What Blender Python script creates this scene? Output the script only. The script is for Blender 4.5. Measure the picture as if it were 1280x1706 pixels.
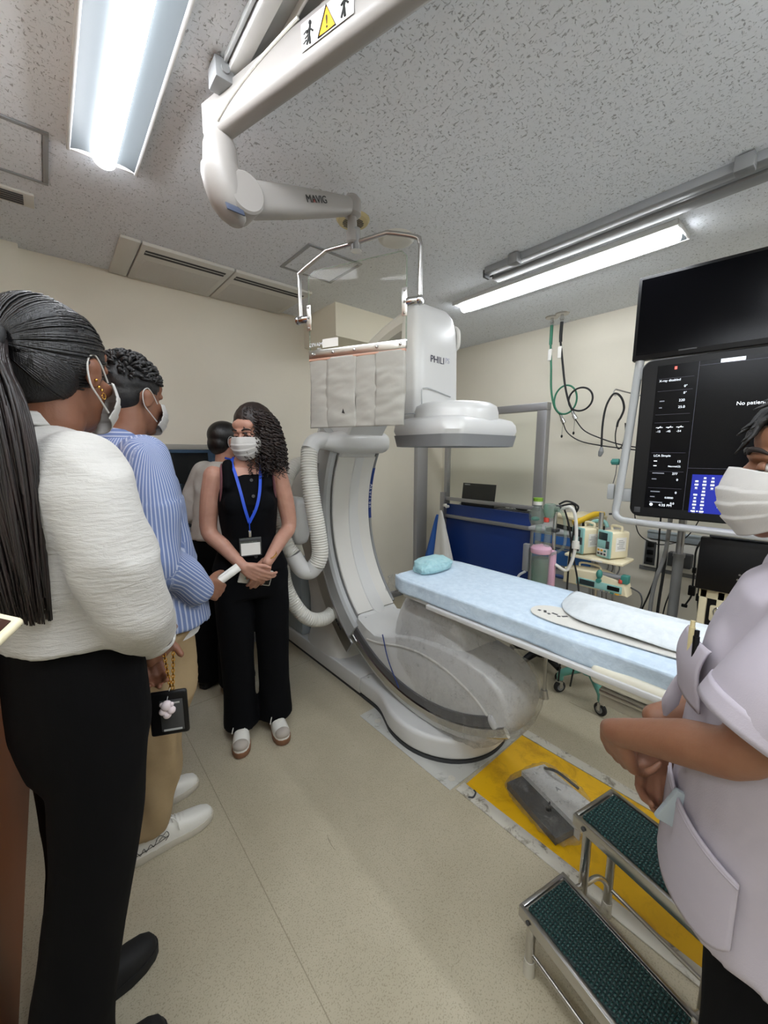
import bpy, bmesh, math, random
from mathutils import Vector, Matrix, noise as mnoise
from math import sin, cos, pi, radians

random.seed(7)
for _o in list(bpy.data.objects):
    bpy.data.objects.remove(_o)
scene = bpy.context.scene
COL = scene.collection

# ------------------------------------------------------------------ camera, world, exposure
cam_data = bpy.data.cameras.new('camera')
cam = bpy.data.objects.new('camera', cam_data)
COL.objects.link(cam)
cam_data.sensor_fit = 'HORIZONTAL'
cam_data.sensor_width = 36.0
cam_data.lens = 653.0 / 1280 * 36.0
cam_data.clip_start = 0.02
cam.location = (0, 0, 1.45)
cam.rotation_euler = (radians(90 - 8.6), 0, radians(-40.5))
scene.camera = cam

world = bpy.data.worlds.new('world')
scene.world = world
world.use_nodes = True
world.node_tree.nodes['Background'].inputs[0].default_value = (0.8, 0.85, 0.9, 1)
world.node_tree.nodes['Background'].inputs[1].default_value = 0.05
scene.view_settings.view_transform = 'Standard'
scene.view_settings.look = 'None'
scene.view_settings.gamma = 1.0
scene.view_settings.use_curve_mapping = False
scene.view_settings.exposure = 1.28
LAMP = 14.0          # strength of the fluorescent bars

# ------------------------------------------------------------------ helpers
def V(*a):
    return Vector(a[0]) if len(a) == 1 else Vector(a)

def catmull(pts, sub=6, closed=False):
    P = [Vector(p) for p in pts]
    n = len(P)
    out = []
    segs = n if closed else n - 1
    for i in range(segs):
        if closed:
            p0, p1, p2, p3 = P[(i - 1) % n], P[i], P[(i + 1) % n], P[(i + 2) % n]
        else:
            p1, p2 = P[i], P[i + 1]
            p0 = P[i - 1] if i > 0 else p1 * 2 - p2
            p3 = P[i + 2] if i + 2 < n else p2 * 2 - p1
        for k in range(sub):
            t = k / sub
            out.append(0.5 * ((2 * p1) + (p2 - p0) * t + (2 * p0 - 5 * p1 + 4 * p2 - p3) * t * t
                              + (3 * p1 - p0 - 3 * p2 + p3) * t * t * t))
    if not closed:
        out.append(P[-1].copy())
    return out

def lerp_list(vals, m):
    """resample list of floats to m entries"""
    n = len(vals)
    r = []
    for i in range(m):
        t = i * (n - 1) / (m - 1) if m > 1 else 0
        k = min(int(t), n - 2) if n > 1 else 0
        f = t - k
        r.append(vals[k] * (1 - f) + vals[k + 1] * f if n > 1 else vals[0])
    return r

class MB:
    """collects shapes into one mesh"""
    def __init__(self):
        self.bm = bmesh.new()
        self.mi = 0

    def _tag(self, faces):
        for f in faces:
            f.material_index = self.mi

    def face(self, pts):
        vs = [self.bm.verts.new(p) for p in pts]
        f = self.bm.faces.new(vs)
        f.material_index = self.mi
        return f

    def box(self, c, s, bev=0.0, rot=None, seg=2):
        M = Matrix.Translation(Vector(c))
        if rot is not None:
            if not isinstance(rot, Matrix):
                from mathutils import Euler
                rot = Euler(rot).to_matrix()
            M = M @ rot.to_4x4()
        M = M @ Matrix.Diagonal((s[0], s[1], s[2], 1))
        tmp = bmesh.new()
        bmesh.ops.create_cube(tmp, size=1.0, matrix=M)
        if bev > 0:
            bmesh.ops.bevel(tmp, geom=list(tmp.edges), offset=min(bev, 0.49 * min(s)), segments=seg,
                            profile=0.5, affect='EDGES')
        self.merge(tmp)
        return self

    def box2(self, lo, hi, bev=0.0, seg=2):
        c = [(a + b) / 2 for a, b in zip(lo, hi)]
        s = [abs(b - a) for a, b in zip(lo, hi)]
        return self.box(c, s, bev, None, seg)

    def merge(self, tmp):
        idx = {}
        for v in tmp.verts:
            idx[v] = self.bm.verts.new(v.co)
        for f in tmp.faces:
            try:
                nf = self.bm.faces.new([idx[v] for v in f.verts])
                nf.material_index = self.mi
            except ValueError:
                pass
        tmp.free()

    def addmesh(self, me, M=None):
        M = M or Matrix.Identity(4)
        vs = [self.bm.verts.new(M @ v.co) for v in me.vertices]
        for p in me.polygons:
            try:
                nf = self.bm.faces.new([vs[i] for i in p.vertices])
                nf.material_index = self.mi
            except ValueError:
                pass

    def loft(self, rings, cap=True, closed_u=True):
        R = [[self.bm.verts.new(p) for p in r] for r in rings]
        n = len(R[0])
        for a, b in zip(R[:-1], R[1:]):
            for i in range(n if closed_u else n - 1):
                j = (i + 1) % n
                try:
                    f = self.bm.faces.new((a[i], a[j], b[j], b[i]))
                    f.material_index = self.mi
                except ValueError:
                    pass
        if cap and closed_u:
            for r in (list(reversed(R[0])), R[-1]):
                try:
                    f = self.bm.faces.new(r)
                    f.material_index = self.mi
                except ValueError:
                    pass
        return self

    def tube(self, pts, r, n=10, sub=0, closed=False, caps='flat', squash=None):
        P = catmull(pts, sub, closed) if sub else [Vector(p) for p in pts]
        rad = lerp_list(r, len(P)) if isinstance(r, (list, tuple)) else [r] * len(P)
        m = len(P)
        tang = []
        for i in range(m):
            if closed:
                t = P[(i + 1) % m] - P[(i - 1) % m]
            else:
                t = P[min(i + 1, m - 1)] - P[max(i - 1, 0)]
            if t.length < 1e-9:
                t = Vector((0, 0, 1))
            tang.append(t.normalized())
        up = Vector((0, 0, 1)) if abs(tang[0].z) < 0.9 else Vector((0, 1, 0))
        nrm = (up - tang[0] * up.dot(tang[0])).normalized()
        rings = []
        for i in range(m):
            t = tang[i]
            nrm = (nrm - t * nrm.dot(t))
            nrm = nrm.normalized() if nrm.length > 1e-6 else t.orthogonal().normalized()
            b = t.cross(nrm)
            ring = []
            for k in range(n):
                a = 2 * pi * k / n
                ring.append(P[i] + nrm * cos(a) * rad[i] + b * sin(a) * rad[i] * (squash or 1))
            rings.append((ring, t, nrm, b, rad[i]))
        R = [x[0] for x in rings]
        if caps == 'round' and not closed:
            pre, post = [], []
            for q in (0.92, 0.7, 0.38):
                ln = math.sqrt(1 - q * q)
                pre.append([P[0] + (p - P[0]) * q - tang[0] * rad[0] * ln for p in R[0]])
                post.append([P[-1] + (p - P[-1]) * q + tang[-1] * rad[-1] * ln for p in R[-1]])
            R = list(reversed(pre)) + R + post
        if closed:
            R = R + [R[0]]
            self.loft(R, cap=False)
            bmesh.ops.remove_doubles(self.bm, verts=list(self.bm.verts), dist=1e-7)
        else:
            self.loft(R)
        return self

    def cyl(self, p0, p1, r0, r1=None, n=24, bev=0.0):
        r1 = r0 if r1 is None else r1
        p0, p1 = Vector(p0), Vector(p1)
        if bev:
            d = (p1 - p0).normalized()
            self.tube([p0, p0 + d * bev * 0.3, p0 + d * bev, p1 - d * bev, p1 - d * bev * 0.3, p1],
                      1.0, n) if False else self._cylb(p0, p1, r0, r1, n, bev)
        else:
            self.tube([p0, p1], [r0, r1], n)
        return self

    def _cylb(self, p0, p1, r0, r1, n, b):
        d = (p1 - p0).normalized()
        u = d.orthogonal().normalized()
        w = d.cross(u)
        prof = [(0, r0 - b), (b * 0.3, r0 - b * 0.3), (b, r0)]
        L = (p1 - p0).length
        prof += [(L - b, r1), (L - b * 0.3, r1 - b * 0.3), (L, r1 - b)]
        rings = [[p0 + d * z + (u * cos(2 * pi * k / n) + w * sin(2 * pi * k / n)) * r for k in range(n)]
                 for z, r in prof]
        self.loft(rings)

    def lathe(self, prof, c, n=32, axis=(0, 0, 1), sx=1.0, sy=1.0):
        d = Vector(axis).normalized()
        u = Vector((1, 0, 0)) if abs(d.x) < 0.9 else Vector((0, 1, 0))
        u = (u - d * u.dot(d)).normalized()
        w = d.cross(u)
        c = Vector(c)
        rings = [[c + d * z + (u * cos(2 * pi * k / n) * sx + w * sin(2 * pi * k / n) * sy) * max(r, 1e-4)
                  for k in range(n)] for r, z in prof]
        self.loft(rings)
        return self

    def prism(self, poly, axis, lo, hi, bev=0.0, seg=2):
        """poly: 2-D outline; axis 'x': (y,z), 'y': (x,z), 'z': (x,y)"""
        def mk(p, t):
            return {'x': (t, p[0], p[1]), 'y': (p[0], t, p[1]), 'z': (p[0], p[1], t)}[axis]
        tmp = bmesh.new()
        a = [tmp.verts.new(mk(p, lo)) for p in poly]
        b = [tmp.verts.new(mk(p, hi)) for p in poly]
        n = len(poly)
        fa = tmp.faces.new(list(reversed(a)))
        fb = tmp.faces.new(b)
        for i in range(n):
            j = (i + 1) % n
            tmp.faces.new((a[i], a[j], b[j], b[i]))
        bmesh.ops.recalc_face_normals(tmp, faces=list(tmp.faces))
        if bev > 0:
            e = list({ed for f in (fa, fb) for ed in f.edges})
            bmesh.ops.bevel(tmp, geom=e, offset=bev, segments=seg, profile=0.5, affect='EDGES')
        self.merge(tmp)
        return self

    def ell(self, c, r, rot=None, nu=20, nv=12):
        c = Vector(c)
        M = Matrix.Identity(3)
        if rot is not None:
            if isinstance(rot, Matrix):
                M = rot
            else:
                from mathutils import Euler
                M = Euler(rot).to_matrix()
        rings = []
        for j in range(nv + 1):
            ph = -pi / 2 + pi * j / nv
            q = max(cos(ph), 0.002)
            rings.append([c + M @ Vector((r[0] * q * cos(2 * pi * i / nu), r[1] * q * sin(2 * pi * i / nu),
                                          r[2] * sin(ph))) for i in range(nu)])
        self.loft(rings)
        return self

    def grid(self, fn, nu, nv, closed_u=False):
        """fn(u,v) in 0..1 -> point; open sheet"""
        R = [[self.bm.verts.new(fn(i / (nu if closed_u else nu - 1), j / (nv - 1))) for i in range(nu)]
             for j in range(nv)]
        for a, b in zip(R[:-1], R[1:]):
            for i in range(nu if closed_u else nu - 1):
                k = (i + 1) % nu
                f = self.bm.faces.new((a[i], a[k], b[k], b[i]))
                f.material_index = self.mi
        return self

    def text(self, s, origin, right, up, size, depth=0.0008, align='LEFT'):
        cu = bpy.data.curves.new('t', 'FONT')
        cu.body = s
        cu.size = size
        cu.align_x = align
        cu.extrude = depth / 2
        ob = bpy.data.objects.new('t', cu)
        COL.objects.link(ob)
        dg = bpy.context.evaluated_depsgraph_get()
        me = bpy.data.meshes.new_from_object(ob.evaluated_get(dg))
        r = Vector(right).normalized()
        u = Vector(up)
        u = (u - r * u.dot(r)).normalized()
        n = r.cross(u)
        M = Matrix((r, u, n)).transposed().to_4x4()
        M.translation = Vector(origin)
        self.addmesh(me, M)
        bpy.data.objects.remove(ob)
        bpy.data.curves.remove(cu)
        bpy.data.meshes.remove(me)
        return self

    def build(self, name, mat, parent=None, smooth=True, angle=40, thick=0.0, subd=0, recalc=True):
        if recalc:
            bmesh.ops.recalc_face_normals(self.bm, faces=list(self.bm.faces))
        me = bpy.data.meshes.new(name)
        self.bm.to_mesh(me)
        self.bm.free()
        return finish(name, me, mat, parent, smooth, angle, thick, subd)

def world_m(o):
    M = Matrix.LocRotScale(o.location, o.rotation_euler, o.scale)
    return world_m(o.parent) @ M if o.parent else M

def finish(name, me, mat, parent=None, smooth=True, angle=40, thick=0.0, subd=0):
    """link a mesh given in room coordinates as one object; origin at its own base when it stands alone"""
    mats = mat if isinstance(mat, (list, tuple)) else [mat]
    for m in mats:
        me.materials.append(m)
    o = bpy.data.objects.new(name, me)
    COL.objects.link(o)
    if parent is not None:
        o.parent = parent
        me.transform(world_m(parent).inverted())
    else:
        xs = [v.co for v in me.vertices]
        if xs:
            lo = Vector((min(v.x for v in xs), min(v.y for v in xs), min(v.z for v in xs)))
            hi = Vector((max(v.x for v in xs), max(v.y for v in xs), max(v.z for v in xs)))
            b = Vector(((lo.x + hi.x) / 2, (lo.y + hi.y) / 2, lo.z))
            me.transform(Matrix.Translation(-b))
            o.location = b
    if smooth:
        for p in me.polygons:
            p.use_smooth = True
        me.set_sharp_from_angle(angle=radians(angle))
    if subd:
        md = o.modifiers.new('subd', 'SUBSURF')
        md.levels = md.render_levels = subd
    if thick:
        md = o.modifiers.new('thick', 'SOLIDIFY')
        md.thickness = thick
        md.offset = 0
    return o

def tag(o, label, cat, group=None, kind=None):
    o['label'] = label
    o['category'] = cat
    if group:
        o['group'] = group
    if kind:
        o['kind'] = kind
    return o

def thing(name, label, cat, loc=(0, 0, 0), rotz=0.0, group=None):
    o = bpy.data.objects.new(name, None)
    COL.objects.link(o)
    o.empty_display_size = 0.05
    o.location = loc
    o.rotation_euler = (0, 0, rotz)
    return tag(o, label, cat, group)

def struct(o, label=None):
    o['kind'] = 'structure'
    if label:
        o['label'] = label
    return o

# ------------------------------------------------------------------ materials
def srgb(r, g, b):
    def f(c):
        c /= 255.0
        return c / 12.92 if c <= 0.04045 else ((c + 0.055) / 1.055) ** 2.4
    return (f(r), f(g), f(b), 1.0)

class NT:
    def __init__(self, name):
        self.m = bpy.data.materials.new(name)
        self.m.use_nodes = True
        self.t = self.m.node_tree
        self.b = self.t.nodes['Principled BSDF']
        self.out = self.t.nodes['Material Output']

    def n(self, typ, **kw):
        nd = self.t.nodes.new(typ)
        for k, v in kw.items():
            if k.startswith('_'):
                setattr(nd, k[1:], v)
            else:
                nd.inputs[k].default_value = v
        return nd

    def l(self, a, b):
        self.t.links.new(a, b)

    def coord(self, scale=(1, 1, 1), rot=(0, 0, 0), src='Object'):
        tc = self.n('ShaderNodeTexCoord')
        mp = self.n('ShaderNodeMapping')
        mp.inputs['Scale'].default_value = scale
        mp.inputs['Rotation'].default_value = rot
        self.l(tc.outputs[src], mp.inputs['Vector'])
        return mp.outputs['Vector']

    def ramp(self, fac, stops):
        r = self.n('ShaderNodeValToRGB')
        e = r.color_ramp.elements
        while len(e) < len(stops):
            e.new(0.5)
        for el, (p, c) in zip(e, stops):
            el.position = p
            el.color = c
        self.l(fac, r.inputs['Fac'])
        return r.outputs['Color']

    def bump(self, height, strength=0.2, dist=0.01, prev=None):
        b = self.n('ShaderNodeBump', Strength=strength, Distance=dist)
        self.l(height, b.inputs['Height'])
        if prev is not None:
            self.l(prev, b.inputs['Normal'])
        return b.outputs['Normal']

def pm(name, col, rough=0.5, metal=0.0, bump=0.0, bscale=80.0, bstretch=(1, 1, 1), var=0.0, vscale=6.0,
       coat=0.0, emit=None, estr=0.0, sheen=0.0, sss=0.0, spec=None):
    k = NT(name)
    c = srgb(*col)
    b = k.b
    b.inputs['Base Color'].default_value = c
    b.inputs['Roughness'].default_value = rough
    b.inputs['Metallic'].default_value = metal
    if coat:
        b.inputs['Coat Weight'].default_value = coat
        b.inputs['Coat Roughness'].default_value = 0.1
    if sheen:
        b.inputs['Sheen Weight'].default_value = sheen
    if spec is not None:
        b.inputs['Specular IOR Level'].default_value = spec
    if sss:
        b.inputs['Subsurface Weight'].default_value = sss
        b.inputs['Subsurface Radius'].default_value = (0.012, 0.004, 0.002)
        b.inputs['Subsurface Scale'].default_value = 0.5
    if emit:
        b.inputs['Emission Color'].default_value = srgb(*emit)
        b.inputs['Emission Strength'].default_value = estr
    if var:
        nz = k.n('ShaderNodeTexNoise', Scale=vscale, Detail=5.0, Roughness=0.6)
        k.l(k.coord(), nz.inputs['Vector'])
        d = tuple(max(0, x * (1 - var)) for x in c[:3]) + (1,)
        e = tuple(min(1, x * (1 + var)) for x in c[:3]) + (1,)
        k.l(k.ramp(nz.outputs['Fac'], [(0.3, d), (0.7, e)]), b.inputs['Base Color'])
    if bump:
        nz = k.n('ShaderNodeTexNoise', Scale=bscale, Detail=4.0, Roughness=0.6)
        k.l(k.coord(bstretch), nz.inputs['Vector'])
        k.l(k.bump(nz.outputs['Fac'], bump, 0.01), b.inputs['Normal'])
    return k.m

M = {}
M['wall'] = pm('cream_wall_vinyl', (230, 224, 208), 0.75, bump=0.06, bscale=150, var=0.02, vscale=3)
M['white_plastic'] = pm('white_enamel', (208, 208, 206), 0.32, var=0.015, vscale=3, coat=0.1)
M['warm_white'] = pm('warm_white_enamel', (212, 210, 204), 0.38)
M['arm_white'] = pm('arm_enamel', (150, 146, 142), 0.4)
M['reflector'] = pm('reflector_enamel', (80, 85, 88), 0.5)
M['off_white'] = pm('off_white_plastic', (212, 210, 202), 0.45)
M['grey_plastic'] = pm('grey_plastic', (128, 129, 130), 0.45)
M['light_grey'] = pm('light_grey_paint', (176, 178, 178), 0.45)
M['blue_grey'] = pm('blue_grey_paint', (160, 170, 176), 0.5)
M['dark_grey'] = pm('dark_grey_plastic', (60, 61, 63), 0.5)
M['black'] = pm('black_plastic', (9, 9, 11), 0.42, spec=0.3)
M['rubber'] = pm('black_rubber', (22, 22, 23), 0.7)
M['gasket'] = pm('grey_gasket', (52, 53, 55), 0.7)
M['chrome'] = pm('chrome', (205, 205, 205), 0.16, 1.0)
M['steel'] = pm('brushed_steel', (190, 188, 184), 0.28, 1.0, bump=0.03, bscale=120, bstretch=(1, 12, 1))
M['alu'] = pm('satin_aluminium', (164, 164, 166), 0.42, 0.85)
M['alu_paint'] = pm('aluminium_paint', (168, 168, 170), 0.45, 0.3)
M['ceil_metal'] = pm('grey_rail_paint', (150, 152, 154), 0.45, 0.2)
M['beige_old'] = pm('yellowed_plastic', (198, 184, 140), 0.55)
M['cream_plastic'] = pm('cream_plastic', (222, 212, 180), 0.5)
M['blue_panel'] = pm('navy_panel', (14, 48, 112), 0.45, var=0.04, vscale=5)
M['blue_label'] = pm('blue_label', (24, 52, 118), 0.45)
M['blue_cart'] = pm('blue_drawer', (44, 96, 160), 0.45)
M['ink'] = pm('dark_ink', (36, 34, 60), 0.5)
M['ink_black'] = pm('black_ink', (28, 28, 28), 0.6)
M['ink_red'] = pm('red_ink', (150, 60, 50), 0.6)
M['faded_ink'] = pm('faded_ink', (186, 186, 200), 0.5)
M['white_ink'] = pm('white_ink', (225, 228, 235), 0.5)
M['amber'] = pm('amber_sticker', (214, 160, 40), 0.5)
M['label_white'] = pm('white_sticker', (226, 224, 218), 0.5)
M['teal'] = pm('teal_enamel', (92, 152, 138), 0.4)
M['teal_dark'] = pm('teal_plastic', (58, 128, 118), 0.45)
M['teal_panel'] = pm('pale_teal_panel', (140, 188, 182), 0.5)
M['green_hose'] = pm('green_hose_rubber', (38, 112, 84), 0.5)
M['yellow_cloth'] = pm('yellow_rubber', (230, 190, 40), 0.55)
M['pink'] = pm('pink_plastic', (214, 168, 188), 0.45)
M['red'] = pm('red_plastic', (200, 70, 55), 0.5)
M['lcd'] = pm('dark_display', (44, 56, 58), 0.2)
M['cloth_blue'] = pm('blue_nonwoven', (52, 104, 190), 0.85, bump=0.2, bscale=60)
M['cloth_white'] = pm('white_nonwoven', (224, 222, 216), 0.85, bump=0.2, bscale=60)
M['paper_blue'] = pm('turquoise_paper', (30, 134, 168), 0.6)
M['vinyl_curtain'] = pm('grey_lead_vinyl', (162, 160, 152), 0.38, bump=0.06, bscale=70)
M['copper_strip'] = pm('pinkish_edge_strip', (196, 152, 130), 0.4)
M['mattress'] = pm('cream_mattress', (224, 220, 202), 0.5)
M['door'] = pm('rust_brown_door', (150, 84, 44), 0.5, var=0.06, vscale=2.0)
M['window_frame'] = pm('window_frame_grey', (168, 166, 158), 0.5)

def emission(name, col, s):
    k = NT(name)
    k.b.inputs['Base Color'].default_value = srgb(*col)
    k.b.inputs['Emission Color'].default_value = srgb(*col)
    k.b.inputs['Emission Strength'].default_value = s
    k.b.inputs['Roughness'].default_value = 0.4
    return k.m
M['lamp'] = emission('lit_diffuser', (246, 250, 255), LAMP)
M['lamp_fill'] = emission('fill_diffuser', (243, 248, 255), LAMP * 1.7)  # stronger than the visible bars, only for the added fill lights
M['screen_white'] = emission('lit_white_pixels', (225, 232, 240), 0.5)
M['screen_grey'] = emission('lit_grey_pixels', (120, 124, 134), 0.22)
M['screen_line'] = emission('lit_dim_lines', (70, 70, 84), 0.14)
M['screen_red'] = emission('lit_red_pixels', (220, 90, 80), 0.7)

def screen_black(name, col, e):
    k = NT(name)
    k.b.inputs['Base Color'].default_value = srgb(3, 3, 5)
    k.b.inputs['Roughness'].default_value = 0.2
    k.b.inputs['Specular IOR Level'].default_value = 0.12
    k.b.inputs['Emission Color'].default_value = srgb(*col)
    k.b.inputs['Emission Strength'].default_value = e
    return k.m
M['screen_off'] = screen_black('dark_screen_glass', (8, 9, 14), 0.06)
M['screen_on'] = screen_black('lit_dark_screen', (13, 14, 18), 0.16)

def desktop_mat():
    k = NT('lit_blue_desktop')
    v = k.coord((1, 1, 1), src='Generated')
    sx = k.n('ShaderNodeSeparateXYZ')
    k.l(v, sx.inputs[0])
    nz = k.n('ShaderNodeTexNoise', Scale=2.2, Detail=2.0)
    k.l(v, nz.inputs['Vector'])
    ad = k.n('ShaderNodeMath', _operation='MULTIPLY_ADD')
    ad.inputs[1].default_value = -0.95
    k.l(sx.outputs['Y'], ad.inputs[0])
    k.l(nz.outputs['Fac'], ad.inputs[2])
    c = k.ramp(ad.outputs[0], [(-0.0, srgb(8, 30, 150)), (0.12, srgb(14, 60, 215)), (0.24, srgb(60, 140, 255)), (0.42, srgb(12, 50, 200)), (0.7, srgb(6, 22, 120))])
    k.b.inputs['Base Color'].default_value = (0, 0, 0, 1)
    k.l(c, k.b.inputs['Emission Color'])
    k.b.inputs['Emission Strength'].default_value = 0.55
    return k.m
M['desktop'] = desktop_mat()

def ceiling_mat():
    k = NT('fissured_ceiling_tile')
    v1 = k.coord((150, 66, 1), (0, 0, radians(28)))
    v2 = k.coord((70, 160, 1), (0, 0, radians(-14)))
    facs = []
    for v, th in ((v1, 0.315), (v2, 0.305)):
        nz = k.n('ShaderNodeTexNoise', Scale=1.0, Detail=2.5, Roughness=0.55, Distortion=0.8)
        k.l(v, nz.inputs['Vector'])
        g = k.ramp(nz.outputs['Fac'], [(th, (0, 0, 0, 1)), (th + 0.07, (1, 1, 1, 1))])
        facs.append(g)
    mul = k.n('ShaderNodeMix', _data_type='RGBA', _blend_type='MULTIPLY')
    mul.inputs[0].default_value = 1.0
    k.l(facs[0], mul.inputs[6])
    k.l(facs[1], mul.inputs[7])
    col = k.ramp(mul.outputs[2], [(0.0, srgb(176, 179, 183)), (1.0, srgb(232, 236, 242))])
    k.l(col, k.b.inputs['Base Color'])
    k.b.inputs['Roughness'].default_value = 0.9
    fine = k.n('ShaderNodeTexNoise', Scale=160.0, Detail=2.0)
    k.l(k.coord(), fine.inputs['Vector'])
    nb = k.bump(fine.outputs['Fac'], 0.15, 0.004)
    k.l(k.bump(mul.outputs[2], 0.6, 0.006, nb), k.b.inputs['Normal'])
    return k.m
M['ceiling'] = ceiling_mat()

def floor_mat():
    k = NT('beige_sheet_vinyl')
    v = k.coord()
    a = k.n('ShaderNodeTexNoise', Scale=3.0, Detail=6.0, Roughness=0.65)
    k.l(v, a.inputs['Vector'])
    base = k.ramp(a.outputs['Fac'], [(0.3, srgb(172, 163, 140)), (0.7, srgb(186, 177, 154))])
    s = k.n('ShaderNodeTexNoise', Scale=240.0, Detail=1.0)
    k.l(v, s.inputs['Vector'])
    sp = k.ramp(s.outputs['Fac'], [(0.36, srgb(150, 140, 118)), (0.43, (1, 1, 1, 1))])
    m1 = k.n('ShaderNodeMix', _data_type='RGBA', _blend_type='MULTIPLY')
    m1.inputs[0].default_value = 0.35
    k.l(base, m1.inputs[6])
    k.l(sp, m1.inputs[7])
    d = k.n('ShaderNodeTexNoise', Scale=26.0, Detail=3.0, Roughness=0.7, Distortion=1.5)
    k.l(k.coord((1, 0.35, 1), (0, 0, 0.6)), d.inputs['Vector'])
    dr = k.ramp(d.outputs['Fac'], [(0.22, srgb(120, 110, 92)), (0.29, (1, 1, 1, 1))])
    m2 = k.n('ShaderNodeMix', _data_type='RGBA', _blend_type='MULTIPLY')
    m2.inputs[0].default_value = 0.7
    k.l(m1.outputs[2], m2.inputs[6])
    k.l(dr, m2.inputs[7])
    k.l(m2.outputs[2], k.b.inputs['Base Color'])
    rr = k.n('ShaderNodeTexNoise', Scale=9.0, Detail=3.0)
    k.l(v, rr.inputs['Vector'])
    mr = k.n('ShaderNodeMapRange')
    mr.inputs[3].default_value = 0.3
    mr.inputs[4].default_value = 0.5
    k.l(rr.outputs['Fac'], mr.inputs[0])
    k.l(mr.outputs[0], k.b.inputs['Roughness'])
    k.l(k.bump(s.outputs['Fac'], 0.03, 0.002), k.b.inputs['Normal'])
    return k.m
M['floor'] = floor_mat()
M['seam'] = pm('floor_seam', (150, 140, 118), 0.6)

def worn_mat(name, col, dirt, lo=0.3, hi=0.42, rough=0.5, sc=9.0):
    k = NT(name)
    n = k.n('ShaderNodeTexNoise', Scale=sc, Detail=6.0, Roughness=0.7, Distortion=0.6)
    k.l(k.coord(), n.inputs['Vector'])
    k.l(k.ramp(n.outputs['Fac'], [(lo, srgb(*dirt)), (hi, srgb(*col))]), k.b.inputs['Base Color'])
    k.b.inputs['Roughness'].default_value = rough
    return k.m
M['yellow_floor'] = worn_mat('yellow_vinyl_cover', (226, 176, 14), (184, 136, 10), 0.25, 0.5, 0.42)
M['grey_tape'] = worn_mat('dirty_grey_edging', (196, 192, 180), (120, 112, 98), 0.34, 0.46, 0.55, 16)
M['plate'] = worn_mat('painted_floor_plate', (186, 186, 180), (140, 138, 130), 0.3, 0.45, 0.5, 14)

def glass_mat(name, tint, alpha, rough=0.02, spec=0.5):
    """thin clear sheet: mostly transparent with a real reflection"""
    k = NT(name)
    tr = k.n('ShaderNodeBsdfTransparent')
    tr.inputs[0].default_value = srgb(*tint)
    gl = k.n('ShaderNodeBsdfGlossy')
    gl.inputs['Roughness'].default_value = rough
    df = k.n('ShaderNodeBsdfDiffuse')
    df.inputs[0].default_value = srgb(210, 210, 200)
    fr = k.n('ShaderNodeFresnel')
    fr.inputs['IOR'].default_value = 1.15
    m1 = k.n('ShaderNodeMixShader')
    m1.inputs[0].default_value = alpha
    k.l(tr.outputs[0], m1.inputs[1])
    k.l(df.outputs[0], m1.inputs[2])
    m2 = k.n('ShaderNodeMixShader')
    ge = k.n('ShaderNodeNewGeometry')
    fm = k.n('ShaderNodeMath', _operation='MULTIPLY_ADD')
    k.l(ge.outputs['Backfacing'], fm.inputs[0])
    fm.inputs[1].default_value = -1.0
    fm.inputs[2].default_value = 1.0
    fo = k.n('ShaderNodeMath', _operation='MULTIPLY')
    k.l(fm.outputs[0], fo.inputs[0])
    k.l(fr.outputs[0], fo.inputs[1])
    k.l(fo.outputs[0], m2.inputs[0])
    k.l(m1.outputs[0], m2.inputs[1])
    k.l(gl.outputs[0], m2.inputs[2])
    k.l(m2.outputs[0], k.out.inputs['Surface'])
    return k.m
M['acrylic'] = glass_mat('clear_lead_acrylic', (252, 251, 247), 0.025)
M['screen_glass'] = glass_mat('clear_partition_glass', (254, 255, 253), 0.02)
M['window_glass'] = glass_mat('dark_window_glass', (180, 192, 205), 0.03)
M['clear_plastic'] = glass_mat('clear_plastic', (226, 236, 232), 0.12, 0.08)
M['teal_clear'] = glass_mat('teal_clear_liner', (150, 210, 196), 0.25, 0.1)

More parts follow.
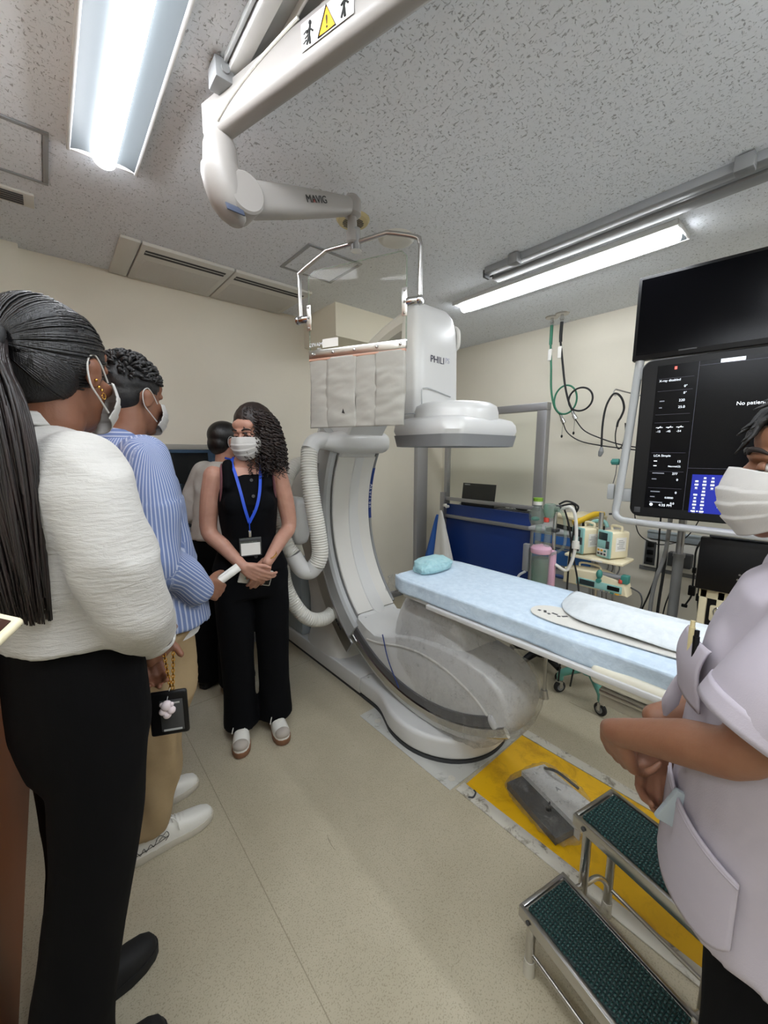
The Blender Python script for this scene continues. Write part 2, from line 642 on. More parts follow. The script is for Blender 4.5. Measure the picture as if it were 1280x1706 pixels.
def film_mat():
    k = NT('crinkled_clear_film')
    tr = k.n('ShaderNodeBsdfTransparent')
    tr.inputs[0].default_value = (1, 1, 1, 1)
    gl = k.n('ShaderNodeBsdfGlossy')
    gl.inputs['Roughness'].default_value = 0.06
    df = k.n('ShaderNodeBsdfDiffuse')
    df.inputs[0].default_value = (0.85, 0.85, 0.85, 1)
    v = k.coord((1, 1, 1))
    n1 = k.n('ShaderNodeTexNoise', Scale=11.0, Detail=6.0, Roughness=0.62, Distortion=2.5)
    k.l(v, n1.inputs['Vector'])
    n2 = k.n('ShaderNodeTexNoise', Scale=34.0, Detail=3.0, Roughness=0.5, Distortion=3.0)
    k.l(v, n2.inputs['Vector'])
    nb = k.bump(n1.outputs['Fac'], 1.0, 0.05)
    nb = k.bump(n2.outputs['Fac'], 0.9, 0.03, nb)
    k.l(nb, gl.inputs['Normal'])
    k.l(nb, df.inputs['Normal'])
    vo = k.n('ShaderNodeTexVoronoi', Scale=11.0)
    vo.feature = 'DISTANCE_TO_EDGE'
    mv = k.n('ShaderNodeMix', _data_type='RGBA')
    mv.inputs[0].default_value = 0.10
    k.l(v, mv.inputs[6])
    k.l(n2.outputs['Color'], mv.inputs[7])
    k.l(mv.outputs[2], vo.inputs['Vector'])
    edge = k.ramp(vo.outputs['Distance'], [(0.0, (1, 1, 1, 1)), (0.085, (0, 0, 0, 1))])  # white crease lines of the film, painted in as highlights
    gate = k.ramp(n1.outputs['Fac'], [(0.46, (0.0, 0.0, 0.0, 1)), (0.64, (0.3, 0.3, 0.3, 1))])
    em = k.n('ShaderNodeMix', _data_type='RGBA', _blend_type='MULTIPLY')
    em.inputs[0].default_value = 1.0
    k.l(edge, em.inputs[6])
    k.l(gate, em.inputs[7])
    base = k.ramp(n1.outputs['Fac'], [(0.45, (0.0, 0.0, 0.0, 1)), (0.75, (0.07, 0.07, 0.07, 1))])
    ad = k.n('ShaderNodeMix', _data_type='RGBA', _blend_type='ADD')
    ad.inputs[0].default_value = 1.0
    k.l(em.outputs[2], ad.inputs[6])
    k.l(base, ad.inputs[7])
    wrk = ad.outputs[2]
    m1 = k.n('ShaderNodeMixShader')
    k.l(wrk, m1.inputs[0])
    k.l(tr.outputs[0], m1.inputs[1])
    k.l(df.outputs[0], m1.inputs[2])
    fr = k.n('ShaderNodeLayerWeight')
    fr.inputs['Blend'].default_value = 0.25
    k.l(nb, fr.inputs['Normal'])
    mu = k.n('ShaderNodeMath', _operation='MULTIPLY_ADD')
    mu.inputs[1].default_value = 0.3
    mu.inputs[2].default_value = 0.10
    k.l(fr.outputs['Fresnel'], mu.inputs[0])
    m2 = k.n('ShaderNodeMixShader')
    k.l(mu.outputs[0], m2.inputs[0])
    k.l(m1.outputs[0], m2.inputs[1])
    k.l(gl.outputs[0], m2.inputs[2])
    k.l(m2.outputs[0], k.out.inputs['Surface'])
    return k.m
M['film'] = film_mat()

def drape_mat(name, c1, c2):
    k = NT(name)
    n = k.n('ShaderNodeTexNoise', Scale=38.0, Detail=4.0, Roughness=0.6)
    k.l(k.coord(), n.inputs['Vector'])
    k.l(k.ramp(n.outputs['Fac'], [(0.35, srgb(*c1)), (0.65, srgb(*c2))]), k.b.inputs['Base Color'])
    k.b.inputs['Roughness'].default_value = 0.8
    n2 = k.n('ShaderNodeTexNoise', Scale=14.0, Detail=5.0, Roughness=0.6, Distortion=0.7)
    k.l(k.coord(), n2.inputs['Vector'])
    k.l(k.bump(n2.outputs['Fac'], 0.35, 0.02), k.b.inputs['Normal'])
    return k.m
M['drape'] = drape_mat('pale_blue_drape', (186, 204, 219), (200, 216, 229))
M['drape_white'] = drape_mat('white_sheet', (204, 211, 214), (214, 220, 222))
M['cap_blue'] = drape_mat('aqua_surgical_cloth', (152, 194, 200), (168, 204, 208))

def mat_tread():
    k = NT('ribbed_green_rubber')
    k.b.inputs['Roughness'].default_value = 0.5
    v = k.coord()
    w = k.n('ShaderNodeTexWave', Scale=36.0, Distortion=0.0)
    w.bands_direction = 'Y'
    k.l(v, w.inputs['Vector'])
    w2 = k.n('ShaderNodeTexWave', Scale=30.0, Distortion=0.0)
    w2.bands_direction = 'X'
    k.l(v, w2.inputs['Vector'])
    mu = k.n('ShaderNodeMath', _operation='MULTIPLY')
    k.l(w.outputs['Fac'], mu.inputs[0])
    k.l(w2.outputs['Fac'], mu.inputs[1])
    k.l(k.ramp(mu.outputs[0], [(0.1, srgb(16, 40, 40)), (0.7, srgb(40, 84, 80))]), k.b.inputs['Base Color'])
    k.l(k.bump(mu.outputs[0], 0.7, 0.004), k.b.inputs['Normal'])
    return k.m
M['tread'] = mat_tread()
# ------------------------------------------------------------------ the room
XR, YB, ZC = 3.24, 2.83, 2.47
XL, XFL, YN, YE = -0.24, -1.9, -2.6, 0.95
T = 0.1
b = MB(); b.box2((XFL - T, YN - T, -0.08), (XR + T, YB + T + 1.0, 0.0)); struct(b.build('floor', M['floor'], smooth=False))
b = MB()
for xs, y0, y1 in ((0.415, 0.55, 2.3), (-0.95, -2.6, 0.9), (2.2, -2.6, 0.9)):
    b.box2((xs - 0.0012, y0, 0.0), (xs + 0.0012, y1, 0.0008))
b.box2((0.42, 2.3, 0.0), (1.28, 2.3024, 0.0008))
struct(b.build('trim_1', M['seam'], smooth=False), 'thin welded seam lines in the beige floor')
b = MB(); b.box2((XFL - T, YN - T, ZC), (XR + T, YB + T, ZC + 0.1)); struct(b.build('ceiling', M['ceiling'], smooth=False))
b = MB(); b.box2((XR, YN - T, 0), (XR + T, YB + T, ZC)); struct(b.build('wall_right', M['wall'], smooth=False))
# back wall with the control-room window opening
WX0, WX1, WZ0, WZ1 = 0.15, 0.98, 0.95, 1.47
b = MB()
b.box2((XL - T, YB, 0), (WX0, YB + T, ZC)); b.box2((WX1, YB, 0), (XR, YB + T, ZC))
b.box2((WX0, YB, 0), (WX1, YB + T, WZ0)); b.box2((WX0, YB, WZ1), (WX1, YB + T, ZC))
struct(b.build('wall_back', M['wall'], smooth=False))
b = MB(); b.box2((XL - T, YE, 0), (XL, YB, ZC)); struct(b.build('wall_left', M['wall'], smooth=False))
b = MB(); b.box2((XFL, YE - 0.02, 0), (XL - T, YE + T, ZC)); struct(b.build('wall_entry', M['wall'], smooth=False))
b = MB(); b.box2((XFL - T, YN, 0), (XFL, YE + T, ZC)); struct(b.build('wall_far_left', M['wall'], smooth=False))
b = MB(); b.box2((XFL, YN - T, 0), (XR, YN, ZC)); struct(b.build('wall_near', M['wall'], smooth=False))
b = MB(); b.box2((XL, 2.775, 0), (-0.005, YB, ZC)); struct(b.build('column_left', M['wall'], smooth=False))
b = MB(); b.box2((1.605, 2.39, 2.25), (2.62, YB, ZC)); struct(b.build('beam_back', M['wall'], smooth=False), 'cream boxed downstand under the ceiling by the back wall')
b = MB()
b.box2((0.0, YB - 0.012, 0), (2.80, YB, 0.07), 0.002); b.box2((2.98, YB - 0.012, 0), (XR - 0.012, YB, 0.07), 0.002)
struct(b.build('baseboard_back', M['grey_plastic']))
b = MB(); b.box2((XR - 0.012, YN, 0), (XR, YB, 0.07), 0.002); struct(b.build('baseboard_right', M['grey_plastic']))
b = MB(); b.box2((2.815, YB - 0.05, 0), (2.955, YB, ZC - 0.005), 0.004); b.box2((2.962, YB - 0.03, 0), (2.985, YB, ZC - 0.005), 0.003)
struct(b.build('trim_2', M['alu_paint']), 'grey vertical cable duct on the back wall')
# brown sliding door in the left wall
dr = thing('door_1', 'rust brown sliding door at the left edge of the picture', 'door', (XL, 1.85, 0)); dr['kind'] = 'structure'
b = MB(); b.box2((XL + 0.006, YE + 0.02, 0.004), (XL + 0.046, 2.735, 2.12), 0.004); b.build('door_leaf', M['door'], dr)
b = MB(); b.tube([(XL + 0.044, 1.02, 0.9), (XL + 0.065, 1.02, 0.92), (XL + 0.065, 1.02, 1.28), (XL + 0.044, 1.02, 1.3)], 0.009, 10); b.build('door_handle', M['steel'], dr)
# control-room window
wn = thing('window_1', 'dark control room window in the back wall behind the people', 'window', ((WX0 + WX1) / 2, YB, WZ0)); wn['kind'] = 'structure'
b = MB()
fw_ = 0.035
b.box2((WX0 - fw_, YB - 0.02, WZ1), (WX1 + fw_, YB + T, WZ1 + fw_), 0.004); b.box2((WX0 - fw_, YB - 0.02, WZ0 - fw_), (WX1 + fw_, YB + T, WZ0), 0.004)
b.box2((WX0 - fw_, YB - 0.02, WZ0), (WX0, YB + T, WZ1), 0.004); b.box2((WX1, YB - 0.02, WZ0), (WX1 + fw_, YB + T, WZ1), 0.004)
b.build('window_frame', M['window_frame'], wn)
b = MB(); b.box2((WX0, YB + 0.04, WZ0), (WX1, YB + 0.048, WZ1)); b.build('pane', M['window_glass'], wn, smooth=False)
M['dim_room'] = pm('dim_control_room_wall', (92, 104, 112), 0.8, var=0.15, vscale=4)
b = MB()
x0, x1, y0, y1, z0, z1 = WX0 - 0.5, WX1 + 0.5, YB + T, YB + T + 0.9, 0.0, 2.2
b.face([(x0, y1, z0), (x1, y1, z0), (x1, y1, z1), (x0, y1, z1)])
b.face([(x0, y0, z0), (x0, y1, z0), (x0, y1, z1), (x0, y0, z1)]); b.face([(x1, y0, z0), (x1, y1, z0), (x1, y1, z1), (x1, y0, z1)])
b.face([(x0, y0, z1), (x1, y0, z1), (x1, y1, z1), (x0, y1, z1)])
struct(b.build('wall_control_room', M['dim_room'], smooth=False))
ms = thing('control_monitor', 'dark monitor seen through the control room window', 'monitor', (0.82, YB + 0.55, 0.0))
b = MB(); b.box((0.82, YB + 0.55, 1.33), (0.36, 0.03, 0.24), 0.004); b.build('screen', M['screen_off'], ms)
b = MB(); b.box((0.82, YB + 0.57, 1.1), (0.05, 0.03, 0.28)); b.box2((0.7, YB + 0.45, 0.0), (0.94, YB + 0.68, 0.98)); b.build('stand', M['dark_grey'], ms)

cl_ = thing('window_fill_lamp', 'small unseen lamp added inside the control room to brighten the window view', 'ceiling light', (0.5, YB + 0.5, 2.2))  # lamp added out of sight so the window is less black
b = MB(); b.box2((0.3, YB + 0.35, 2.17), (0.8, YB + 0.75, 2.2), 0.004); b.build('housing', M['white_plastic'], cl_)
b = MB(); b.box2((0.33, YB + 0.38, 2.165), (0.77, YB + 0.72, 2.1695)); b.build('diffuser', emission('window_fill_diffuser', (236, 244, 255), 14.0), cl_)
# ------------------------------------------------------------------ ceiling lights (fluorescent bars in shallow white trays)
def ceiling_light(x0, x1, y0, y1, label, lamp='lamp'):
    cx = (x0 + x1) / 2
    w = (x1 - x0) / 2
    t = thing('ceiling_light', label, 'ceiling light', (cx, (y0 + y1) / 2, ZC), 0, 'fluorescent ceiling lights')
    b = MB()
    for sx in (-1, 1):
        b.box2((cx + sx * w, y0, ZC - 0.025), (cx + sx * (w - 0.010), y1, ZC), 0.002)
    for ye, s in ((y0, 1), (y1, -1)):
        b.box2((x0, ye, ZC - 0.022), (x1, ye + s * 0.008, ZC), 0.002)
    b.build('frame', M['white_plastic'], t)
    b = MB()
    for sx in (-1, 1):
        prof = []
        for i in range(9):
            q = i / 8
            prof.append((cx + sx * (w - 0.010 - q * (w - 0.010 - 0.034)), ZC - 0.022 + 0.008 * q + 0.004 * sin(pi * q)))
        outer = prof + [(p[0], ZC - 0.0005) for p in reversed(prof)]
        b.prism(outer, 'y', y0 + 0.012, y1 - 0.012)
    b.build('reflector', M['reflector'], t)
    b = MB()
    pr = [(cx + 0.034 * cos(a), ZC - 0.020 - 0.032 * max(0, sin(a)) ** 0.9) for a in [pi * i / 16 for i in range(17)]]
    b.prism(pr + [(cx - 0.034, ZC - 0.004), (cx + 0.034, ZC - 0.004)], 'y', y0 + 0.016, y1 - 0.016, 0.004)
    b.build('tube', M[lamp], t)
    return t
ceiling_light(0.150, 0.352, 0.50, 1.80, 'long lit ceiling light above the people at upper left')
ceiling_light(2.215, 2.415, 0.60, 1.875, 'lit ceiling light beyond the grey rail, above the black monitor')
for (x0, y0) in ((0.15, -0.98), (2.215, -1.6), (-1.2, -0.9), (1.12, -1.22)):
    ceiling_light(x0, x0 + 0.202, y0, y0 + 1.3, 'unseen ceiling light added behind the viewer as fill', 'lamp_fill')  # fill lights added out of view to brighten the room evenly

# ------------------------------------------------------------------ things set in the ceiling
def hatch(x0, x1, y0, y1, label):
    t = thing('ceiling_hatch', label, 'ceiling hatch', ((x0 + x1) / 2, (y0 + y1) / 2, ZC), 0, 'ceiling access hatches')
    b = MB(); w = 0.016
    b.box2((x0, y0, ZC - 0.006), (x1, y0 + w, ZC), 0.001); b.box2((x0, y1 - w, ZC - 0.006), (x1, y1, ZC), 0.001)
    b.box2((x0, y0 + w, ZC - 0.006), (x0 + w, y1 - w, ZC), 0.001); b.box2((x1 - w, y0 + w, ZC - 0.006), (x1, y1 - w, ZC), 0.001)
    b.build('frame', M['ceil_metal'], t)
    b = MB(); b.box2((x0 + w + 0.003, y0 + w + 0.003, ZC - 0.004), (x1 - w - 0.003, y1 - w - 0.003, ZC - 0.0005)); b.build('panel', M['ceiling'], t, smooth=False)
hatch(-0.232, 0.108, 1.79, 2.118, 'grey framed ceiling hatch cut off by the left picture edge')
hatch(1.085, 1.415, 1.838, 2.158, 'grey framed ceiling hatch behind the clear shield')
t = thing('ceiling_vent', 'slim white louvred ceiling vent at far left', 'vent', (-0.06, 2.28, ZC))
b = MB(); b.box2((-0.236, 2.225, ZC - 0.01), (0.064, 2.335, ZC), 0.002); b.build('frame', M['off_white'], t)
b = MB()
for i in range(5):
    b.box((-0.10, 2.245 + i * 0.0175, ZC - 0.0115), (0.262, 0.0085, 0.003))
b.build('slot', M['dark_grey'], t, smooth=False)
# cassette air conditioner
t = thing('air_conditioner', 'flat white ceiling air conditioner along the back wall', 'air conditioner', (0.9, 2.6, ZC))
b = MB(); b.box2((0.367, 2.345, ZC - 0.014), (0.452, YB - 0.005, ZC), 0.003); b.build('side_cover', M['off_white'], t)
for x0, x1 in ((0.458, 0.905), (0.912, 1.40)):
    b = MB(); b.box2((x0, 2.345, ZC - 0.018), (x1, YB - 0.005, ZC), 0.004); b.build('panel', M['off_white'], t)
    b = MB(); b.box2((x0 + 0.022, 2.40, ZC - 0.0195), (x1 - 0.03, 2.452, ZC - 0.0165)); b.build('air_slot', M['black'], t, smooth=False)
    b = MB(); b.box((x0 / 2 + x1 / 2 - 0.004, 2.421, ZC - 0.0205), (x1 - x0 - 0.055, 0.003, 0.002)); b.build('louvre', M['off_white'], t, smooth=False)
    b = MB()
    for i in range(26):
        b.box2((x0 + 0.03, 2.52 + i * 0.0105, ZC - 0.0192), (x1 - 0.03, 2.5245 + i * 0.0105, ZC - 0.0175))
    b.build('intake_grille', M['warm_white'], t, smooth=False)
# round speaker + white disc
t = thing('ceiling_speaker', 'round yellowed ceiling speaker grille above the shield arm', 'speaker', (1.135, 1.54, ZC))
b = MB(); b.lathe([(0.0, ZC - 0.016), (0.05, ZC - 0.016), (0.066, ZC - 0.012), (0.074, ZC)], (1.135, 1.54, 0), 40); b.build('rim', M['beige_old'], t)
b = MB()
for i in range(9):
    yy = -0.040 + i * 0.01
    hw = math.sqrt(max(0, 0.046 ** 2 - yy ** 2))
    b.box((1.135, 1.54 + yy, ZC - 0.0165), (2 * hw, 0.005, 0.002))
b.build('grille', M['dark_grey'], t, smooth=False)
b = MB(); b.lathe([(0.0, ZC - 0.02), (0.06, ZC - 0.018), (0.082, ZC - 0.008), (0.088, ZC)], (1.385, 1.53, 0), 40)
tag(b.build('ceiling_cover', M['off_white']), 'plain round white cover plate on the ceiling right of the speaker', 'ceiling cover')

# ------------------------------------------------------------------ grey ceiling rail (right)
t = thing('ceiling_rail', 'long grey ceiling rail running to the right picture edge', 'rail', (2.0, -0.4, ZC))
b = MB()
b.box2((1.955, -2.3, ZC - 0.034), (2.005, 1.43, ZC), 0.004)
b.box2((2.012, -2.3, ZC - 0.022), (2.05, 1.43, ZC), 0.003)
b.box2((2.055, -2.3, ZC - 0.032), (2.125, 1.45, ZC), 0.006)
b.build('track', M['ceil_metal'], t)
for yy, sx in ((1.235, 0), (0.345, 0)):
    b = MB(); b.box((1.945, yy, ZC - 0.030), (0.05, 0.055, 0.05), 0.005); b.cyl((1.945, yy - 0.02, ZC - 0.035), (1.945, yy - 0.0285, ZC - 0.035), 0.012)
    b.build('stop_block', M['grey_plastic'], t)
b = MB(); b.box((1.985, 1.436, ZC - 0.03), (0.05, 0.014, 0.04), 0.003); b.box((2.03, 1.436, ZC - 0.02), (0.02, 0.02, 0.02), 0.002); b.build('end_cap', M['dark_grey'], t)
# ceiling track of the shield arm (upper left)
t = thing('ceiling_track', 'white double ceiling track with grey channel carrying the shield arm', 'ceiling track', (0.58, -0.2, ZC))
for x0, x1, z in ((0.462, 0.497, 0.032), (0.533, 0.541, 0.03), (0.574, 0.582, 0.03)):
    b = MB(); b.box2((x0, -1.6, ZC - z), (x1, 1.19, ZC), 0.003); b.build('rail', M['white_plastic'], t)
b = MB(); b.box2((0.450, -1.6, ZC - 0.018), (0.458, 1.19, ZC), 0.002); b.box2((0.497, -1.6, ZC - 0.012), (0.533, 1.18, ZC)); b.box2((0.541, -1.6, ZC - 0.012), (0.574, 1.18, ZC)); b.build('channel', M['light_grey'], t)
b = MB(); b.box((0.452, 1.195, ZC - 0.034), (0.05, 0.06, 0.05), 0.004); b.cyl((0.452, 1.160, ZC - 0.034), (0.452, 1.166, ZC - 0.034), 0.011); b.build('stop_block', M['grey_plastic'], t)
# ------------------------------------------------------------------ angiography C-arm
GX, GY, GZ = 1.45, 1.25, 1.08
def arc_pt(r, deg, x):
    a = radians(deg)
    return Vector((x, GY + r * cos(a), GZ + r * sin(a)))
g = thing('c_arm_gantry', 'large white floor-mounted x-ray C-arm in the middle of the room', 'x-ray machine', (1.5, 1.6, 0.0))
M['rail_grey'] = pm('dark_rail_grey', (84, 84, 86), 0.4)
# base
b = MB()
b.prism([(1.292, 2.815), (1.292, 1.738), (1.70, 1.738), (1.70, 2.815)], 'z', 0.018, 0.125, 0.012, 3)
base = b.build('base_rail', M['white_plastic'], g)
ol = [(1.292, 1.732), (1.290, 1.60), (1.278, 1.53), (1.250, 1.46), (1.222, 1.39), (1.210, 1.30), (1.216, 1.21), (1.248, 1.12), (1.305, 1.04), (1.385, 0.98), (1.47, 0.95), (1.56, 0.945), (1.65, 0.965), (1.725, 1.03), (1.77, 1.13), (1.785, 1.25), (1.77, 1.38), (1.73, 1.48), (1.705, 1.60), (1.70, 1.732)]
op = [tuple(p)[:2] for p in catmull([(x, y, 0) for x, y in ol], 3)]
b = MB(); b.prism(op, 'z', 0.022, 0.13, 0.022, 4); b.build('pivot_cover', M['white_plastic'], g)
gk = [((x - 1.5) * 0.985 + 1.5, (y - 1.35) * 0.985 + 1.35) for x, y in op]
b = MB(); b.prism(gk, 'z', 0.0045, 0.022); b.box2((1.30, 1.738, 0.0), (1.69, 2.81, 0.018)); b.build('gasket', M['gasket'], g)
b = MB()
for p in ((1.31, 1.70), (1.62, 1.70)):
    b = MB(); b.cyl((p[0] + 0.02, p[1], 0.129), (p[0] + 0.02, p[1], 0.1315), 0.006, n=10); b.build('screw', M['steel'], g)
# rear stand: column rising out of the base behind the arc
def rrect(cx, cy, hx, hy, z, n=24, e=4.0):
    out = []
    for k in range(n):
        a = 2 * pi * k / n
        c, s = cos(a), sin(a)
        out.append((cx + hx * math.copysign(abs(c) ** (2 / e), c), cy + hy * math.copysign(abs(s) ** (2 / e), s), z))
    return out
b = MB()
b.loft([rrect(1.49, 2.20, 0.20, 0.24, 0.12), rrect(1.49, 2.21, 0.175, 0.20, 0.22), rrect(1.48, 2.24, 0.165, 0.16, 0.45),
        rrect(1.47, 2.28, 0.17, 0.16, 0.75), rrect(1.46, 2.34, 0.19, 0.19, 1.0), rrect(1.46, 2.36, 0.20, 0.21, 1.25), rrect(1.46, 2.36, 0.185, 0.19, 1.36), rrect(1.46, 2.36, 0.12, 0.12, 1.40)])
b.build('stand', M['warm_white'], g)
b = MB(); b.cyl((1.46, 2.12, 1.10), (1.46, 2.56, 1.10), 0.165, n=40, bev=0.03); b.build('rotation_drum', M['white_plastic'], g)
b = MB(); b.box2((1.30, 2.44, 0.125), (1.68, 2.80, 0.62), 0.012); b.build('rear_cabinet', M['blue_grey'], g)
# C arc
def arc_solid(mb, r0, r1, a0, a1, x0, x1, n=48, bev=0.0):
    rings = []
    for i in range(n + 1):
        a = a0 + (a1 - a0) * i / n
        if bev:
            q = bev
            prof = [(r0, x0 + q), (r0 + q, x0), (r1 - q, x0), (r1, x0 + q), (r1, x1 - q), (r1 - q, x1), (r0 + q, x1), (r0, x1 - q)]
        else:
            prof = [(r0, x0), (r1, x0), (r1, x1), (r0, x1)]
        rings.append([arc_pt(r, a, x) for r, x in prof])
    mb.loft(rings)
b = MB(); arc_solid(b, 0.79, 0.965, -108, 50, 1.33, 1.605, 84, 0.012); b.build('c_arc', M['white_plastic'], g)
b = MB()
arc_solid(b, 0.782, 0.795, -47.5, 26, 1.318, 1.445, 40, 0.005)
b.build('arc_liner', M['warm_white'], g)
b = MB()
arc_solid(b, 0.782, 0.795, -47.5, 26, 1.449, 1.602, 40, 0.005)
b.build('arc_liner', M['warm_white'], g)
b = MB()                                       # raised guide band with a round end
rings = []
for i in range(37):
    a = 26 - 77 * i / 36
    hw = 0.034 + 0.016 * max(0, min(1, (26 - a) / 70))
    s = -51 - a
    if s > -5.5:
        q = (s + 5.5) / 5.5
        hw *= math.sqrt(max(0.01, 1 - min(q, 0.99) ** 2))
    rings.append([arc_pt(r, a, 1.475 + x) for r, x in ((0.784, -hw), (0.7775, -hw + 0.006), (0.7775, hw - 0.006), (0.784, hw))])
b.loft(rings)
b.build('guide_band', M['white_plastic'], g)
# grey-edged sleeve that holds the arc
b = MB(); arc_solid(b, 0.80, 0.985, -52, 33, 1.268, 1.322, 56, 0.014); b.build('sleeve_flank', M['light_grey'], g)
b = MB(); arc_solid(b, 0.90, 0.998, -55, 20, 1.258, 1.272, 56, 0.004); b.build('sleeve_edge', M['steel'], g)
b = MB(); arc_solid(b, 0.966, 1.06, -50, 30, 1.30, 1.64, 48, 0.02); b.build('sleeve_back', M['white_plastic'], g)
b = MB(); arc_solid(b, 0.792, 0.985, -46, 36, 1.608, 1.632, 60, 0.006); e_ = b.build('edge_strip', M['grey_plastic'], g)
b = MB(); arc_solid(b, 0.7915, 0.9855, -4.5, 20, 1.606, 1.6345, 24, 0.006); lab = b.build('blue_label', M['blue_label'], g); lab['label'] = 'navy blue label strip'
b = MB()
s_ = 'Azurion'
for i, ch in enumerate(s_):
    a = 12.2 - i * 1.75
    o_ = arc_pt(0.7905, a, 1.6085 + 0.004)
    tg = arc_pt(1, a - 90, 0) - arc_pt(0, 0, 0)
    b.text(ch, arc_pt(0.7895, a, 1.609), (0, tg.y, tg.z), (1, 0, 0), 0.032, 0.001)
b.build('lettering', M['white_ink'], lab, smooth=False)
# cap at the sleeve's upper end (hose elbow)
b = MB()
b.loft([rrect(1.50, 1.98, 0.015, 0.03, 0, 20)] if False else
       [[(x, 1.955 + 0.085 * cos(2 * pi * k / 20) * s, 1.512 + 0.068 * math.copysign(abs(sin(2 * pi * k / 20)) ** 0.7, sin(2 * pi * k / 20)) * s) for k in range(20)]
        for x, s in ((1.19, 0.52), (1.20, 0.62), (1.25, 0.72), (1.32, 0.95), (1.38, 1.0), (1.58, 1.0), (1.635, 0.97), (1.655, 0.85), (1.665, 0.6))])
b.build('sleeve_cap', M['white_plastic'], g, angle=60)
b = MB(); b.tube([(1.25, 1.955, 1.515), (1.19, 1.945, 1.52), (1.135, 1.935, 1.50), (1.105, 1.925, 1.46)], 0.047, 18, 5); b.build('hose_elbow', M['white_plastic'], g)
# corrugated hoses
def hose(pts, r, pitch=0.014, name='corrugated_hose'):
    P = catmull(pts, 40)
    d = [0.0]
    for a, c in zip(P[:-1], P[1:]):
        d.append(d[-1] + (c - a).length)
    L = d[-1]
    step = pitch / 4
    out, rad = [], []
    j = 0
    for i in range(int(L / step) + 1):
        s = i * step
        while j < len(d) - 2 and d[j + 1] < s:
            j += 1
        f = (s - d[j]) / max(1e-9, d[j + 1] - d[j])
        out.append(P[j].lerp(P[j + 1], f))
        rad.append(r * (1.0, 0.985, 0.90, 0.985)[i % 4])
    b = MB(); b.tube(out, rad, 16); return b.build(name, M['off_white'], g, angle=80)
hose([(1.105, 1.925, 1.465), (1.085, 1.90, 1.34), (1.085, 1.87, 1.18), (1.10, 1.85, 1.02), (1.105, 1.84, 0.90), (1.085, 1.85, 0.83)], 0.047)
b = MB(); b.tube([(1.085, 1.85, 0.835), (1.06, 1.87, 0.80), (1.02, 1.885, 0.81), (0.99, 1.90, 0.86), (0.975, 1.91, 0.90)], 0.047, 16, 5); b.build('hose_elbow', M['white_plastic'], g)
hose([(0.975, 1.91, 0.90), (0.955, 1.93, 0.94), (0.95, 1.98, 1.03), (0.985, 2.06, 1.16), (1.06, 2.12, 1.30), (1.15, 2.15, 1.38), (1.28, 2.2, 1.36), (1.34, 2.26, 1.30)], 0.043)
hose([(0.985, 2.05, 0.98), (0.965, 2.03, 0.85), (0.975, 2.02, 0.70), (1.02, 1.99, 0.57), (1.09, 1.96, 0.48), (1.20, 1.96, 0.45), (1.34, 2.04, 0.46)], 0.043)
b = MB(); b.loft([[(1.075 + 0.055 * s * math.copysign(abs(cos(2 * pi * k / 20)) ** 0.6, cos(2 * pi * k / 20)), 2.02 + y, 1.06 + 0.14 * s * math.copysign(abs(sin(2 * pi * k / 20)) ** 0.8, sin(2 * pi * k / 20))) for k in range(20)] for y, s in ((-0.05, 0.7), (-0.04, 0.92), (-0.01, 1.0), (0.08, 1.0), (0.12, 0.8))])
b.build('hose_bracket', M['white_plastic'], g, angle=60)
b = MB(); b.tube([(1.06, 2.06, 1.06), (1.18, 2.12, 1.08), (1.34, 2.2, 1.10)], 0.04, 12, 4); b.build('bracket_arm', M['warm_white'], g)
# stickers low on the sleeve
b = MB()
for i in range(3):
    b.box((1.2565, GY + 0.93 * cos(radians(-44 - i * 1.6)), GZ + 0.93 * sin(radians(-44 - i * 1.6))), (0.002, 0.022, 0.016), 0, (radians(45), 0, 0))
b.build('sticker', M['ink_black'], g)
# tube carriage: the boat-shaped lower end of the arc
prof = []
for a in (-50, -58, -66, -74, -82, -90, -98, -106, -113):
    p = arc_pt(0.955, a, 0); prof.append((p.y, p.z))
prof += [(0.74, 0.33), (0.725, 0.40), (0.745, 0.46), (0.79, 0.51), (0.87, 0.55), (0.98, 0.57), (1.15, 0.57), (1.30, 0.55), (1.42, 0.515), (1.54, 0.47), (1.63, 0.45), (1.72, 0.47), (1.79, 0.50)]
cyp, czp = 1.22, 0.38
b = MB()
def pr_scaled(x, s, inset=0.0):
    return [(x, cyp + (y - cyp) * s, czp + (z - czp) * s) for y, z in prof]
b.loft([pr_scaled(1.292, 0.90), pr_scaled(1.296, 0.935), pr_scaled(1.312, 0.965), pr_scaled(1.345, 0.985), pr_scaled(1.40, 0.995), pr_scaled(1.49, 0.98), pr_scaled(1.55, 0.93), pr_scaled(1.595, 0.86), pr_scaled(1.61, 0.79)])
b.build('tube_carriage', M['white_plastic'], g, angle=50)
b = MB()                                        # recessed side field with its rim line
rim = [(1.66, 0.40), (1.56, 0.415), (1.46, 0.445), (1.36, 0.47), (1.25, 0.485), (1.13, 0.48), (1.02, 0.455), (0.92, 0.415), (0.845, 0.365)]
b.tube([(1.291, y, z) for y, z in rim], 0.006, 8, 4); b.build('rim_line', M['warm_white'], g)
b = MB(); arc_solid(b, 0.815, 0.862, -121, -52, 1.283, 1.296, 40, 0.004); b.build('guide_rail', M['rail_grey'], g)
b = MB(); arc_solid(b, 0.862, 0.905, -124, -51, 1.280, 1.30, 40, 0.005); b.build('rail_edge', M['chrome'], g)
b = MB(); b.ell(arc_pt(0.845, -120.5, 1.289), (0.012, 0.018, 0.034), (radians(-35), 0, 0)); b.build('rail_end', M['white_plastic'], g)
b = MB(); arc_solid(b, 0.885, 0.915, -51, -48, 1.276, 1.30, 4, 0.003); b.build('rail_stop', M['black'], g)
b = MB()
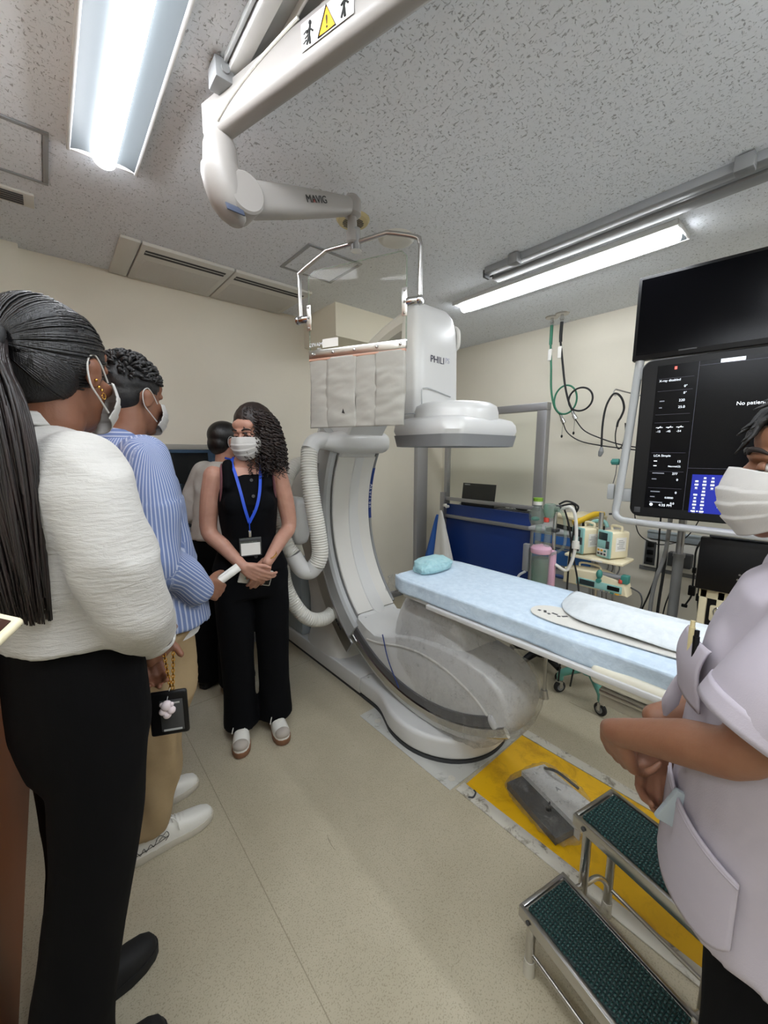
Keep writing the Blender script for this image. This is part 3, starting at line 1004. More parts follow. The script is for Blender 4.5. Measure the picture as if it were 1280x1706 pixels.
b.loft([[arc_pt(r, a, x) for r, x in ((0.795, 1.318), (0.782, 1.322), (0.780, 1.45), (0.782, 1.598), (0.795, 1.604))] for a in (-48, -52, -56, -60, -64)], cap=False)
b.build('front_cover', M['white_plastic'], g)
b = MB()
for x in (1.35, 1.57):
    b = MB(); b.cyl(arc_pt(0.784, -50.5, x), arc_pt(0.776, -50.5, x), 0.008, n=12); b.build('cover_screw', M['light_grey'], g)
# x-ray tube housing on the carriage
b = MB()
b.loft([rrect(1.46, 1.23, 0.150, 0.27, 0.46, 28, 5), rrect(1.46, 1.24, 0.145, 0.25, 0.55, 28, 5), rrect(1.46, 1.25, 0.135, 0.215, 0.63, 28, 5), rrect(1.46, 1.25, 0.125, 0.185, 0.69, 28, 5), rrect(1.46, 1.25, 0.11, 0.16, 0.715, 28, 5)])
b.build('tube_housing', M['white_plastic'], g, angle=60)
b = MB(); b.loft([rrect(1.46, 1.24, 0.10, 0.14, 0.712, 24, 4), rrect(1.46, 1.24, 0.095, 0.13, 0.742, 24, 4)]); b.build('collimator', M['dark_grey'], g)
# upper end: detector column
b = MB()
colr = []
for z, hx, y0, y1 in ((1.60, 0.150, 1.27, 1.40), (1.70, 0.150, 1.27, 1.40), (1.93, 0.148, 1.275, 1.40), (2.02, 0.143, 1.28, 1.40), (2.08, 0.130, 1.295, 1.40), (2.112, 0.105, 1.315, 1.385), (2.122, 0.06, 1.335, 1.365)):
    colr.append(rrect(1.426, (y0 + y1) / 2, hx, (y1 - y0) / 2, z, 36, 5))
b.loft(colr); hd = b.build('detector_column', M['white_plastic'], g, angle=50)
b = MB(); b.tube([(1.572, 1.29, 2.03), (1.574, 1.33, 2.05), (1.572, 1.375, 2.03), (1.574, 1.375, 1.96), (1.576, 1.33, 1.945), (1.574, 1.29, 1.96)], 0.01, 8, 4, closed=True); b.build('grip', M['warm_white'], g)
b = MB(); b.ell((1.592, 1.36, 1.87), (0.035, 0.04, 0.045)); b.build('side_knob', M['white_plastic'], g)
b = MB()
b.text('PHILI', (1.362, 1.2725, 1.857), (1, 0, 0), (0, 0, 1), 0.043, 0.001)
b.build('lettering', M['ink'], hd, smooth=False)
b = MB()
b.text('PS', (1.464, 1.2725, 1.866), (1, 0, 0), (0, 0, 1), 0.033, 0.001)
b.build('lettering', M['faded_ink'], hd, smooth=False)
b = MB()                                        # thin seam of the lower cover
b.tube([(1.245, 1.42, 1.615), (1.262, 1.30, 1.625), (1.30, 1.266, 1.63), (1.30, 1.264, 1.72), (1.315, 1.263, 1.735), (1.36, 1.264, 1.737), (1.50, 1.266, 1.715)], 0.003, 6, 4); b.build('cover_seam', M['light_grey'], hd)
# upper arm: horn from the arc to the column
b = MB(); arc_solid(b, 0.955, 1.03, 40, 84, 1.31, 1.55, 36, 0.02); b.build('upper_arm', M['warm_white'], g)
# detector: round deck and the rounded square box
b = MB(); b.lathe([(0.02, 1.672), (0.17, 1.668), (0.195, 1.655), (0.203, 1.63), (0.205, 1.585)], (1.46, 1.20, 0), 48, sy=0.92); b.build('detector_deck', M['white_plastic'], g, angle=50)
def octo(x0, x1, y0, y1, z, c):
    pts = [(x0 + c, y0), (x1 - c * 0.6, y0), (x1, y0 + c * 0.6), (x1, y1 - c * 0.6), (x1 - c * 0.6, y1), (x0 + c, y1), (x0, y1 - c), (x0, y0 + c)]
    out = []
    n = len(pts)
    for i in range(n):
        a, p, q = Vector((*pts[i - 1], z)), Vector((*pts[i], z)), Vector((*pts[(i + 1) % n], z))
        d0, d1 = (a - p).normalized(), (q - p).normalized()
        out += [p + d0 * 0.018, (p * 2 + (p + d0 * 0.018) + (p + d1 * 0.018)) / 4, p + d1 * 0.018]
    return out
b = MB()
b.loft([octo(1.215, 1.685, 1.005, 1.395, 1.525, 0.055), octo(1.208, 1.692, 0.998, 1.402, 1.545, 0.055), octo(1.212, 1.688, 1.002, 1.398, 1.572, 0.055), octo(1.225, 1.675, 1.015, 1.385, 1.592, 0.055), octo(1.26, 1.64, 1.05, 1.35, 1.604, 0.05)])
b.build('detector_box', M['white_plastic'], g, angle=35)
b = MB(); b.loft([octo(1.232, 1.668, 1.022, 1.378, 1.475, 0.055), octo(1.218, 1.682, 1.008, 1.392, 1.477, 0.055), octo(1.209, 1.691, 0.999, 1.401, 1.526, 0.055)]); b.build('detector_skirt', M['grey_plastic'], g, angle=35)
b = MB(); b.prism([(1.25, 1.045), (1.65, 1.045), (1.65, 1.355), (1.25, 1.355)], 'z', 1.476, 1.4785); b.build('detector_face', M['light_grey'], g)

# floor plate and yellow duct cover
b = MB(); b.prism([(1.188, 1.60), (1.192, 0.955), (1.60, 0.938), (1.78, 0.938), (1.78, 1.60)], 'z', 0.0, 0.004, 0.001, 1)
fp = b.build('floor_plate', M['plate']); tag(fp, 'flat grey metal plate on the floor under the C-arm base', 'floor plate')
b = MB()
for (x, y) in ((1.245, 0.99), (1.235, 1.50)):
    b = MB(); b.cyl((x, y, 0.003), (x, y, 0.0052), 0.018, n=6); b.build('bolt_cap', M['grey_tape'], fp)
yc_ = thing('floor_duct_cover', 'long yellow floor duct cover running from the C-arm base to the right', 'duct cover', (1.51, 0.0, 0.0))
b = MB(); b.prism([(1.272, 0.93), (1.285, -1.6), (1.745, -1.6), (1.735, 0.93)], 'z', 0.0, 0.0045, 0.001, 1); b.build('cover', M['yellow_floor'], yc_)
b = MB(); b.prism([(1.215, 0.94), (1.228, -1.6), (1.283, -1.6), (1.270, 0.94)], 'z', 0.0, 0.006, 0.001, 1); b.build('edging', M['grey_tape'], yc_)
b = MB(); b.prism([(1.737, 0.935), (1.747, -1.6), (1.805, -1.6), (1.79, 0.935)], 'z', 0.0, 0.006, 0.001, 1); b.build('edging', M['grey_tape'], yc_)
b = MB(); b.tube([(1.222, 0.88, 0.006), (1.235, 0.865, 0.008), (1.262, 0.872, 0.008), (1.268, 0.885, 0.006)], 0.0035, 8, 4); b.build('pull_loop', M['gasket'], yc_)

# clear film over the tube carriage
def hull_mesh(points, inflate, subdiv, amp, freq, seed):
    bm = bmesh.new()
    for p in points:
        bm.verts.new(p)
    r = bmesh.ops.convex_hull(bm, input=list(bm.verts))
    junk = [e for e in r['geom_interior'] if isinstance(e, bmesh.types.BMVert)]
    bmesh.ops.delete(bm, geom=junk, context='VERTS')
    bmesh.ops.triangulate(bm, faces=list(bm.faces))
    for _ in range(subdiv):
        bmesh.ops.subdivide_edges(bm, edges=[e for e in bm.edges if e.calc_length() > 0.015], cuts=1, use_grid_fill=False)
        bmesh.ops.triangulate(bm, faces=list(bm.faces))
        bmesh.ops.smooth_vert(bm, verts=list(bm.verts), factor=0.4, use_axis_x=True, use_axis_y=True, use_axis_z=True)
    bm.normal_update()
    off = Vector((seed, seed * 1.7, 0))
    for v in bm.verts:
        q = v.co * freq + off
        n = mnoise.noise(q)
        r1 = 1 - 2.4 * abs(mnoise.noise(Vector((q.x * 1.7 + 4, q.y * 1.7, q.z * 1.1))))
        r2 = 1 - 2.4 * abs(mnoise.noise(Vector((q.x * 3.6, q.y * 2.4 + 9, q.z * 3.1))))
        v.co = v.co + v.normal * (inflate + amp * (0.6 * n + 0.7 * r1 + 0.35 * r2))
    return bm
def film_over(build_shapes, voxel, inflate, amp, freq, seed, keep):
    mb = MB(); build_shapes(mb)
    bmesh.ops.recalc_face_normals(mb.bm, faces=list(mb.bm.faces))
    me = bpy.data.meshes.new('tmp'); mb.bm.to_mesh(me); mb.bm.free()
    o = bpy.data.objects.new('tmp', me); COL.objects.link(o)
    r = o.modifiers.new('r', 'REMESH'); r.mode = 'VOXEL'; r.voxel_size = voxel
    s = o.modifiers.new('s', 'SMOOTH'); s.factor = 0.5; s.iterations = 8
    out = bpy.data.meshes.new_from_object(o.evaluated_get(bpy.context.evaluated_depsgraph_get()))
    bpy.data.objects.remove(o); bpy.data.meshes.remove(me)
    bm = bmesh.new(); bm.from_mesh(out); bpy.data.meshes.remove(out)
    bm.normal_update()
    off = Vector((seed, seed * 1.7, 0))
    for v in bm.verts:
        q = v.co * freq + off
        r1 = 1 - 2.4 * abs(mnoise.noise(Vector((q.x * 1.3 + 4, q.y * 1.6, q.z * 0.8))))
        r2 = 1 - 2.4 * abs(mnoise.noise(Vector((q.x * 3.2, q.y * 2.6 + 9, q.z * 1.9))))
        v.co = v.co + v.normal * (inflate + amp * (0.5 * mnoise.noise(q) + 0.7 * r1 + 0.35 * r2))
    bmesh.ops.delete(bm, geom=[v for v in bm.verts if not keep(v.co)], context='VERTS')
    mb = MB(); mb.bm.free(); mb.bm = bm
    return mb
def _shapes(mb):
    mb.loft([pr_scaled(x, s) for x, s in ((1.29, 0.94), (1.312, 0.97), (1.345, 0.99), (1.40, 0.995), (1.49, 0.98), (1.55, 0.93), (1.595, 0.86), (1.61, 0.79))])
    mb.loft([rrect(1.46, 1.23, 0.150, 0.27, 0.40, 28, 4), rrect(1.46, 1.24, 0.145, 0.25, 0.55, 28, 4), rrect(1.46, 1.25, 0.135, 0.215, 0.63, 28, 4), rrect(1.46, 1.25, 0.125, 0.185, 0.69, 28, 4), rrect(1.46, 1.25, 0.11, 0.16, 0.725, 28, 4)])
def _keep(c):
    edge = 1.40 + 0.03 * mnoise.noise(Vector((c.x * 9, c.z * 12, 2)))
    return c.y < edge + 0.12 * max(0, c.z - 0.52) - 1.3 * max(0, 0.40 - c.z)
mb = film_over(_shapes, 0.009, 0.013, 0.010, 10.0, 3.1, _keep)
fo = mb.build('plastic_cover', M['film'], None, angle=35)
tag(fo, 'crinkled clear plastic film wrapped over the lower tube end of the C-arm', 'plastic cover')
b = MB(); b.tube([(1.262, 1.49, 0.50), (1.258, 1.44, 0.38), (1.262, 1.36, 0.255)], 0.003, 6, 4); b.build('blue_tie', M['blue_label'], fo)

# ------------------------------------------------------------------ patient table
tb = thing('patient_table', 'x-ray patient table with cream mattress and steel side rails', 'table', (1.48, 0.0, 0.0))
TX0, TX1, TY1, TY0 = 1.265, 1.70, 1.40, -1.5
b = MB(); b.box2((TX0, TY0, 0.752), (TX1, TY1 - 0.06, 0.778), 0.008); b.build('table_top', M['white_plastic'], tb)
b = MB(); b.box2((TX0 + 0.005, TY0, 0.778), (TX1 - 0.005, TY1 - 0.02, 0.838), 0.022, 4); b.build('mattress', M['mattress'], tb)
for xs in (TX0 - 0.014, TX1 + 0.014):
    b = MB(); b.box2((xs - 0.014, TY0 + 0.3, 0.752), (xs + 0.006, 1.16, 0.772), 0.004)
    b.build('side_rail', M['white_plastic'], tb)
b = MB(); b.box2((TX0 - 0.02, TY0, 0.726), (TX0 + 0.05, 0.455, 0.79), 0.018, 3); b.build('side_pad', M['mattress'], tb)
b = MB(); b.box2((TX0 - 0.018, TY0 + 0.25, 0.672), (TX0 + 0.02, 0.42, 0.722), 0.004); b.box2((TX0 - 0.026, TY0 + 0.25, 0.708), (TX0 + 0.03, 0.42, 0.724), 0.002); b.build('accessory_rail', M['steel'], tb)
b = MB(); b.cyl((TX0 + 0.03, 0.365, 0.66), (TX0 + 0.03, 0.365, 0.752), 0.03, 0.036, 20); b.build('rail_bracket', M['steel'], tb)
b = MB(); b.box2((1.36, TY0 + 0.1, 0.60), (1.62, 0.30, 0.752), 0.02); b.box2((1.36, -1.35, 0.0), (1.62, -0.65, 0.60), 0.03); b.build('pedestal', M['white_plastic'], tb)
# blue drape over the mattress: top, rounded edges, hanging sides
def drape(x0, x1, y0, y1, ztop, hang_l, hang_r, hang_end, amp, seed, nu=60, nv=120, rad=0.03, endround=True):
    """sheet lying on a slab and hanging over both long sides and its far end"""
    bm = MB()
    W = x1 - x0
    total = hang_l + W + hang_r
    L = (y1 - y0) + hang_end
    def fn(u, v):
        s = u * total
        t = v * L
        y = y0 + t
        dz = 0
        if y > y1:
            dz = y - y1
            y = y1 + 0.012 * math.sin(dz * 20)
        nz = mnoise.noise(Vector((s * 5 + seed, t * 5, 0))) + 0.5 * mnoise.noise(Vector((s * 13 + seed, t * 11, 3)))
        # corner rounding of the far end in plan
        if s < hang_l:
            d = hang_l - s
            x = x0 - 0.006 - 0.010 * nz * min(1, d / 0.04)
            z = ztop - d
        elif s > hang_l + W:
            d = s - hang_l - W
            x = x1 + 0.006 + 0.010 * nz * min(1, d / 0.04)
            z = ztop - d
        else:
            e = min(s - hang_l, hang_l + W - s)
            x = x0 + s - hang_l
            z = ztop - (max(0, rad - e) ** 2) / (2 * rad) * 0.7 + amp * nz
        e2 = y1 - y
        if dz > 0:
            z = min(z, ztop - 0.4 * rad) - dz if hang_l <= s <= hang_l + W else z - dz * 0.15
        elif e2 < rad:
            z -= (rad - e2) ** 2 / (2 * rad) * 0.7
        if endround:
            k = max(0.0, (y - (y1 - 0.10)) / 0.10)
            xc = (x0 + x1) / 2
            x = xc + (x - xc) * (1 - 0.16 * k * k)
        return Vector((x, y, z))
    bm.grid(fn, nu, nv)
    return bm
d_ = drape(TX0, TX1, -1.0, 1.425, 0.848, 0.075, 0.06, 0.085, 0.003, 1.0)
dr_ = d_.build('table_drape', M['drape'], None, angle=180, thick=0.002)
tag(dr_, 'pale blue nonwoven drape covering the patient table', 'drape')
b = MB()
b.grid(lambda u, v: Vector((TX0 - 0.022 + 0.26 * u + 0.012 * sin(v * 6), 1.432 + 0.012 * sin(u * 9) + 0.02 * v * sin(u * 14), 0.835 - (0.075 + 0.03 * sin(u * 5)) * v)), 24, 12)
tag(b.build('plastic_sheet', M['film'], None, angle=180), 'clear plastic sheet hanging from the head end of the table drape', 'plastic sheet')
b = MB()
_nz = lambda x, y, s: mnoise.noise(Vector((x * 9 + s, y * 9, s)))
def ws(u, v):
    y = 0.70 - v * 1.4
    x = 1.375 + 0.03 * math.exp(-v * 8) + u * (0.335 - 0.03 * math.exp(-v * 8))
    if v < 0.12:
        x = 1.70 - (1.70 - x) * math.sqrt(max(0.02, 1 - ((0.12 - v) / 0.12) ** 2)) ** 0.8
    x -= 0.02 * sin(v * 9)
    z = 0.8545 + 0.055 * math.exp(-((u - 0.35) / 0.30) ** 2) * min(1, v * 9) + 0.006 * _nz(x, y, 4)
    if u > 0.97:
        z = 0.84
    z = max(z, 0.853)
    return Vector((x, y, z))
b.grid(ws, 34, 90)
tag(b.build('white_sheet', M['drape_white'], None, angle=180, thick=0.002), 'loose white sheet lying lengthwise on the blue table drape', 'sheet')
bd = thing('arm_board', 'flat cream arm board with rounded end lying on the blue drape', 'arm board', (1.38, 0.50, 0.853))
pl_ = [(1.33, 0.42), (1.315, 0.58), (1.318, 0.655), (1.335, 0.705), (1.375, 0.728), (1.42, 0.718), (1.455, 0.67), (1.46, 0.58), (1.44, 0.2), (1.36, 0.2)]
b = MB(); b.prism([tuple(p)[:2] for p in catmull([(x, y, 0) for x, y in pl_], 4, True)], 'z', 0.8525, 0.8575, 0.001, 1); b.build('board', M['off_white'], bd)
b = MB()
for i, (x, y) in enumerate(((1.372, 0.695), (1.377, 0.675), (1.367, 0.655), (1.382, 0.64), (1.372, 0.62), (1.387, 0.605))):
    b.box((x, y, 0.8578), (0.022 if i % 2 else 0.012, 0.010, 0.0006), 0, (0, 0, 0.5 * i))
b.build('printed_mark', M['dark_grey'], bd)
# bunched cap / cloth at the head end
b = MB()
tmp = bmesh.new(); bmesh.ops.create_icosphere(tmp, subdivisions=5, radius=1.0)
for v in tmp.verts:
    p = v.co.copy()
    n = mnoise.noise(p * 2.1 + Vector((5, 2, 1))) * 0.14 + abs(mnoise.noise(Vector((p.x * 4, p.y * 7, p.z * 3)))) * 0.14
    p *= 1 + n
    z = max(p.z, -0.35)
    # folded pouch: long along the table width, squared off
    v.co = Vector((1.475 + 0.118 * math.copysign(abs(p.x) ** 0.6, p.x) + 0.02 * p.y, 1.335 + 0.068 * math.copysign(abs(p.y) ** 0.7, p.y), 0.872 + 0.044 * z * (1 - 0.25 * p.x)))
b.merge(tmp)
cp = b.build('folded_cloth', M['cap_blue'], None, angle=180); tag(cp, 'bunched aqua cloth at the far head end of the table', 'cloth')

# ------------------------------------------------------------------ shield arm and lead shield
ar = thing('shield_arm', 'white jointed ceiling arm with warning label holding the clear shield', 'support arm', (0.47, 1.24, 2.2))
bd_ = Vector((0.276, -0.961, 0.0)).normalized()
bs_ = Vector((bd_.y, -bd_.x, 0))           # sideways (+ = toward the near-left face is -bs)
E0 = Vector((0.468, 1.27, 2.33))
b = MB()
rings = []
for t in (-0.045, -0.04, -0.02, 0.1, 0.5, 1.0, 1.5, 2.2):
    q = 0.7 if t == -0.045 else 1.0
    hw, z0, z1 = 0.027, 2.335, 2.432
    prof = [(-hw, z1 - 0.006), (-hw + 0.006, z1), (hw - 0.006, z1), (hw, z1 - 0.006), (hw, z0 + 0.02), (hw - 0.006, z0 + 0.004), (hw - 0.015, z0), (-hw + 0.015, z0), (-hw + 0.006, z0 + 0.004), (-hw, z0 + 0.02)]
    rings.append([E0 + bd_ * t + bs_ * (x * q) + Vector((0, 0, (z - 2.33 - 0.035) * q + 0.035)) for x, z in prof])
b.loft(rings); beam = b.build('beam', M['arm_white'], ar, angle=50)
b = MB(); b.cyl(E0 + bd_ * 1.45 + Vector((0, 0, 0.08)), (E0 + bd_ * 1.45).to_2d().to_3d() + Vector((0, 0, ZC - 0.05)), 0.05, n=28); b.build('carriage_pivot', M['arm_white'], ar)
b = MB()
P0 = E0 - bs_ * 0.053
def onb(t, z):
    return E0 + bd_ * t - bs_ * (-0.0535) + Vector((0, 0, z - 2.33)) if False else E0 + bd_ * t + bs_ * SIDE * 0.0285 + Vector((0, 0, z - 2.33))
SIDE = -1 if (E0 + bs_ * -0.05).x < (E0 + bs_ * 0.05).x else 1
b.tube([onb(0.03, 2.355), onb(0.10, 2.385), onb(0.20, 2.412), onb(0.30, 2.428), onb(0.345, 2.434)], 0.004, 8, 4); b.build('cable', M['off_white'], ar)
wl_ = MB()
wr = (bd_ * 1)
c0 = onb(0.41, 2.4000)
def lp(u, z, o=0.0012):
    return onb(0.355 + u * 0.84, z) + bs_ * SIDE * o
wl_.face([lp(0, 2.3590), lp(0.18, 2.3590), lp(0.18, 2.414), lp(0, 2.414)])
lb = wl_.build('warning_label', M['label_white'], beam, smooth=False)
b = MB(); b.prism([(0, 0), (1, 0), (0.5, 1)], 'z', 0, 1)
b.bm.free(); b = MB()
b.face([lp(0.062, 2.3620, .002), lp(0.122, 2.3620, .002), lp(0.092, 2.4110, .002)]); b.build('triangle', M['amber'], beam, smooth=False)
b = MB()
tri = [lp(0.062, 2.3620, .0026), lp(0.122, 2.3620, .0026), lp(0.092, 2.4110, .0026)]
b.tube(tri, 0.0016, 6, closed=True)
b.text('!', lp(0.087, 2.3690, .0026), wr, (0, 0, 1), 0.034)
for u, s in ((0.03, 1), (0.15, 1)):
    b.ell(lp(u + 0.004, 2.4030, .002), (0.004, 0.004, 0.005), None, 10, 6)
    b.tube([lp(u + .004, 2.3980, .002), lp(u, 2.3840, .002), lp(u + .003, 2.3640, .002)], 0.0028, 6)
    b.tube([lp(u - .010, 2.3880, .002), lp(u + .002, 2.3940, .002), lp(u + .014, 2.3840, .002)], 0.002, 6)
    b.tube([lp(u, 2.3820, .002), lp(u - .009, 2.3660, .002)], 0.0024, 6)
for q in ((0.008, 2.3720), (0.014, 2.3800), (0.010, 2.3900)):
    b.tube([lp(q[0], q[1], .002), lp(q[0] + .012, q[1] + .004, .002)], 0.0012, 5)
b.build('pictogram', M['ink_black'], beam, smooth=False)
# elbow: vertical post, round joint, spring arm
b = MB()
EL = E0 + bd_ * -0.005
b.loft([[EL + Vector((rr * cos(2 * pi * k / 28), rr * sin(2 * pi * k / 28), z - 2.33)) for k in range(28)] for z, rr in ((2.36, 0.026), (2.345, 0.036), (2.32, 0.045), (2.262, 0.049))])
b.build('elbow_post', M['arm_white'], ar)
AD = Vector((0.50, 0.02, 0.0)).normalized()
AP = EL + Vector((0.020, 0, -0.145))
HUB = Vector((0.982, 1.335, 2.335))
b = MB()
b.loft([[EL + AD * dx + Vector((0.054 * s * cos(2 * pi * k / 28), 0.054 * s * sin(2 * pi * k / 28), z - 2.33)) for k in range(28)]
        for z, s, dx in ((2.262, 1.0, 0.0), (2.245, 1.02, 0.0), (2.21, 1.0, 0.006), (2.17, 0.9, 0.016), (2.145, 0.7, 0.028), (2.13, 0.4, 0.036))])
b.build('elbow_shell', M['arm_white'], ar, angle=60)
b = MB(); b.box(EL + AD * 0.018 + Vector((0, -0.047, -0.185)), (0.052, 0.004, 0.026), 0.001, (radians(-30), 0, 0.05)); b.build('type_plate', pm('slate_plate', (66, 74, 92), 0.4), ar)
sd = Vector((AD.y, -AD.x, 0))
A0 = EL + AD * 0.055 + Vector((0, 0, -0.125))
for s in (1,):
    b = MB(); b.lathe([(0.002, -0.05), (0.050, -0.05), (0.056, -0.044), (0.056, 0.044), (0.050, 0.05), (0.002, 0.05)], A0, 36, axis=sd); b.build('joint_disc', M['arm_white'], ar)
b = MB()
HE = Vector((0.968, 1.333, 2.372))
ad = (HE - A0)
rings = []
for t, h, w in ((0.02, 0.044, 0.040), (0.10, 0.048, 0.040), (0.4, 0.044, 0.037), (0.75, 0.036, 0.033), (0.93, 0.030, 0.030), (1.0, 0.026, 0.026)):
    c = A0 + ad * t
    dirn = ad.normalized(); sdv = dirn.cross(Vector((0, 0, 1))).normalized(); upv = sdv.cross(dirn)
    rings.append([c + sdv * w * math.copysign(abs(cos(2 * pi * k / 28)) ** 0.65, cos(2 * pi * k / 28)) + upv * h * math.copysign(abs(sin(2 * pi * k / 28)) ** 0.65, sin(2 * pi * k / 28)) for k in range(28)])
b.loft(rings); sa = b.build('spring_arm', M['arm_white'], ar, angle=60)
b = MB()
dirn = ad.normalized(); sdv = dirn.cross(Vector((0, 0, 1))).normalized(); upv = sdv.cross(dirn)
if sdv.y > 0: sdv = -sdv
b.text('MAVIG', A0 + ad * 0.48 + sdv * 0.0385 - upv * 0.010, dirn + sdv * 0.018, upv, 0.031, 0.0012); b.build('lettering', M['ink_black'], sa, smooth=False)
b = MB(); b.text('A', A0 + ad * 0.48 + sdv * 0.0395 - upv * 0.010 + dirn * 0.029, dirn + sdv * 0.018, upv, 0.014, 0.0012); b.build('lettering', M['ink_red'], sa, smooth=False)
b = MB(); b.lathe([(0.004, 0.036), (0.024, 0.034), (0.034, 0.02), (0.034, -0.028), (0.026, -0.036), (0.004, -0.038)], HE + dirn * 0.012, 30); b.build('end_knuckle', M['arm_white'], ar)
b = MB(); b.lathe([(0.016, 0.0), (0.018, -0.02), (0.019, -0.05), (0.023, -0.055), (0.023, -0.09), (0.017, -0.095)], HE + dirn * 0.012 + Vector((0, 0, -0.034)), 26); b.build('drop_shaft', M['arm_white'], ar)

sh = thing('lead_shield', 'clear ceiling-hung radiation shield with grey flap curtain', 'radiation shield', (0.99, 1.33, 1.55))
sl = Vector((0.419, -0.908, 0)).normalized()          # left (far) to right (near)
sn = Vector((sl.y, -sl.x, 0))
if sn.y > 0: sn = -sn                                  # toward the viewer
S0 = Vector((0.896, 1.531, 0))
def sp(a, z, o=0.0):
    return S0 + sl * a + sn * o + Vector((0, 0, z))
SW = 0.437
b = MB()
ring_o = [sp(0.0, 1.845), sp(SW, 1.845), sp(SW, 2.165), sp(SW - 0.02, 2.185), sp(0.03, 2.185), sp(0.0, 2.165)]
b.loft([[p + sn * 0.006 for p in ring_o], [p - sn * 0.006 for p in ring_o]])
b.build('acrylic_pane', M['acrylic'], sh, smooth=False)
b = MB()
for a in (0.0, SW):
    b.tube([sp(a, 1.86), sp(a, 2.165)], 0.003, 6)
b.tube([sp(SW, 2.165), sp(SW - 0.02, 2.185), sp(0.03, 2.185), sp(0, 2.165)], 0.0022, 6)
b.build('pane_edge', M['clear_plastic'], sh)
b = MB(); b.box(sp(SW / 2, 1.858, 0.0), (SW + 0.004, 0.018, 0.034), 0.003, (0, 0, math.atan2(sl.y, sl.x))); b.build('clamp_strip', M['steel'], sh)
b = MB(); b.box(sp(SW / 2, 1.836, 0.004), (SW + 0.002, 0.014, 0.010), 0.003, (0, 0, math.atan2(sl.y, sl.x))); b.build('edge_strip', M['copper_strip'], sh)
b = MB()
for i in range(5):
    b = MB(); b.lathe([(0.001, 0.007), (0.005, 0.005), (0.007, 0.0)], sp(0.02 + i * (SW - 0.04) / 4, 1.858, 0.009), 12, axis=sn); b.build('rivet', M['chrome'], sh)
fl = ((0.0, 0.088), (0.085, 0.222), (0.218, 0.315), (0.311, SW))
for i, (a0, a1) in enumerate(fl):
    b = MB()
    def ff(u, v, a0=a0, a1=a1, i=i):
        a = a0 + (a1 - a0) * u + (0.006 * sin(v * 3 + i) if 0 < u < 1 else 0.004 * sin(v * 5 + i * 2))
        z = 1.838 - v * 0.283
        bulge = 0.007 * sin(pi * u) * (0.4 + 0.6 * v)
        wr_ = 0.003 * mnoise.noise(Vector((a * 14, z * 26 + i * 3, i))) + 0.0022 * mnoise.noise(Vector((a * 8 + z * 30, z * 40 - a * 20, i + 7)))
        return sp(a, z, 0.004 + bulge + wr_ * min(1, v * 4) * 1.3 + (0.003 if i % 2 else 0))
    b.grid(ff, 20, 44)
    b.build('curtain_flap', M['vinyl_curtain'], sh, angle=180, thick=0.006)
b = MB(); q = [sp(0.165, 1.612, 0.026), sp(0.180, 1.608, 0.026), sp(0.176, 1.618, 0.026), sp(0.172, 1.630, 0.026)]
b.face([q[0], q[1], q[2], q[3]]); b.build('torn_hole', M['ink_black'], sh, smooth=False)
b = MB(); b.box(sp(0.105, 1.897, 0.0075), (0.075, 0.001, 0.034), 0, (0, 0, math.atan2(sl.y, sl.x))); b.build('sticker', M['label_white'], sh)
b = MB(); b.text('MAVIG', sp(0.068, 1.889, 0.0075), -sl, (0, 0, 1), 0.022, 0.0006); b.text('gmbh', sp(0.060, 1.877, 0.0075), -sl, (0, 0, 1), 0.009, 0.0006); b.build('printing', M['white_ink'], sh, smooth=False)
# steel yoke
yk = MB()
yp = [(-0.045, 1.995), (-0.045, 2.165), (-0.040, 2.19), (0.075, 2.243), (0.10, 2.25), (0.225, 2.252)]
yq = [(0.225, 2.252), (0.34, 2.258), (0.37, 2.255), (0.47, 2.222), (0.487, 2.20), (0.490, 2.165), (0.490, 1.995)]
HZ = -0.0
yk.tube([sp(a, z) for a, z in yp], 0.0085, 14, 4); yk.tube([sp(a, z) for a, z in yq], 0.0085, 14, 4)
yk.build('yoke', M['steel'], sh)
b = MB(); b.cyl(sp(0.225, 2.225), sp(0.225, 2.30), 0.018, n=26); b.cyl(sp(0.225, 2.222), sp(0.225, 2.242), 0.0215, n=26); b.build('yoke_hub', M['chrome'], sh)
for a, d in ((-0.012, -1), (SW + 0.012, 1)):
    b = MB(); b.box(sp(a - d * 0.016, 2.005, 0.009), (0.022, 0.004, 0.10), 0.0015, (0, 0, math.atan2(sl.y, sl.x)))
    for z in (1.965, 2.005, 2.045):
        b.lathe([(0.001, 0.005), (0.004, 0.003), (0.005, 0.0)], sp(a - d * 0.016, z, 0.011), 10, axis=sn)
    b.build('clamp_plate', M['steel'], sh)
    b = MB(); b.cyl(sp(a - d * 0.01, 2.005), sp(a + d * 0.035, 2.005), 0.016, n=24, bev=0.002); b.cyl(sp(a + d * 0.036, 2.005), sp(a + d * 0.05, 2.005), 0.018, n=24, bev=0.002); b.build('clamp_knob', M['chrome'], sh)
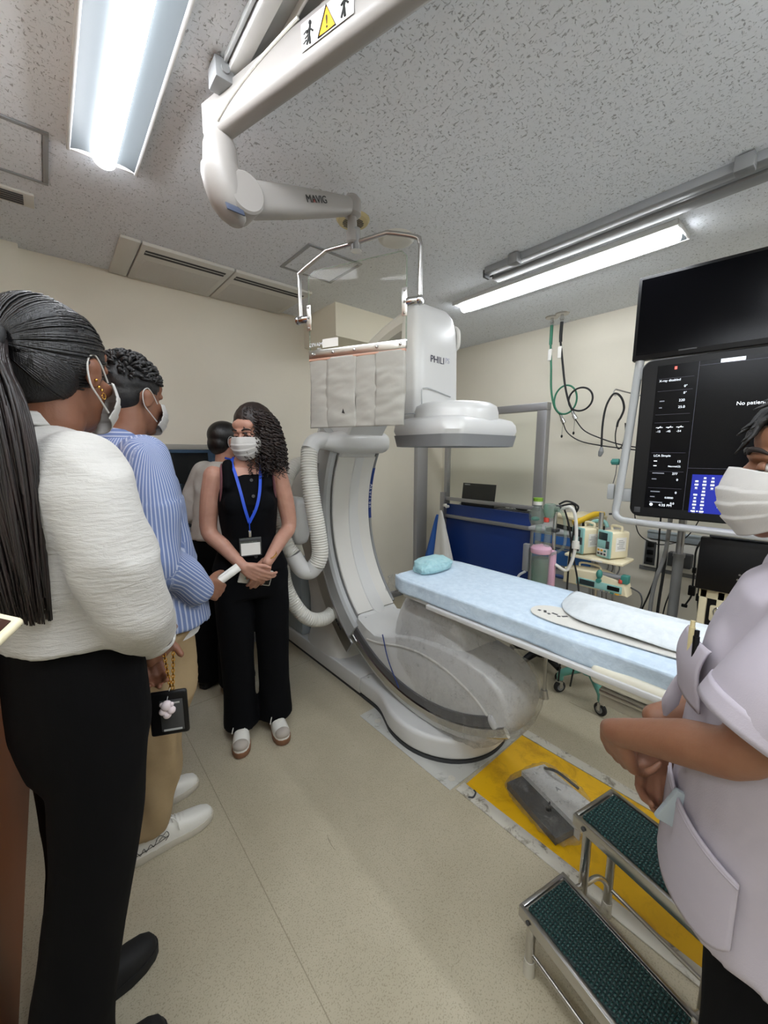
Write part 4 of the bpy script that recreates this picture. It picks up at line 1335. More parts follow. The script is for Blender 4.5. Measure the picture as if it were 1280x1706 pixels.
# ------------------------------------------------------------------ two-tier step stool
ss = thing('step_stool', 'steel two-tier step stool with ribbed green rubber treads', 'step stool', (0.98, 0.22, 0.0))
du = Vector((-0.213, -0.977, 0)).normalized()      # along the treads, towards the viewer
dv = Vector((0.955, -0.297, 0)); dv = (dv - du * dv.dot(du)).normalized()
angz = math.atan2(du.y, du.x)
SLN = 0.36
def tier(c0, z, dep):
    """c0: far-left corner on plan"""
    c0 = Vector((c0[0], c0[1], 0))
    cc = c0 + du * SLN / 2 + dv * dep / 2
    R = Matrix((du, dv, Vector((0, 0, 1)))).transposed()
    b = MB()
    for o, L, W in ((dv * (dep / 2 - 0.006), SLN, 0.012), (-dv * (dep / 2 - 0.006), SLN, 0.012)):
        b.box(cc + o + Vector((0, 0, z - 0.018)), (L, W, 0.036), 0.003, R)
    for o in (du * (SLN / 2 - 0.006), -du * (SLN / 2 - 0.006)):
        b.box(cc + o + Vector((0, 0, z - 0.018)), (0.012, dep - 0.02, 0.036), 0.003, R)
    b.box(cc + Vector((0, 0, z - 0.011)), (SLN - 0.02, dep - 0.02, 0.006), 0, R)
    fr = b.build('frame', M['steel'], ss)
    b = MB()
    b.box(cc + Vector((0, 0, z - 0.004)), (SLN - 0.036, dep - 0.036, 0.008), 0.002, R)
    n = int((SLN - 0.04) / 0.0075)
    for i in range(n):
        b.box(cc + du * (-(SLN - 0.045) / 2 + i * 0.0075) + Vector((0, 0, z + 0.0006)), (0.0038, dep - 0.04, 0.0022), 0, R)
    b.build('tread', M['tread'], ss, smooth=False)
    return c0, cc
c1, cc1 = tier((0.878, 0.452), 0.21, 0.185)
c2, cc2 = tier((1.058, 0.398), 0.42, 0.185)
for o in (0.035, 0.325):
    b = MB(); p = c1 + du * o - dv * 0.0012; b.cyl(p + Vector((0, 0, 0.192)), p - dv * 0.003 + Vector((0, 0, 0.192)), 0.006, n=10); b.build('bolt', M['dark_grey'], ss)
    b = MB(); p = c2 + du * o - dv * 0.0012; b.cyl(p + Vector((0, 0, 0.402)), p - dv * 0.003 + Vector((0, 0, 0.402)), 0.006, n=10); b.build('bolt', M['dark_grey'], ss)
def leg(p, ztop, foot=True):
    b = MB(); b.cyl(p + Vector((0, 0, 0.012)), p + Vector((0, 0, ztop)), 0.0125, n=16)
    l = b.build('leg', M['steel'], ss)
    b = MB(); b.cyl(p, p + Vector((0, 0, 0.05)), 0.0155, 0.0145, 16); b.build('foot', M['grey_tape'], l)
for a in (0.03, SLN - 0.03):
    leg(c1 + du * a + dv * 0.022, 0.18)
    leg(c2 + du * a + dv * 0.03, 0.39)
    leg(c2 + du * a + dv * 0.165, 0.39)
for d in (0.022,):
    b = MB()
    b.tube([c1 + du * 0.03 + dv * 0.022 + Vector((0, 0, 0.075)), c1 + du * (SLN - 0.03) + dv * 0.022 + Vector((0, 0, 0.075))], 0.006, 10); b.build('stretcher', M['steel'], ss)
for d in (0.165,):
    b = MB()
    b.tube([c2 + du * 0.03 + dv * d + Vector((0, 0, 0.10)), c2 + du * (SLN - 0.03) + dv * d + Vector((0, 0, 0.10))], 0.006, 10); b.build('stretcher', M['steel'], ss)
for a in (0.03, SLN - 0.03):
    b = MB(); b.tube([c1 + du * a + dv * 0.022 + Vector((0, 0, 0.185)), c1 + du * a + dv * 0.10 + Vector((0, 0, 0.19)), c2 + du * a + dv * 0.03 + Vector((0, 0, 0.19)), c2 + du * a + dv * 0.10 + Vector((0, 0, 0.175)), c2 + du * a + dv * 0.15 + Vector((0, 0, 0.12)), c2 + du * a + dv * 0.165 + Vector((0, 0, 0.05))], 0.008, 10, 5); b.build('side_bow', M['steel'], ss)

# ------------------------------------------------------------------ plastic-wrapped panel on the floor
wp = thing('wrapped_foot_pedal', 'black and white foot pedal wrapped in clear film on the yellow cover', 'foot pedal', (1.42, 0.63, 0.0045))
R_ = Matrix.Rotation(radians(-16), 3, 'Z')
def wl(x, y, z):
    return Vector((1.45, 0.60, 0.0045)) + R_ @ Vector((x, y, 0)) + Vector((0, 0, z))
b = MB(); b.loft([[wl(x, y, z) for x, y in ((-0.13, -0.10), (-0.035, -0.10), (-0.035, 0.17), (-0.12, 0.17))] for z in (0.004, 0.030, 0.034)]); b.build('base_plate', M['dark_grey'], wp, smooth=False)
b = MB(); b.loft([[wl(x, y, z) for x, y in ((-0.035, -0.125), (0.10, -0.06), (0.085, 0.16), (-0.035, 0.175))] for z in (0.004, 0.05, 0.056)]); b.build('cover', M['white_plastic'], wp, smooth=False)
b = MB(); b.tube([wl(0.065, 0.14, 0.06), wl(0.075, 0.08, 0.085), wl(0.11, 0.0, 0.06)], 0.006, 8, 4); b.build('handle', M['dark_grey'], wp)
b = MB(); b.lathe([(0.001, 0.046), (0.010, 0.044), (0.012, 0.034)], wl(-0.06, 0.0, 0), 14); b.tube([wl(-0.06, 0.0, 0.042), wl(-0.03, 0.02, 0.042)], 0.003, 6); b.build('knob', M['black'], wp)
b = MB(); b.cyl(wl(0.0, -0.10, 0.03), wl(0.09, -0.055, 0.03), 0.012, n=12); b.build('bar', M['white_plastic'], wp)
b = MB(); b.text('A', wl(0.02, 0.03, 0.0568), (0.9, -0.4, 0), (0.4, 0.9, 0), 0.03); b.build('printing', M['grey_plastic'], wp, smooth=False)
pp = []
for x, y, z in ((-0.155, -0.12, 0.02), (-0.155, 0.19, 0.02), (0.11, 0.19, 0.02), (0.13, -0.10, 0.02), (-0.05, -0.16, 0.02), (-0.12, -0.08, 0.05), (-0.12, 0.16, 0.05), (0.08, 0.16, 0.075), (0.11, -0.03, 0.085), (-0.03, -0.11, 0.065)):
    pp.append(wl(x, y, z))
mb = MB(); mb.bm.free(); mb.bm = hull_mesh(pp, 0.014, 5, 0.009, 12.0, 7.7)
for v in mb.bm.verts:
    v.co.z = max(v.co.z, 0.0065)
mb.build('film', M['film'], wp, angle=35)
b = MB(); b.grid(lambda u, v: Vector((2.28 + 0.10 * u + 0.10 * v, 0.585 - 0.045 * u + 0.02 * v - 0.02, 0.002 + 0.004 * sin(u * 5) ** 2)), 8, 6)
tag(b.build('paper_slip', M['paper_blue'], None, thick=0.001), 'small turquoise paper slip on the floor beyond the table', 'paper')

# ------------------------------------------------------------------ casters used by several wheeled things
def caster(parent, p, r=0.035, m=None, wheel=None, dirn=0.6):
    p = Vector(p)
    d = Vector((cos(dirn), sin(dirn), 0)); s = Vector((-d.y, d.x, 0))
    b = MB(); b.lathe([(0.004, -0.012), (r * 0.85, -0.012), (r, -0.006), (r, 0.006), (r * 0.85, 0.012), (0.004, 0.012)], p + Vector((0, 0, r)), 24, axis=s)
    w = b.build('wheel', M['rubber'], parent)
    b = MB(); b.lathe([(0.002, -0.0145), (r * 0.55, -0.0145), (r * 0.6, 0.0), (r * 0.55, 0.0145), (0.002, 0.0145)], p + Vector((0, 0, r)), 20, axis=s); b.build('hub', wheel or M['dark_grey'], w)
    b = MB(); b.box(p + d * 0.008 + Vector((0, 0, 2 * r + 0.004)), (0.03, 0.03, 0.012), 0.003); 
    for q in (-1, 1):
        b.box(p + s * 0.017 * q + Vector((0, 0, r * 1.5)), (0.018, 0.004, r * 1.2), 0.001, (0, 0, dirn))
    b.cyl(p + d * 0.008 + Vector((0, 0, 2 * r)), p + d * 0.008 + Vector((0, 0, 2 * r + 0.03)), 0.009, n=12)
    b.build('caster_fork', m or M['dark_grey'], parent)

# scrub stool base (black five-star) beyond the table
st = thing('swivel_stool', 'black five-star wheeled stool base under the far side of the table', 'stool', (2.445, 1.215, 0.0))
hub = Vector((2.445, 1.215, 0))
for i in range(5):
    a = radians(28 + 72 * i)
    d = Vector((cos(a), sin(a), 0))
    b = MB(); b.tube([hub + Vector((0, 0, 0.115)), hub + d * 0.1 + Vector((0, 0, 0.105)), hub + d * 0.19 + Vector((0, 0, 0.085))], [0.028, 0.024, 0.018], 12, 3); b.build('leg', M['black'], st)
    caster(st, hub + d * 0.195, 0.027, M['black'], M['black'], a)
b = MB(); b.cyl(hub + Vector((0, 0, 0.08)), hub + Vector((0, 0, 0.15)), 0.04, n=20); b.cyl(hub + Vector((0, 0, 0.15)), hub + Vector((0, 0, 0.46)), 0.022, n=16); b.build('column', M['black'], st)
b = MB(); b.lathe([(0.01, 0.46), (0.11, 0.46), (0.125, 0.48), (0.125, 0.52), (0.11, 0.54), (0.01, 0.545)], hub, 32); b.build('seat', M['dark_grey'], st)

# infusion stand with teal base
iv = thing('infusion_stand', 'pole stand on a teal wheeled base behind the table', 'infusion stand', (2.32, 0.86, 0.0))
IV = Vector((2.33, 0.855, 0))
for i, (x, y) in enumerate(((2.215, 0.735), (2.255, 0.985), (2.47, 0.80))):
    e = Vector((x, y, 0))
    b = MB(); d = (e - IV)
    b.tube([IV + Vector((0, 0, 0.20)), IV + d * 0.45 + Vector((0, 0, 0.165)), IV + d * 0.95 + Vector((0, 0, 0.125)), e + Vector((0, 0, 0.085))], [0.03, 0.025, 0.021, 0.019], 12, 4); b.build('leg', M['teal'], iv)
    caster(iv, e, 0.036, M['steel'], M['grey_plastic'], math.atan2(d.y, d.x) + 0.5)
b = MB(); b.cyl(IV + Vector((0, 0, 0.15)), IV + Vector((0, 0, 0.32)), 0.034, 0.026, 20); b.build('hub', M['teal'], iv)
b = MB(); b.cyl(IV + Vector((0, 0, 0.3)), IV + Vector((0, 0, 1.12)), 0.0125, n=16); b.build('pole', M['steel'], iv)
b = MB(); b.box2((2.245, 0.70, 0.855), (2.42, 1.01, 0.873), 0.008); b.box2((2.243, 0.715, 0.858), (2.247, 1.0, 0.868), 0.001); b.build('shelf', M['cream_plastic'], iv)
b = MB(); b.text('TE-331', (2.2415, 0.86, 0.8585), (0, -1, 0), (0, 0, 1), 0.0085) if False else b.box2((2.2415, 0.80, 0.859), (2.2432, 0.86, 0.867)); b.build('shelf_label', M['label_white'], iv)
b = MB(); b.tube([(2.262, 0.99, 0.855), (2.262, 0.99, 0.79), (2.262, 0.975, 0.765), (2.262, 0.955, 0.775), (2.262, 0.953, 0.79)], 0.003, 8, 4); b.build('hook', M['steel'], iv)
def pump(px, py, rz, label):
    p = thing('infusion_pump', label, 'infusion pump', (px, py, 0.873), rz, 'infusion pumps on the stand shelf')
    Mw = world_m(p)
    q = lambda x, y, z: Mw @ Vector((x, y, z))
    R = Matrix.Rotation(rz, 3, 'Z')
    b = MB(); b.box(q(0.008, 0, 0.08), (0.125, 0.084, 0.148), 0.012, R, 3); b.build('housing', M['cream_plastic'], p)
    b = MB(); b.box(q(-0.058, 0, 0.083), (0.014, 0.088, 0.15), 0.006, R); b.build('front_frame', M['teal_panel'], p)
    b = MB(); b.box(q(-0.0655, 0.006, 0.126), (0.003, 0.058, 0.042), 0.002, R); b.build('display', M['lcd'], p)
    b = MB(); b.box(q(-0.0655, 0.012, 0.083), (0.003, 0.05, 0.036), 0.002, R); b.build('key_panel', M['teal_panel'], p)
    b = MB(); b.box(q(-0.0655, -0.027, 0.083), (0.004, 0.022, 0.042), 0.002, R); b.build('drip_slot', M['dark_grey'], p)
    b = MB(); b.box(q(-0.0655, 0.006, 0.038), (0.003, 0.066, 0.040), 0.002, R); b.build('button_panel', M['off_white'], p)
    for i in range(3):
        for j in range(2):
            b = MB(); b.box(q(-0.0675, 0.027 - i * 0.021, 0.047 - j * 0.019), (0.003, 0.013, 0.011), 0.001, R); b.build('button', M['teal_dark'] if (i, j) == (2, 0) else (M['dark_grey'] if j else M['amber']), p)
    b = MB(); b.tube([q(0.02, 0.03, 0.15), q(0.02, 0.03, 0.178), q(0.02, -0.03, 0.178), q(0.02, -0.03, 0.15)], 0.007, 10, 3); b.build('carry_handle', M['cream_plastic'], p)
    b = MB(); b.box(q(0.01, -0.0425, 0.085), (0.07, 0.002, 0.075), 0, R); b.build('paper_label', M['label_white'], p)
    b = MB()
    for k in range(6):
        b.box(q(0.012 - (k % 2) * 0.006, -0.044, 0.062 + k * 0.009), (0.05 - 0.01 * (k % 3), 0.0008, 0.0028), 0, R)
    b.build('print_line', M['grey_plastic'], p, smooth=False)
    return p
pump(2.325, 0.925, radians(-24), 'cream infusion pump at the left end of the stand shelf, yellow tip behind it')
pump(2.33, 0.785, radians(-24), 'cream infusion pump at the right end of the shelf with printed label on its side')
b = MB(); b.tube([(2.39, 0.93, 1.032), (2.392, 0.915, 1.055), (2.393, 0.86, 1.06), (2.39, 0.84, 1.03)], 0.011, 10, 4); tag(b.build('drip_sensor', M['teal_panel']), 'pale teal clip lying on top of the left infusion pump', 'clip')
# syringe pump clamped lower on the pole
sy = thing('syringe_pump', 'long cream and teal syringe pump low on the infusion stand', 'syringe pump', (2.28, 0.80, 0.70))
b = MB(); b.prism([(0.665, 0.70), (1.005, 0.70), (1.0, 0.79), (0.93, 0.80), (0.80, 0.805), (0.68, 0.77)], 'x', 2.235, 2.325, 0.012, 3); b.build('housing', M['cream_plastic'], sy)
b = MB(); b.box2((2.229, 0.69, 0.712), (2.237, 0.925, 0.752), 0.003); b.build('front_panel', M['teal_panel'], sy)
b = MB(); b.box2((2.226, 0.825, 0.717), (2.231, 0.905, 0.747), 0.002); b.build('display', M['lcd'], sy)
b = MB(); b.box2((2.226, 0.70, 0.722), (2.231, 0.76, 0.745), 0.002); b.build('display', M['black'], sy)
for i in range(4):
    b = MB(); b.box2((2.226, 0.70 + i * 0.026, 0.704), (2.231, 0.718 + i * 0.026, 0.711), 0.001); b.build('button', M['amber'] if i == 0 else (M['teal_dark'] if i < 2 else M['grey_plastic']), sy)
b = MB(); b.cyl((2.25, 0.70, 0.795), (2.25, 0.80, 0.795), 0.014, n=18); b.build('syringe', M['grey_plastic'], sy)
b = MB(); b.box2((2.228, 0.665, 0.77), (2.27, 0.70, 0.815), 0.006); b.build('plunger_clamp', M['teal_dark'], sy)
b = MB(); b.box2((2.224, 0.69, 0.77), (2.245, 0.708, 0.79), 0.004); b.build('plunger_button', M['red'], sy)
b = MB(); b.cyl((2.222, 0.805, 0.76), (2.26, 0.805, 0.76), 0.013, n=16); b.ell((2.232, 0.805, 0.795), (0.018, 0.016, 0.026)); b.build('clamp_knob', M['teal_dark'], sy)
b = MB(); b.tube([(2.30, 0.94, 0.80), (2.30, 0.93, 0.822), (2.30, 0.84, 0.822), (2.30, 0.82, 0.80)], 0.006, 8, 3); b.build('carry_handle', M['cream_plastic'], sy)
b = MB(); b.tube([(2.30, 0.67, 0.74), (2.29, 0.62, 0.72), (2.29, 0.61, 0.66), (2.30, 0.64, 0.60), (2.32, 0.74, 0.5)], 0.004, 8, 5); b.build('power_cord', M['dark_grey'], sy)
b = MB()
for x, y in ((2.36, 0.80), (2.37, 0.77), (2.375, 0.83)):
    b = MB(); b.tube([(x, y, 0.86), (x + 0.02, y - 0.01, 0.80), (x - 0.005, y + 0.01, 0.74), (x + 0.03, y + 0.02, 0.70), (x + 0.02, y, 0.45), (x + 0.06, y, 0.2)], 0.004, 8, 5)
    tag(b.build('power_cord', M['grey_plastic']), 'grey power cord hanging under the infusion stand shelf', 'cord', 'cords under the infusion stand shelf')

# ------------------------------------------------------------------ suction set on its own pole
su = thing('suction_unit', 'pink-topped suction jar with teal liner on a thin stand left of the pumps', 'suction unit', (2.05, 1.05, 0.0))
S = Vector((2.05, 1.05, 0))
b = MB(); b.cyl((2.13, 1.02, 0.05), (2.13, 1.02, 1.16), 0.010, n=14); b.cyl((2.13, 1.02, 0.0), (2.13, 1.02, 0.05), 0.03, 0.018, 20); b.build('pole', M['steel'], su)
b = MB(); b.lathe([(0.004, 0.715), (0.040, 0.715), (0.047, 0.73), (0.050, 0.90), (0.046, 0.905)], S, 28); b.build('jar', M['clear_plastic'], su, angle=60)
b = MB(); b.lathe([(0.004, 0.722), (0.036, 0.722), (0.042, 0.74), (0.044, 0.87), (0.004, 0.872)], S, 24); b.build('liner', M['teal_clear'], su, angle=60)
b = MB(); b.lathe([(0.008, 0.78), (0.013, 0.79), (0.015, 0.86), (0.008, 0.87)], S, 14); b.build('float', M['teal_dark'], su)
b = MB(); b.lathe([(0.004, 0.898), (0.052, 0.898), (0.056, 0.905), (0.056, 0.925), (0.045, 0.938), (0.02, 0.945), (0.004, 0.945)], S, 28); b.build('lid', M['pink'], su)
b = MB(); b.box((2.085, 1.0, 0.81), (0.035, 0.035, 0.21), 0.008); b.build('bracket', M['pink'], su)
b = MB(); b.box((2.03, 1.125, 0.86), (0.03, 0.035, 0.16), 0.006); b.build('clamp', M['grey_plastic'], su)
b = MB(); b.tube([(2.02, 1.12, 0.78), (2.0, 1.15, 0.75), (2.0, 1.155, 0.69), (2.01, 1.13, 0.66)], 0.007, 8, 5); b.build('hook', M['light_grey'], su)
for y, c in ((1.075, 'clear_plastic'), (1.02, 'clear_plastic')):
    b = MB(); b.cyl((2.05, y, 0.94), (2.055, y, 1.05), 0.017, n=16); b.build('tube_port', M[c], su)
b = MB(); b.lathe([(0.004, 1.06), (0.034, 1.06), (0.042, 1.08), (0.045, 1.11), (0.036, 1.135), (0.022, 1.15), (0.022, 1.165)], (2.05, 1.085, 0), 24); b.build('humidifier', M['clear_plastic'], su, angle=60)
b = MB(); b.lathe([(0.004, 1.165), (0.025, 1.165), (0.025, 1.185), (0.004, 1.185)], (2.05, 1.085, 0), 20); b.build('humidifier_neck', M['off_white'], su)
b = MB(); b.lathe([(0.004, 1.185), (0.026, 1.185), (0.026, 1.203), (0.004, 1.205)], (2.05, 1.085, 0), 20); b.build('humidifier_cap', pm('bright_green_cap', (110, 150, 40), 0.5), su)
b = MB(); b.ell((2.05, 1.095, 1.085), (0.028, 0.022, 0.012)); b.build('float', M['teal_dark'], su)
b = MB(); b.cyl((2.05, 1.03, 1.075), (2.05, 1.03, 1.10), 0.014, n=14); b.build('red_connector', M['red'], su)
b = MB(); b.lathe([(0.004, 1.10), (0.02, 1.10), (0.03, 1.125), (0.034, 1.16), (0.026, 1.175)], (2.06, 1.02, 0), 22); b.cyl((2.06, 1.0, 1.15), (2.06, 0.97, 1.15), 0.014, n=14); b.build('breathing_mask', M['teal_clear'], su, angle=60)
b = MB(); b.tube([(2.06, 0.99, 1.15), (2.07, 0.955, 1.13), (2.08, 0.94, 1.06), (2.07, 0.935, 0.95), (2.05, 0.99, 0.90)], 0.008, 10, 6); b.build('clear_hose', M['clear_plastic'], su)
b = MB(); b.tube([(2.13, 1.0, 1.14), (2.11, 0.93, 1.16), (2.12, 0.905, 1.10), (2.12, 0.895, 0.95), (2.10, 0.92, 0.82), (2.08, 0.98, 0.84)], 0.009, 10, 6); b.build('white_hose', M['off_white'], su)
b = MB(); b.lathe([(0.004, -0.02), (0.018, -0.02), (0.02, 0), (0.018, 0.02), (0.004, 0.02)], (2.12, 0.895, 0.96), 14); b.build('hose_joint', M['off_white'], su)
for pts in ([(2.13, 1.0, 1.16), (2.15, 0.93, 1.17), (2.16, 0.925, 1.08), (2.17, 0.945, 0.85), (2.18, 0.95, 0.55), (2.2, 0.97, 0.1)], [(2.14, 0.98, 1.15), (2.15, 0.95, 1.05), (2.17, 0.93, 0.90), (2.18, 0.89, 0.72), (2.18, 0.86, 0.45), (2.2, 0.9, 0.1)], [(2.12, 1.0, 1.17), (2.13, 0.96, 1.19), (2.15, 0.91, 1.165), (2.155, 0.925, 1.12)]):
    b = MB(); b.tube(pts, 0.005, 8, 6); b.build('black_cable', M['rubber'], su)
b = MB(); b.box((2.13, 1.03, 1.02), (0.05, 0.06, 0.02), 0.004); b.cyl((2.13, 0.985, 1.15), (2.13, 1.06, 1.15), 0.014, n=12); b.build('pole_clamp', M['dark_grey'], su)

# ------------------------------------------------------------------ lead-glass partition with desk
pt = thing('partition_screen', 'aluminium framed glass partition with navy lower panel by the right wall', 'partition', (2.8, 1.92, 0.0))
PX = 2.80
b = MB()
b.box2((PX - 0.03, 1.44, 0.05), (PX + 0.03, 1.515, 1.756), 0.004)
b.box2((PX - 0.025, 2.36, 0.05), (PX + 0.025, 2.395, 1.756), 0.004)
b.box2((PX - 0.031, 1.439, 1.756), (PX + 0.031, 2.396, 1.811), 0.004)
b.build('frame', M['alu'], pt)
b = MB(); b.box2((PX - 0.045, 1.45, 1.02), (PX - 0.02, 2.39, 1.05), 0.003); b.box2((PX - 0.045, 1.45, 0.86), (PX - 0.02, 2.36, 0.89), 0.003); b.box2((PX - 0.06, 2.36, 0.84), (PX - 0.02, 2.41, 1.09), 0.003); b.build('cross_rail', M['alu'], pt)
b = MB(); b.box2((PX - 0.006, 1.515, 1.0), (PX + 0.006, 2.36, 1.755)); b.build('glass_pane', M['screen_glass'], pt, smooth=False)
b = MB(); b.box2((PX - 0.02, 1.515, 0.06), (PX + 0.012, 2.36, 0.985), 0.003); b.build('navy_panel', M['blue_panel'], pt)
b = MB()
for y in (1.47, 2.37):
    b.box2((PX - 0.18, y - 0.02, 0.0), (PX + 0.03, y + 0.02, 0.05), 0.01)
b.build('foot_bar', M['grey_plastic'], pt)
ds = thing('desk', 'narrow grey desk between the partition and the right wall', 'desk', (3.02, 1.95, 0.0))
b = MB(); b.box2((2.84, 1.52, 0.93), (3.225, 2.36, 0.955), 0.003); b.build('worktop', M['light_grey'], ds)
for y in (1.54, 2.34):
    b = MB(); b.box2((2.86, y - 0.015, 0), (3.2, y + 0.015, 0.93), 0.003); b.build('side_panel', M['light_grey'], ds)
lp_ = thing('laptop', 'open black laptop with its lid toward the room on the desk', 'laptop', (2.98, 2.12, 0.955))
b = MB(); b.prism([(2.90, 0.955), (3.10, 0.955), (3.10, 0.972), (2.90, 0.975)], 'y', 1.945, 2.275, 0.003); b.build('base', M['black'], lp_)
b = MB(); b.loft([[Vector((2.895 + (z - 0.97) * 0.12 + dx, 2.285 - (z - 0.97) * 0.0 if yy else 1.935, z)) for dx, yy in ((0, 0), (0.008, 0), (0.008, 1), (0, 1))] for z in (0.972, 1.175)]); b.build('lid', M['black'], lp_, smooth=False)
b = MB(); b.box((2.9165, 2.235, 1.162), (0.001, 0.06, 0.007)); b.build('logo', M['light_grey'], lp_)
kb = thing('keyboard', 'flat black keyboard on the desk beside the laptop', 'keyboard', (2.93, 1.72, 0.955))
b = MB(); b.box((2.93, 1.72, 0.965), (0.13, 0.40, 0.018), 0.004); b.build('body', M['black'], kb)
b = MB()
for i in range(5):
    for j in range(14):
        b.box((2.885 + i * 0.022, 1.545 + j * 0.027, 0.9765), (0.017, 0.021, 0.005), 0.001)
kk = b.build('keys', M['dark_grey'], kb); kk['kind'] = 'stuff'
ms_ = thing('computer_mouse', 'black mouse resting on the keyboard behind the glass', 'mouse', (2.95, 1.70, 0.979))
b = MB(); b.ell((2.95, 1.70, 0.995), (0.032, 0.058, 0.020)); b.build('shell', M['black'], ms_)
b = MB(); b.tube([(2.95, 1.76, 0.992), (2.97, 1.82, 0.985), (3.0, 1.84, 0.965), (3.1, 1.86, 0.962)], 0.002, 6, 5); b.build('cable', M['rubber'], ms_)
b = MB(); b.tube([(2.90, 2.34, 0.96), (2.91, 2.31, 0.975), (2.90, 2.28, 1.005), (2.93, 2.31, 1.0), (2.95, 2.33, 0.965), (2.98, 2.34, 0.96)], 0.004, 8, 5); tag(b.build('tangled_cable', M['light_grey']), 'tangled pale cable on the desk left of the laptop', 'cable')

# cloths hanging at the partition's end
def hanging(name, mat, top, y0, y1, z0, x, label, seed):
    b = MB()
    def fn(u, v):
        w = 0.012 + 0.10 * v ** 0.8
        a = 2 * pi * u
        rip = 1 + 0.22 * sin(a * 5 + seed) * v
        yc = y0 + (y1 - y0) * v
        return Vector((x + w * 0.45 * cos(a) * rip, yc + w * sin(a) * rip, top - (top - z0) * v + 0.012 * sin(a * 3 + seed) * v))
    b.grid(fn, 40, 24, True)
    o = b.build(name, mat, None, angle=180)
    return tag(o, label, 'cloth')
hanging('hanging_cloth', M['cloth_blue'], 0.885, 2.40, 2.43, 0.42, PX - 0.10, 'blue nonwoven cloth hanging at the left end of the partition', 0.3)
hanging('hanging_cloth', M['cloth_white'], 0.935, 2.335, 2.29, 0.42, PX - 0.13, 'white cloth hanging from a hook right of the blue cloth', 1.9)
for y, z in ((2.345, 0.975), (2.318, 0.965)):
    b = MB(); b.cyl((PX - 0.045, y, z), (PX - 0.075, y, z), 0.013, n=16); b.cyl((PX - 0.075, y, z), (PX - 0.082, y, z), 0.009, n=16)
    tag(b.build('hook_knob', M['off_white']), 'small round white hook knob above the hanging white cloth', 'hook', 'white hook knobs on the partition')

# ------------------------------------------------------------------ supply cart behind the pumps
ct = thing('supply_cart', 'grey sided cart with blue drawers beside the partition', 'cart', (2.78, 1.17, 0.0))
b = MB(); b.box2((2.62, 0.98, 0.10), (2.64, 1.42, 0.90), 0.003); b.box2((2.62, 0.98, 0.10), (3.0, 1.0, 0.90), 0.003); b.box2((2.62, 1.40, 0.10), (3.0, 1.42, 0.90), 0.003); b.build('body', M['light_grey'], ct)
b = MB(); b.box2((2.60, 0.96, 0.90), (3.02, 1.44, 0.925), 0.006); b.build('top', M['light_grey'], ct)
for z0, z1 in ((0.80, 0.885), (0.66, 0.79)):
    b = MB(); b.box2((2.606, 1.0, z0), (2.622, 1.40, z1), 0.004); d = b.build('drawer', M['blue_cart'], ct)
    b = MB(); b.box2((2.592, 1.02, z0 + 0.01), (2.607, 1.38, z0 + 0.03), 0.003); b.build('handle', M['steel'], d)
b = MB(); b.box2((2.606, 1.0, 0.14), (2.622, 1.40, 0.65), 0.004); b.build('door', M['light_grey'], ct)
b = MB(); b.ell((2.60, 1.19, 0.61), (0.012, 0.045, 0.014)); b.build('lock', pm('blue_latch', (52, 78, 128), 0.5), ct)
for x in (2.67, 2.95):
    for y in (1.03, 1.37):
        caster(ct, (x, y, 0), 0.03, M['dark_grey'], M['grey_plastic'], 0.3)
mon = thing('monitor_unit', 'cream and black box-shaped medical unit tilted on the cart top', 'medical unit', (2.78, 1.20, 0.925))
b = MB()
Rm = Matrix.Rotation(radians(-22), 3, 'Z')
b.box((2.77, 1.15, 0.985), (0.26, 0.20, 0.055), 0.006, Rm); b.box((2.76, 1.155, 1.02), (0.28, 0.21, 0.02), 0.006, Rm); b.build('cover', M['cream_plastic'], mon)
b = MB(); b.box((2.77, 1.15, 0.945), (0.25, 0.19, 0.035), 0.004, Rm); b.box((2.66, 1.115, 0.975), (0.012, 0.12, 0.07), 0.004, Rm); b.build('front', M['black'], mon)
b = MB(); b.box((2.648, 1.10, 0.975), (0.003, 0.035, 0.05), 0.001, Rm); b.build('paper_label', M['label_white'], mon)
b = MB(); b.tube([(2.55, 1.10, 1.0), (2.60, 1.06, 1.025), (2.66, 1.02, 1.055), (2.70, 0.975, 1.06)], [0.02, 0.018, 0.02, 0.013], 12, 4); yl = b.build('yellow_grip', M['yellow_cloth'])
tag(yl, 'bright yellow rubber grip lying across the black unit on the cart', 'grip'); 
b = MB(); b.cyl((2.72, 0.955, 1.06), (2.74, 0.91, 1.065), 0.006, n=10); b.build('tip', M['dark_grey'], yl)

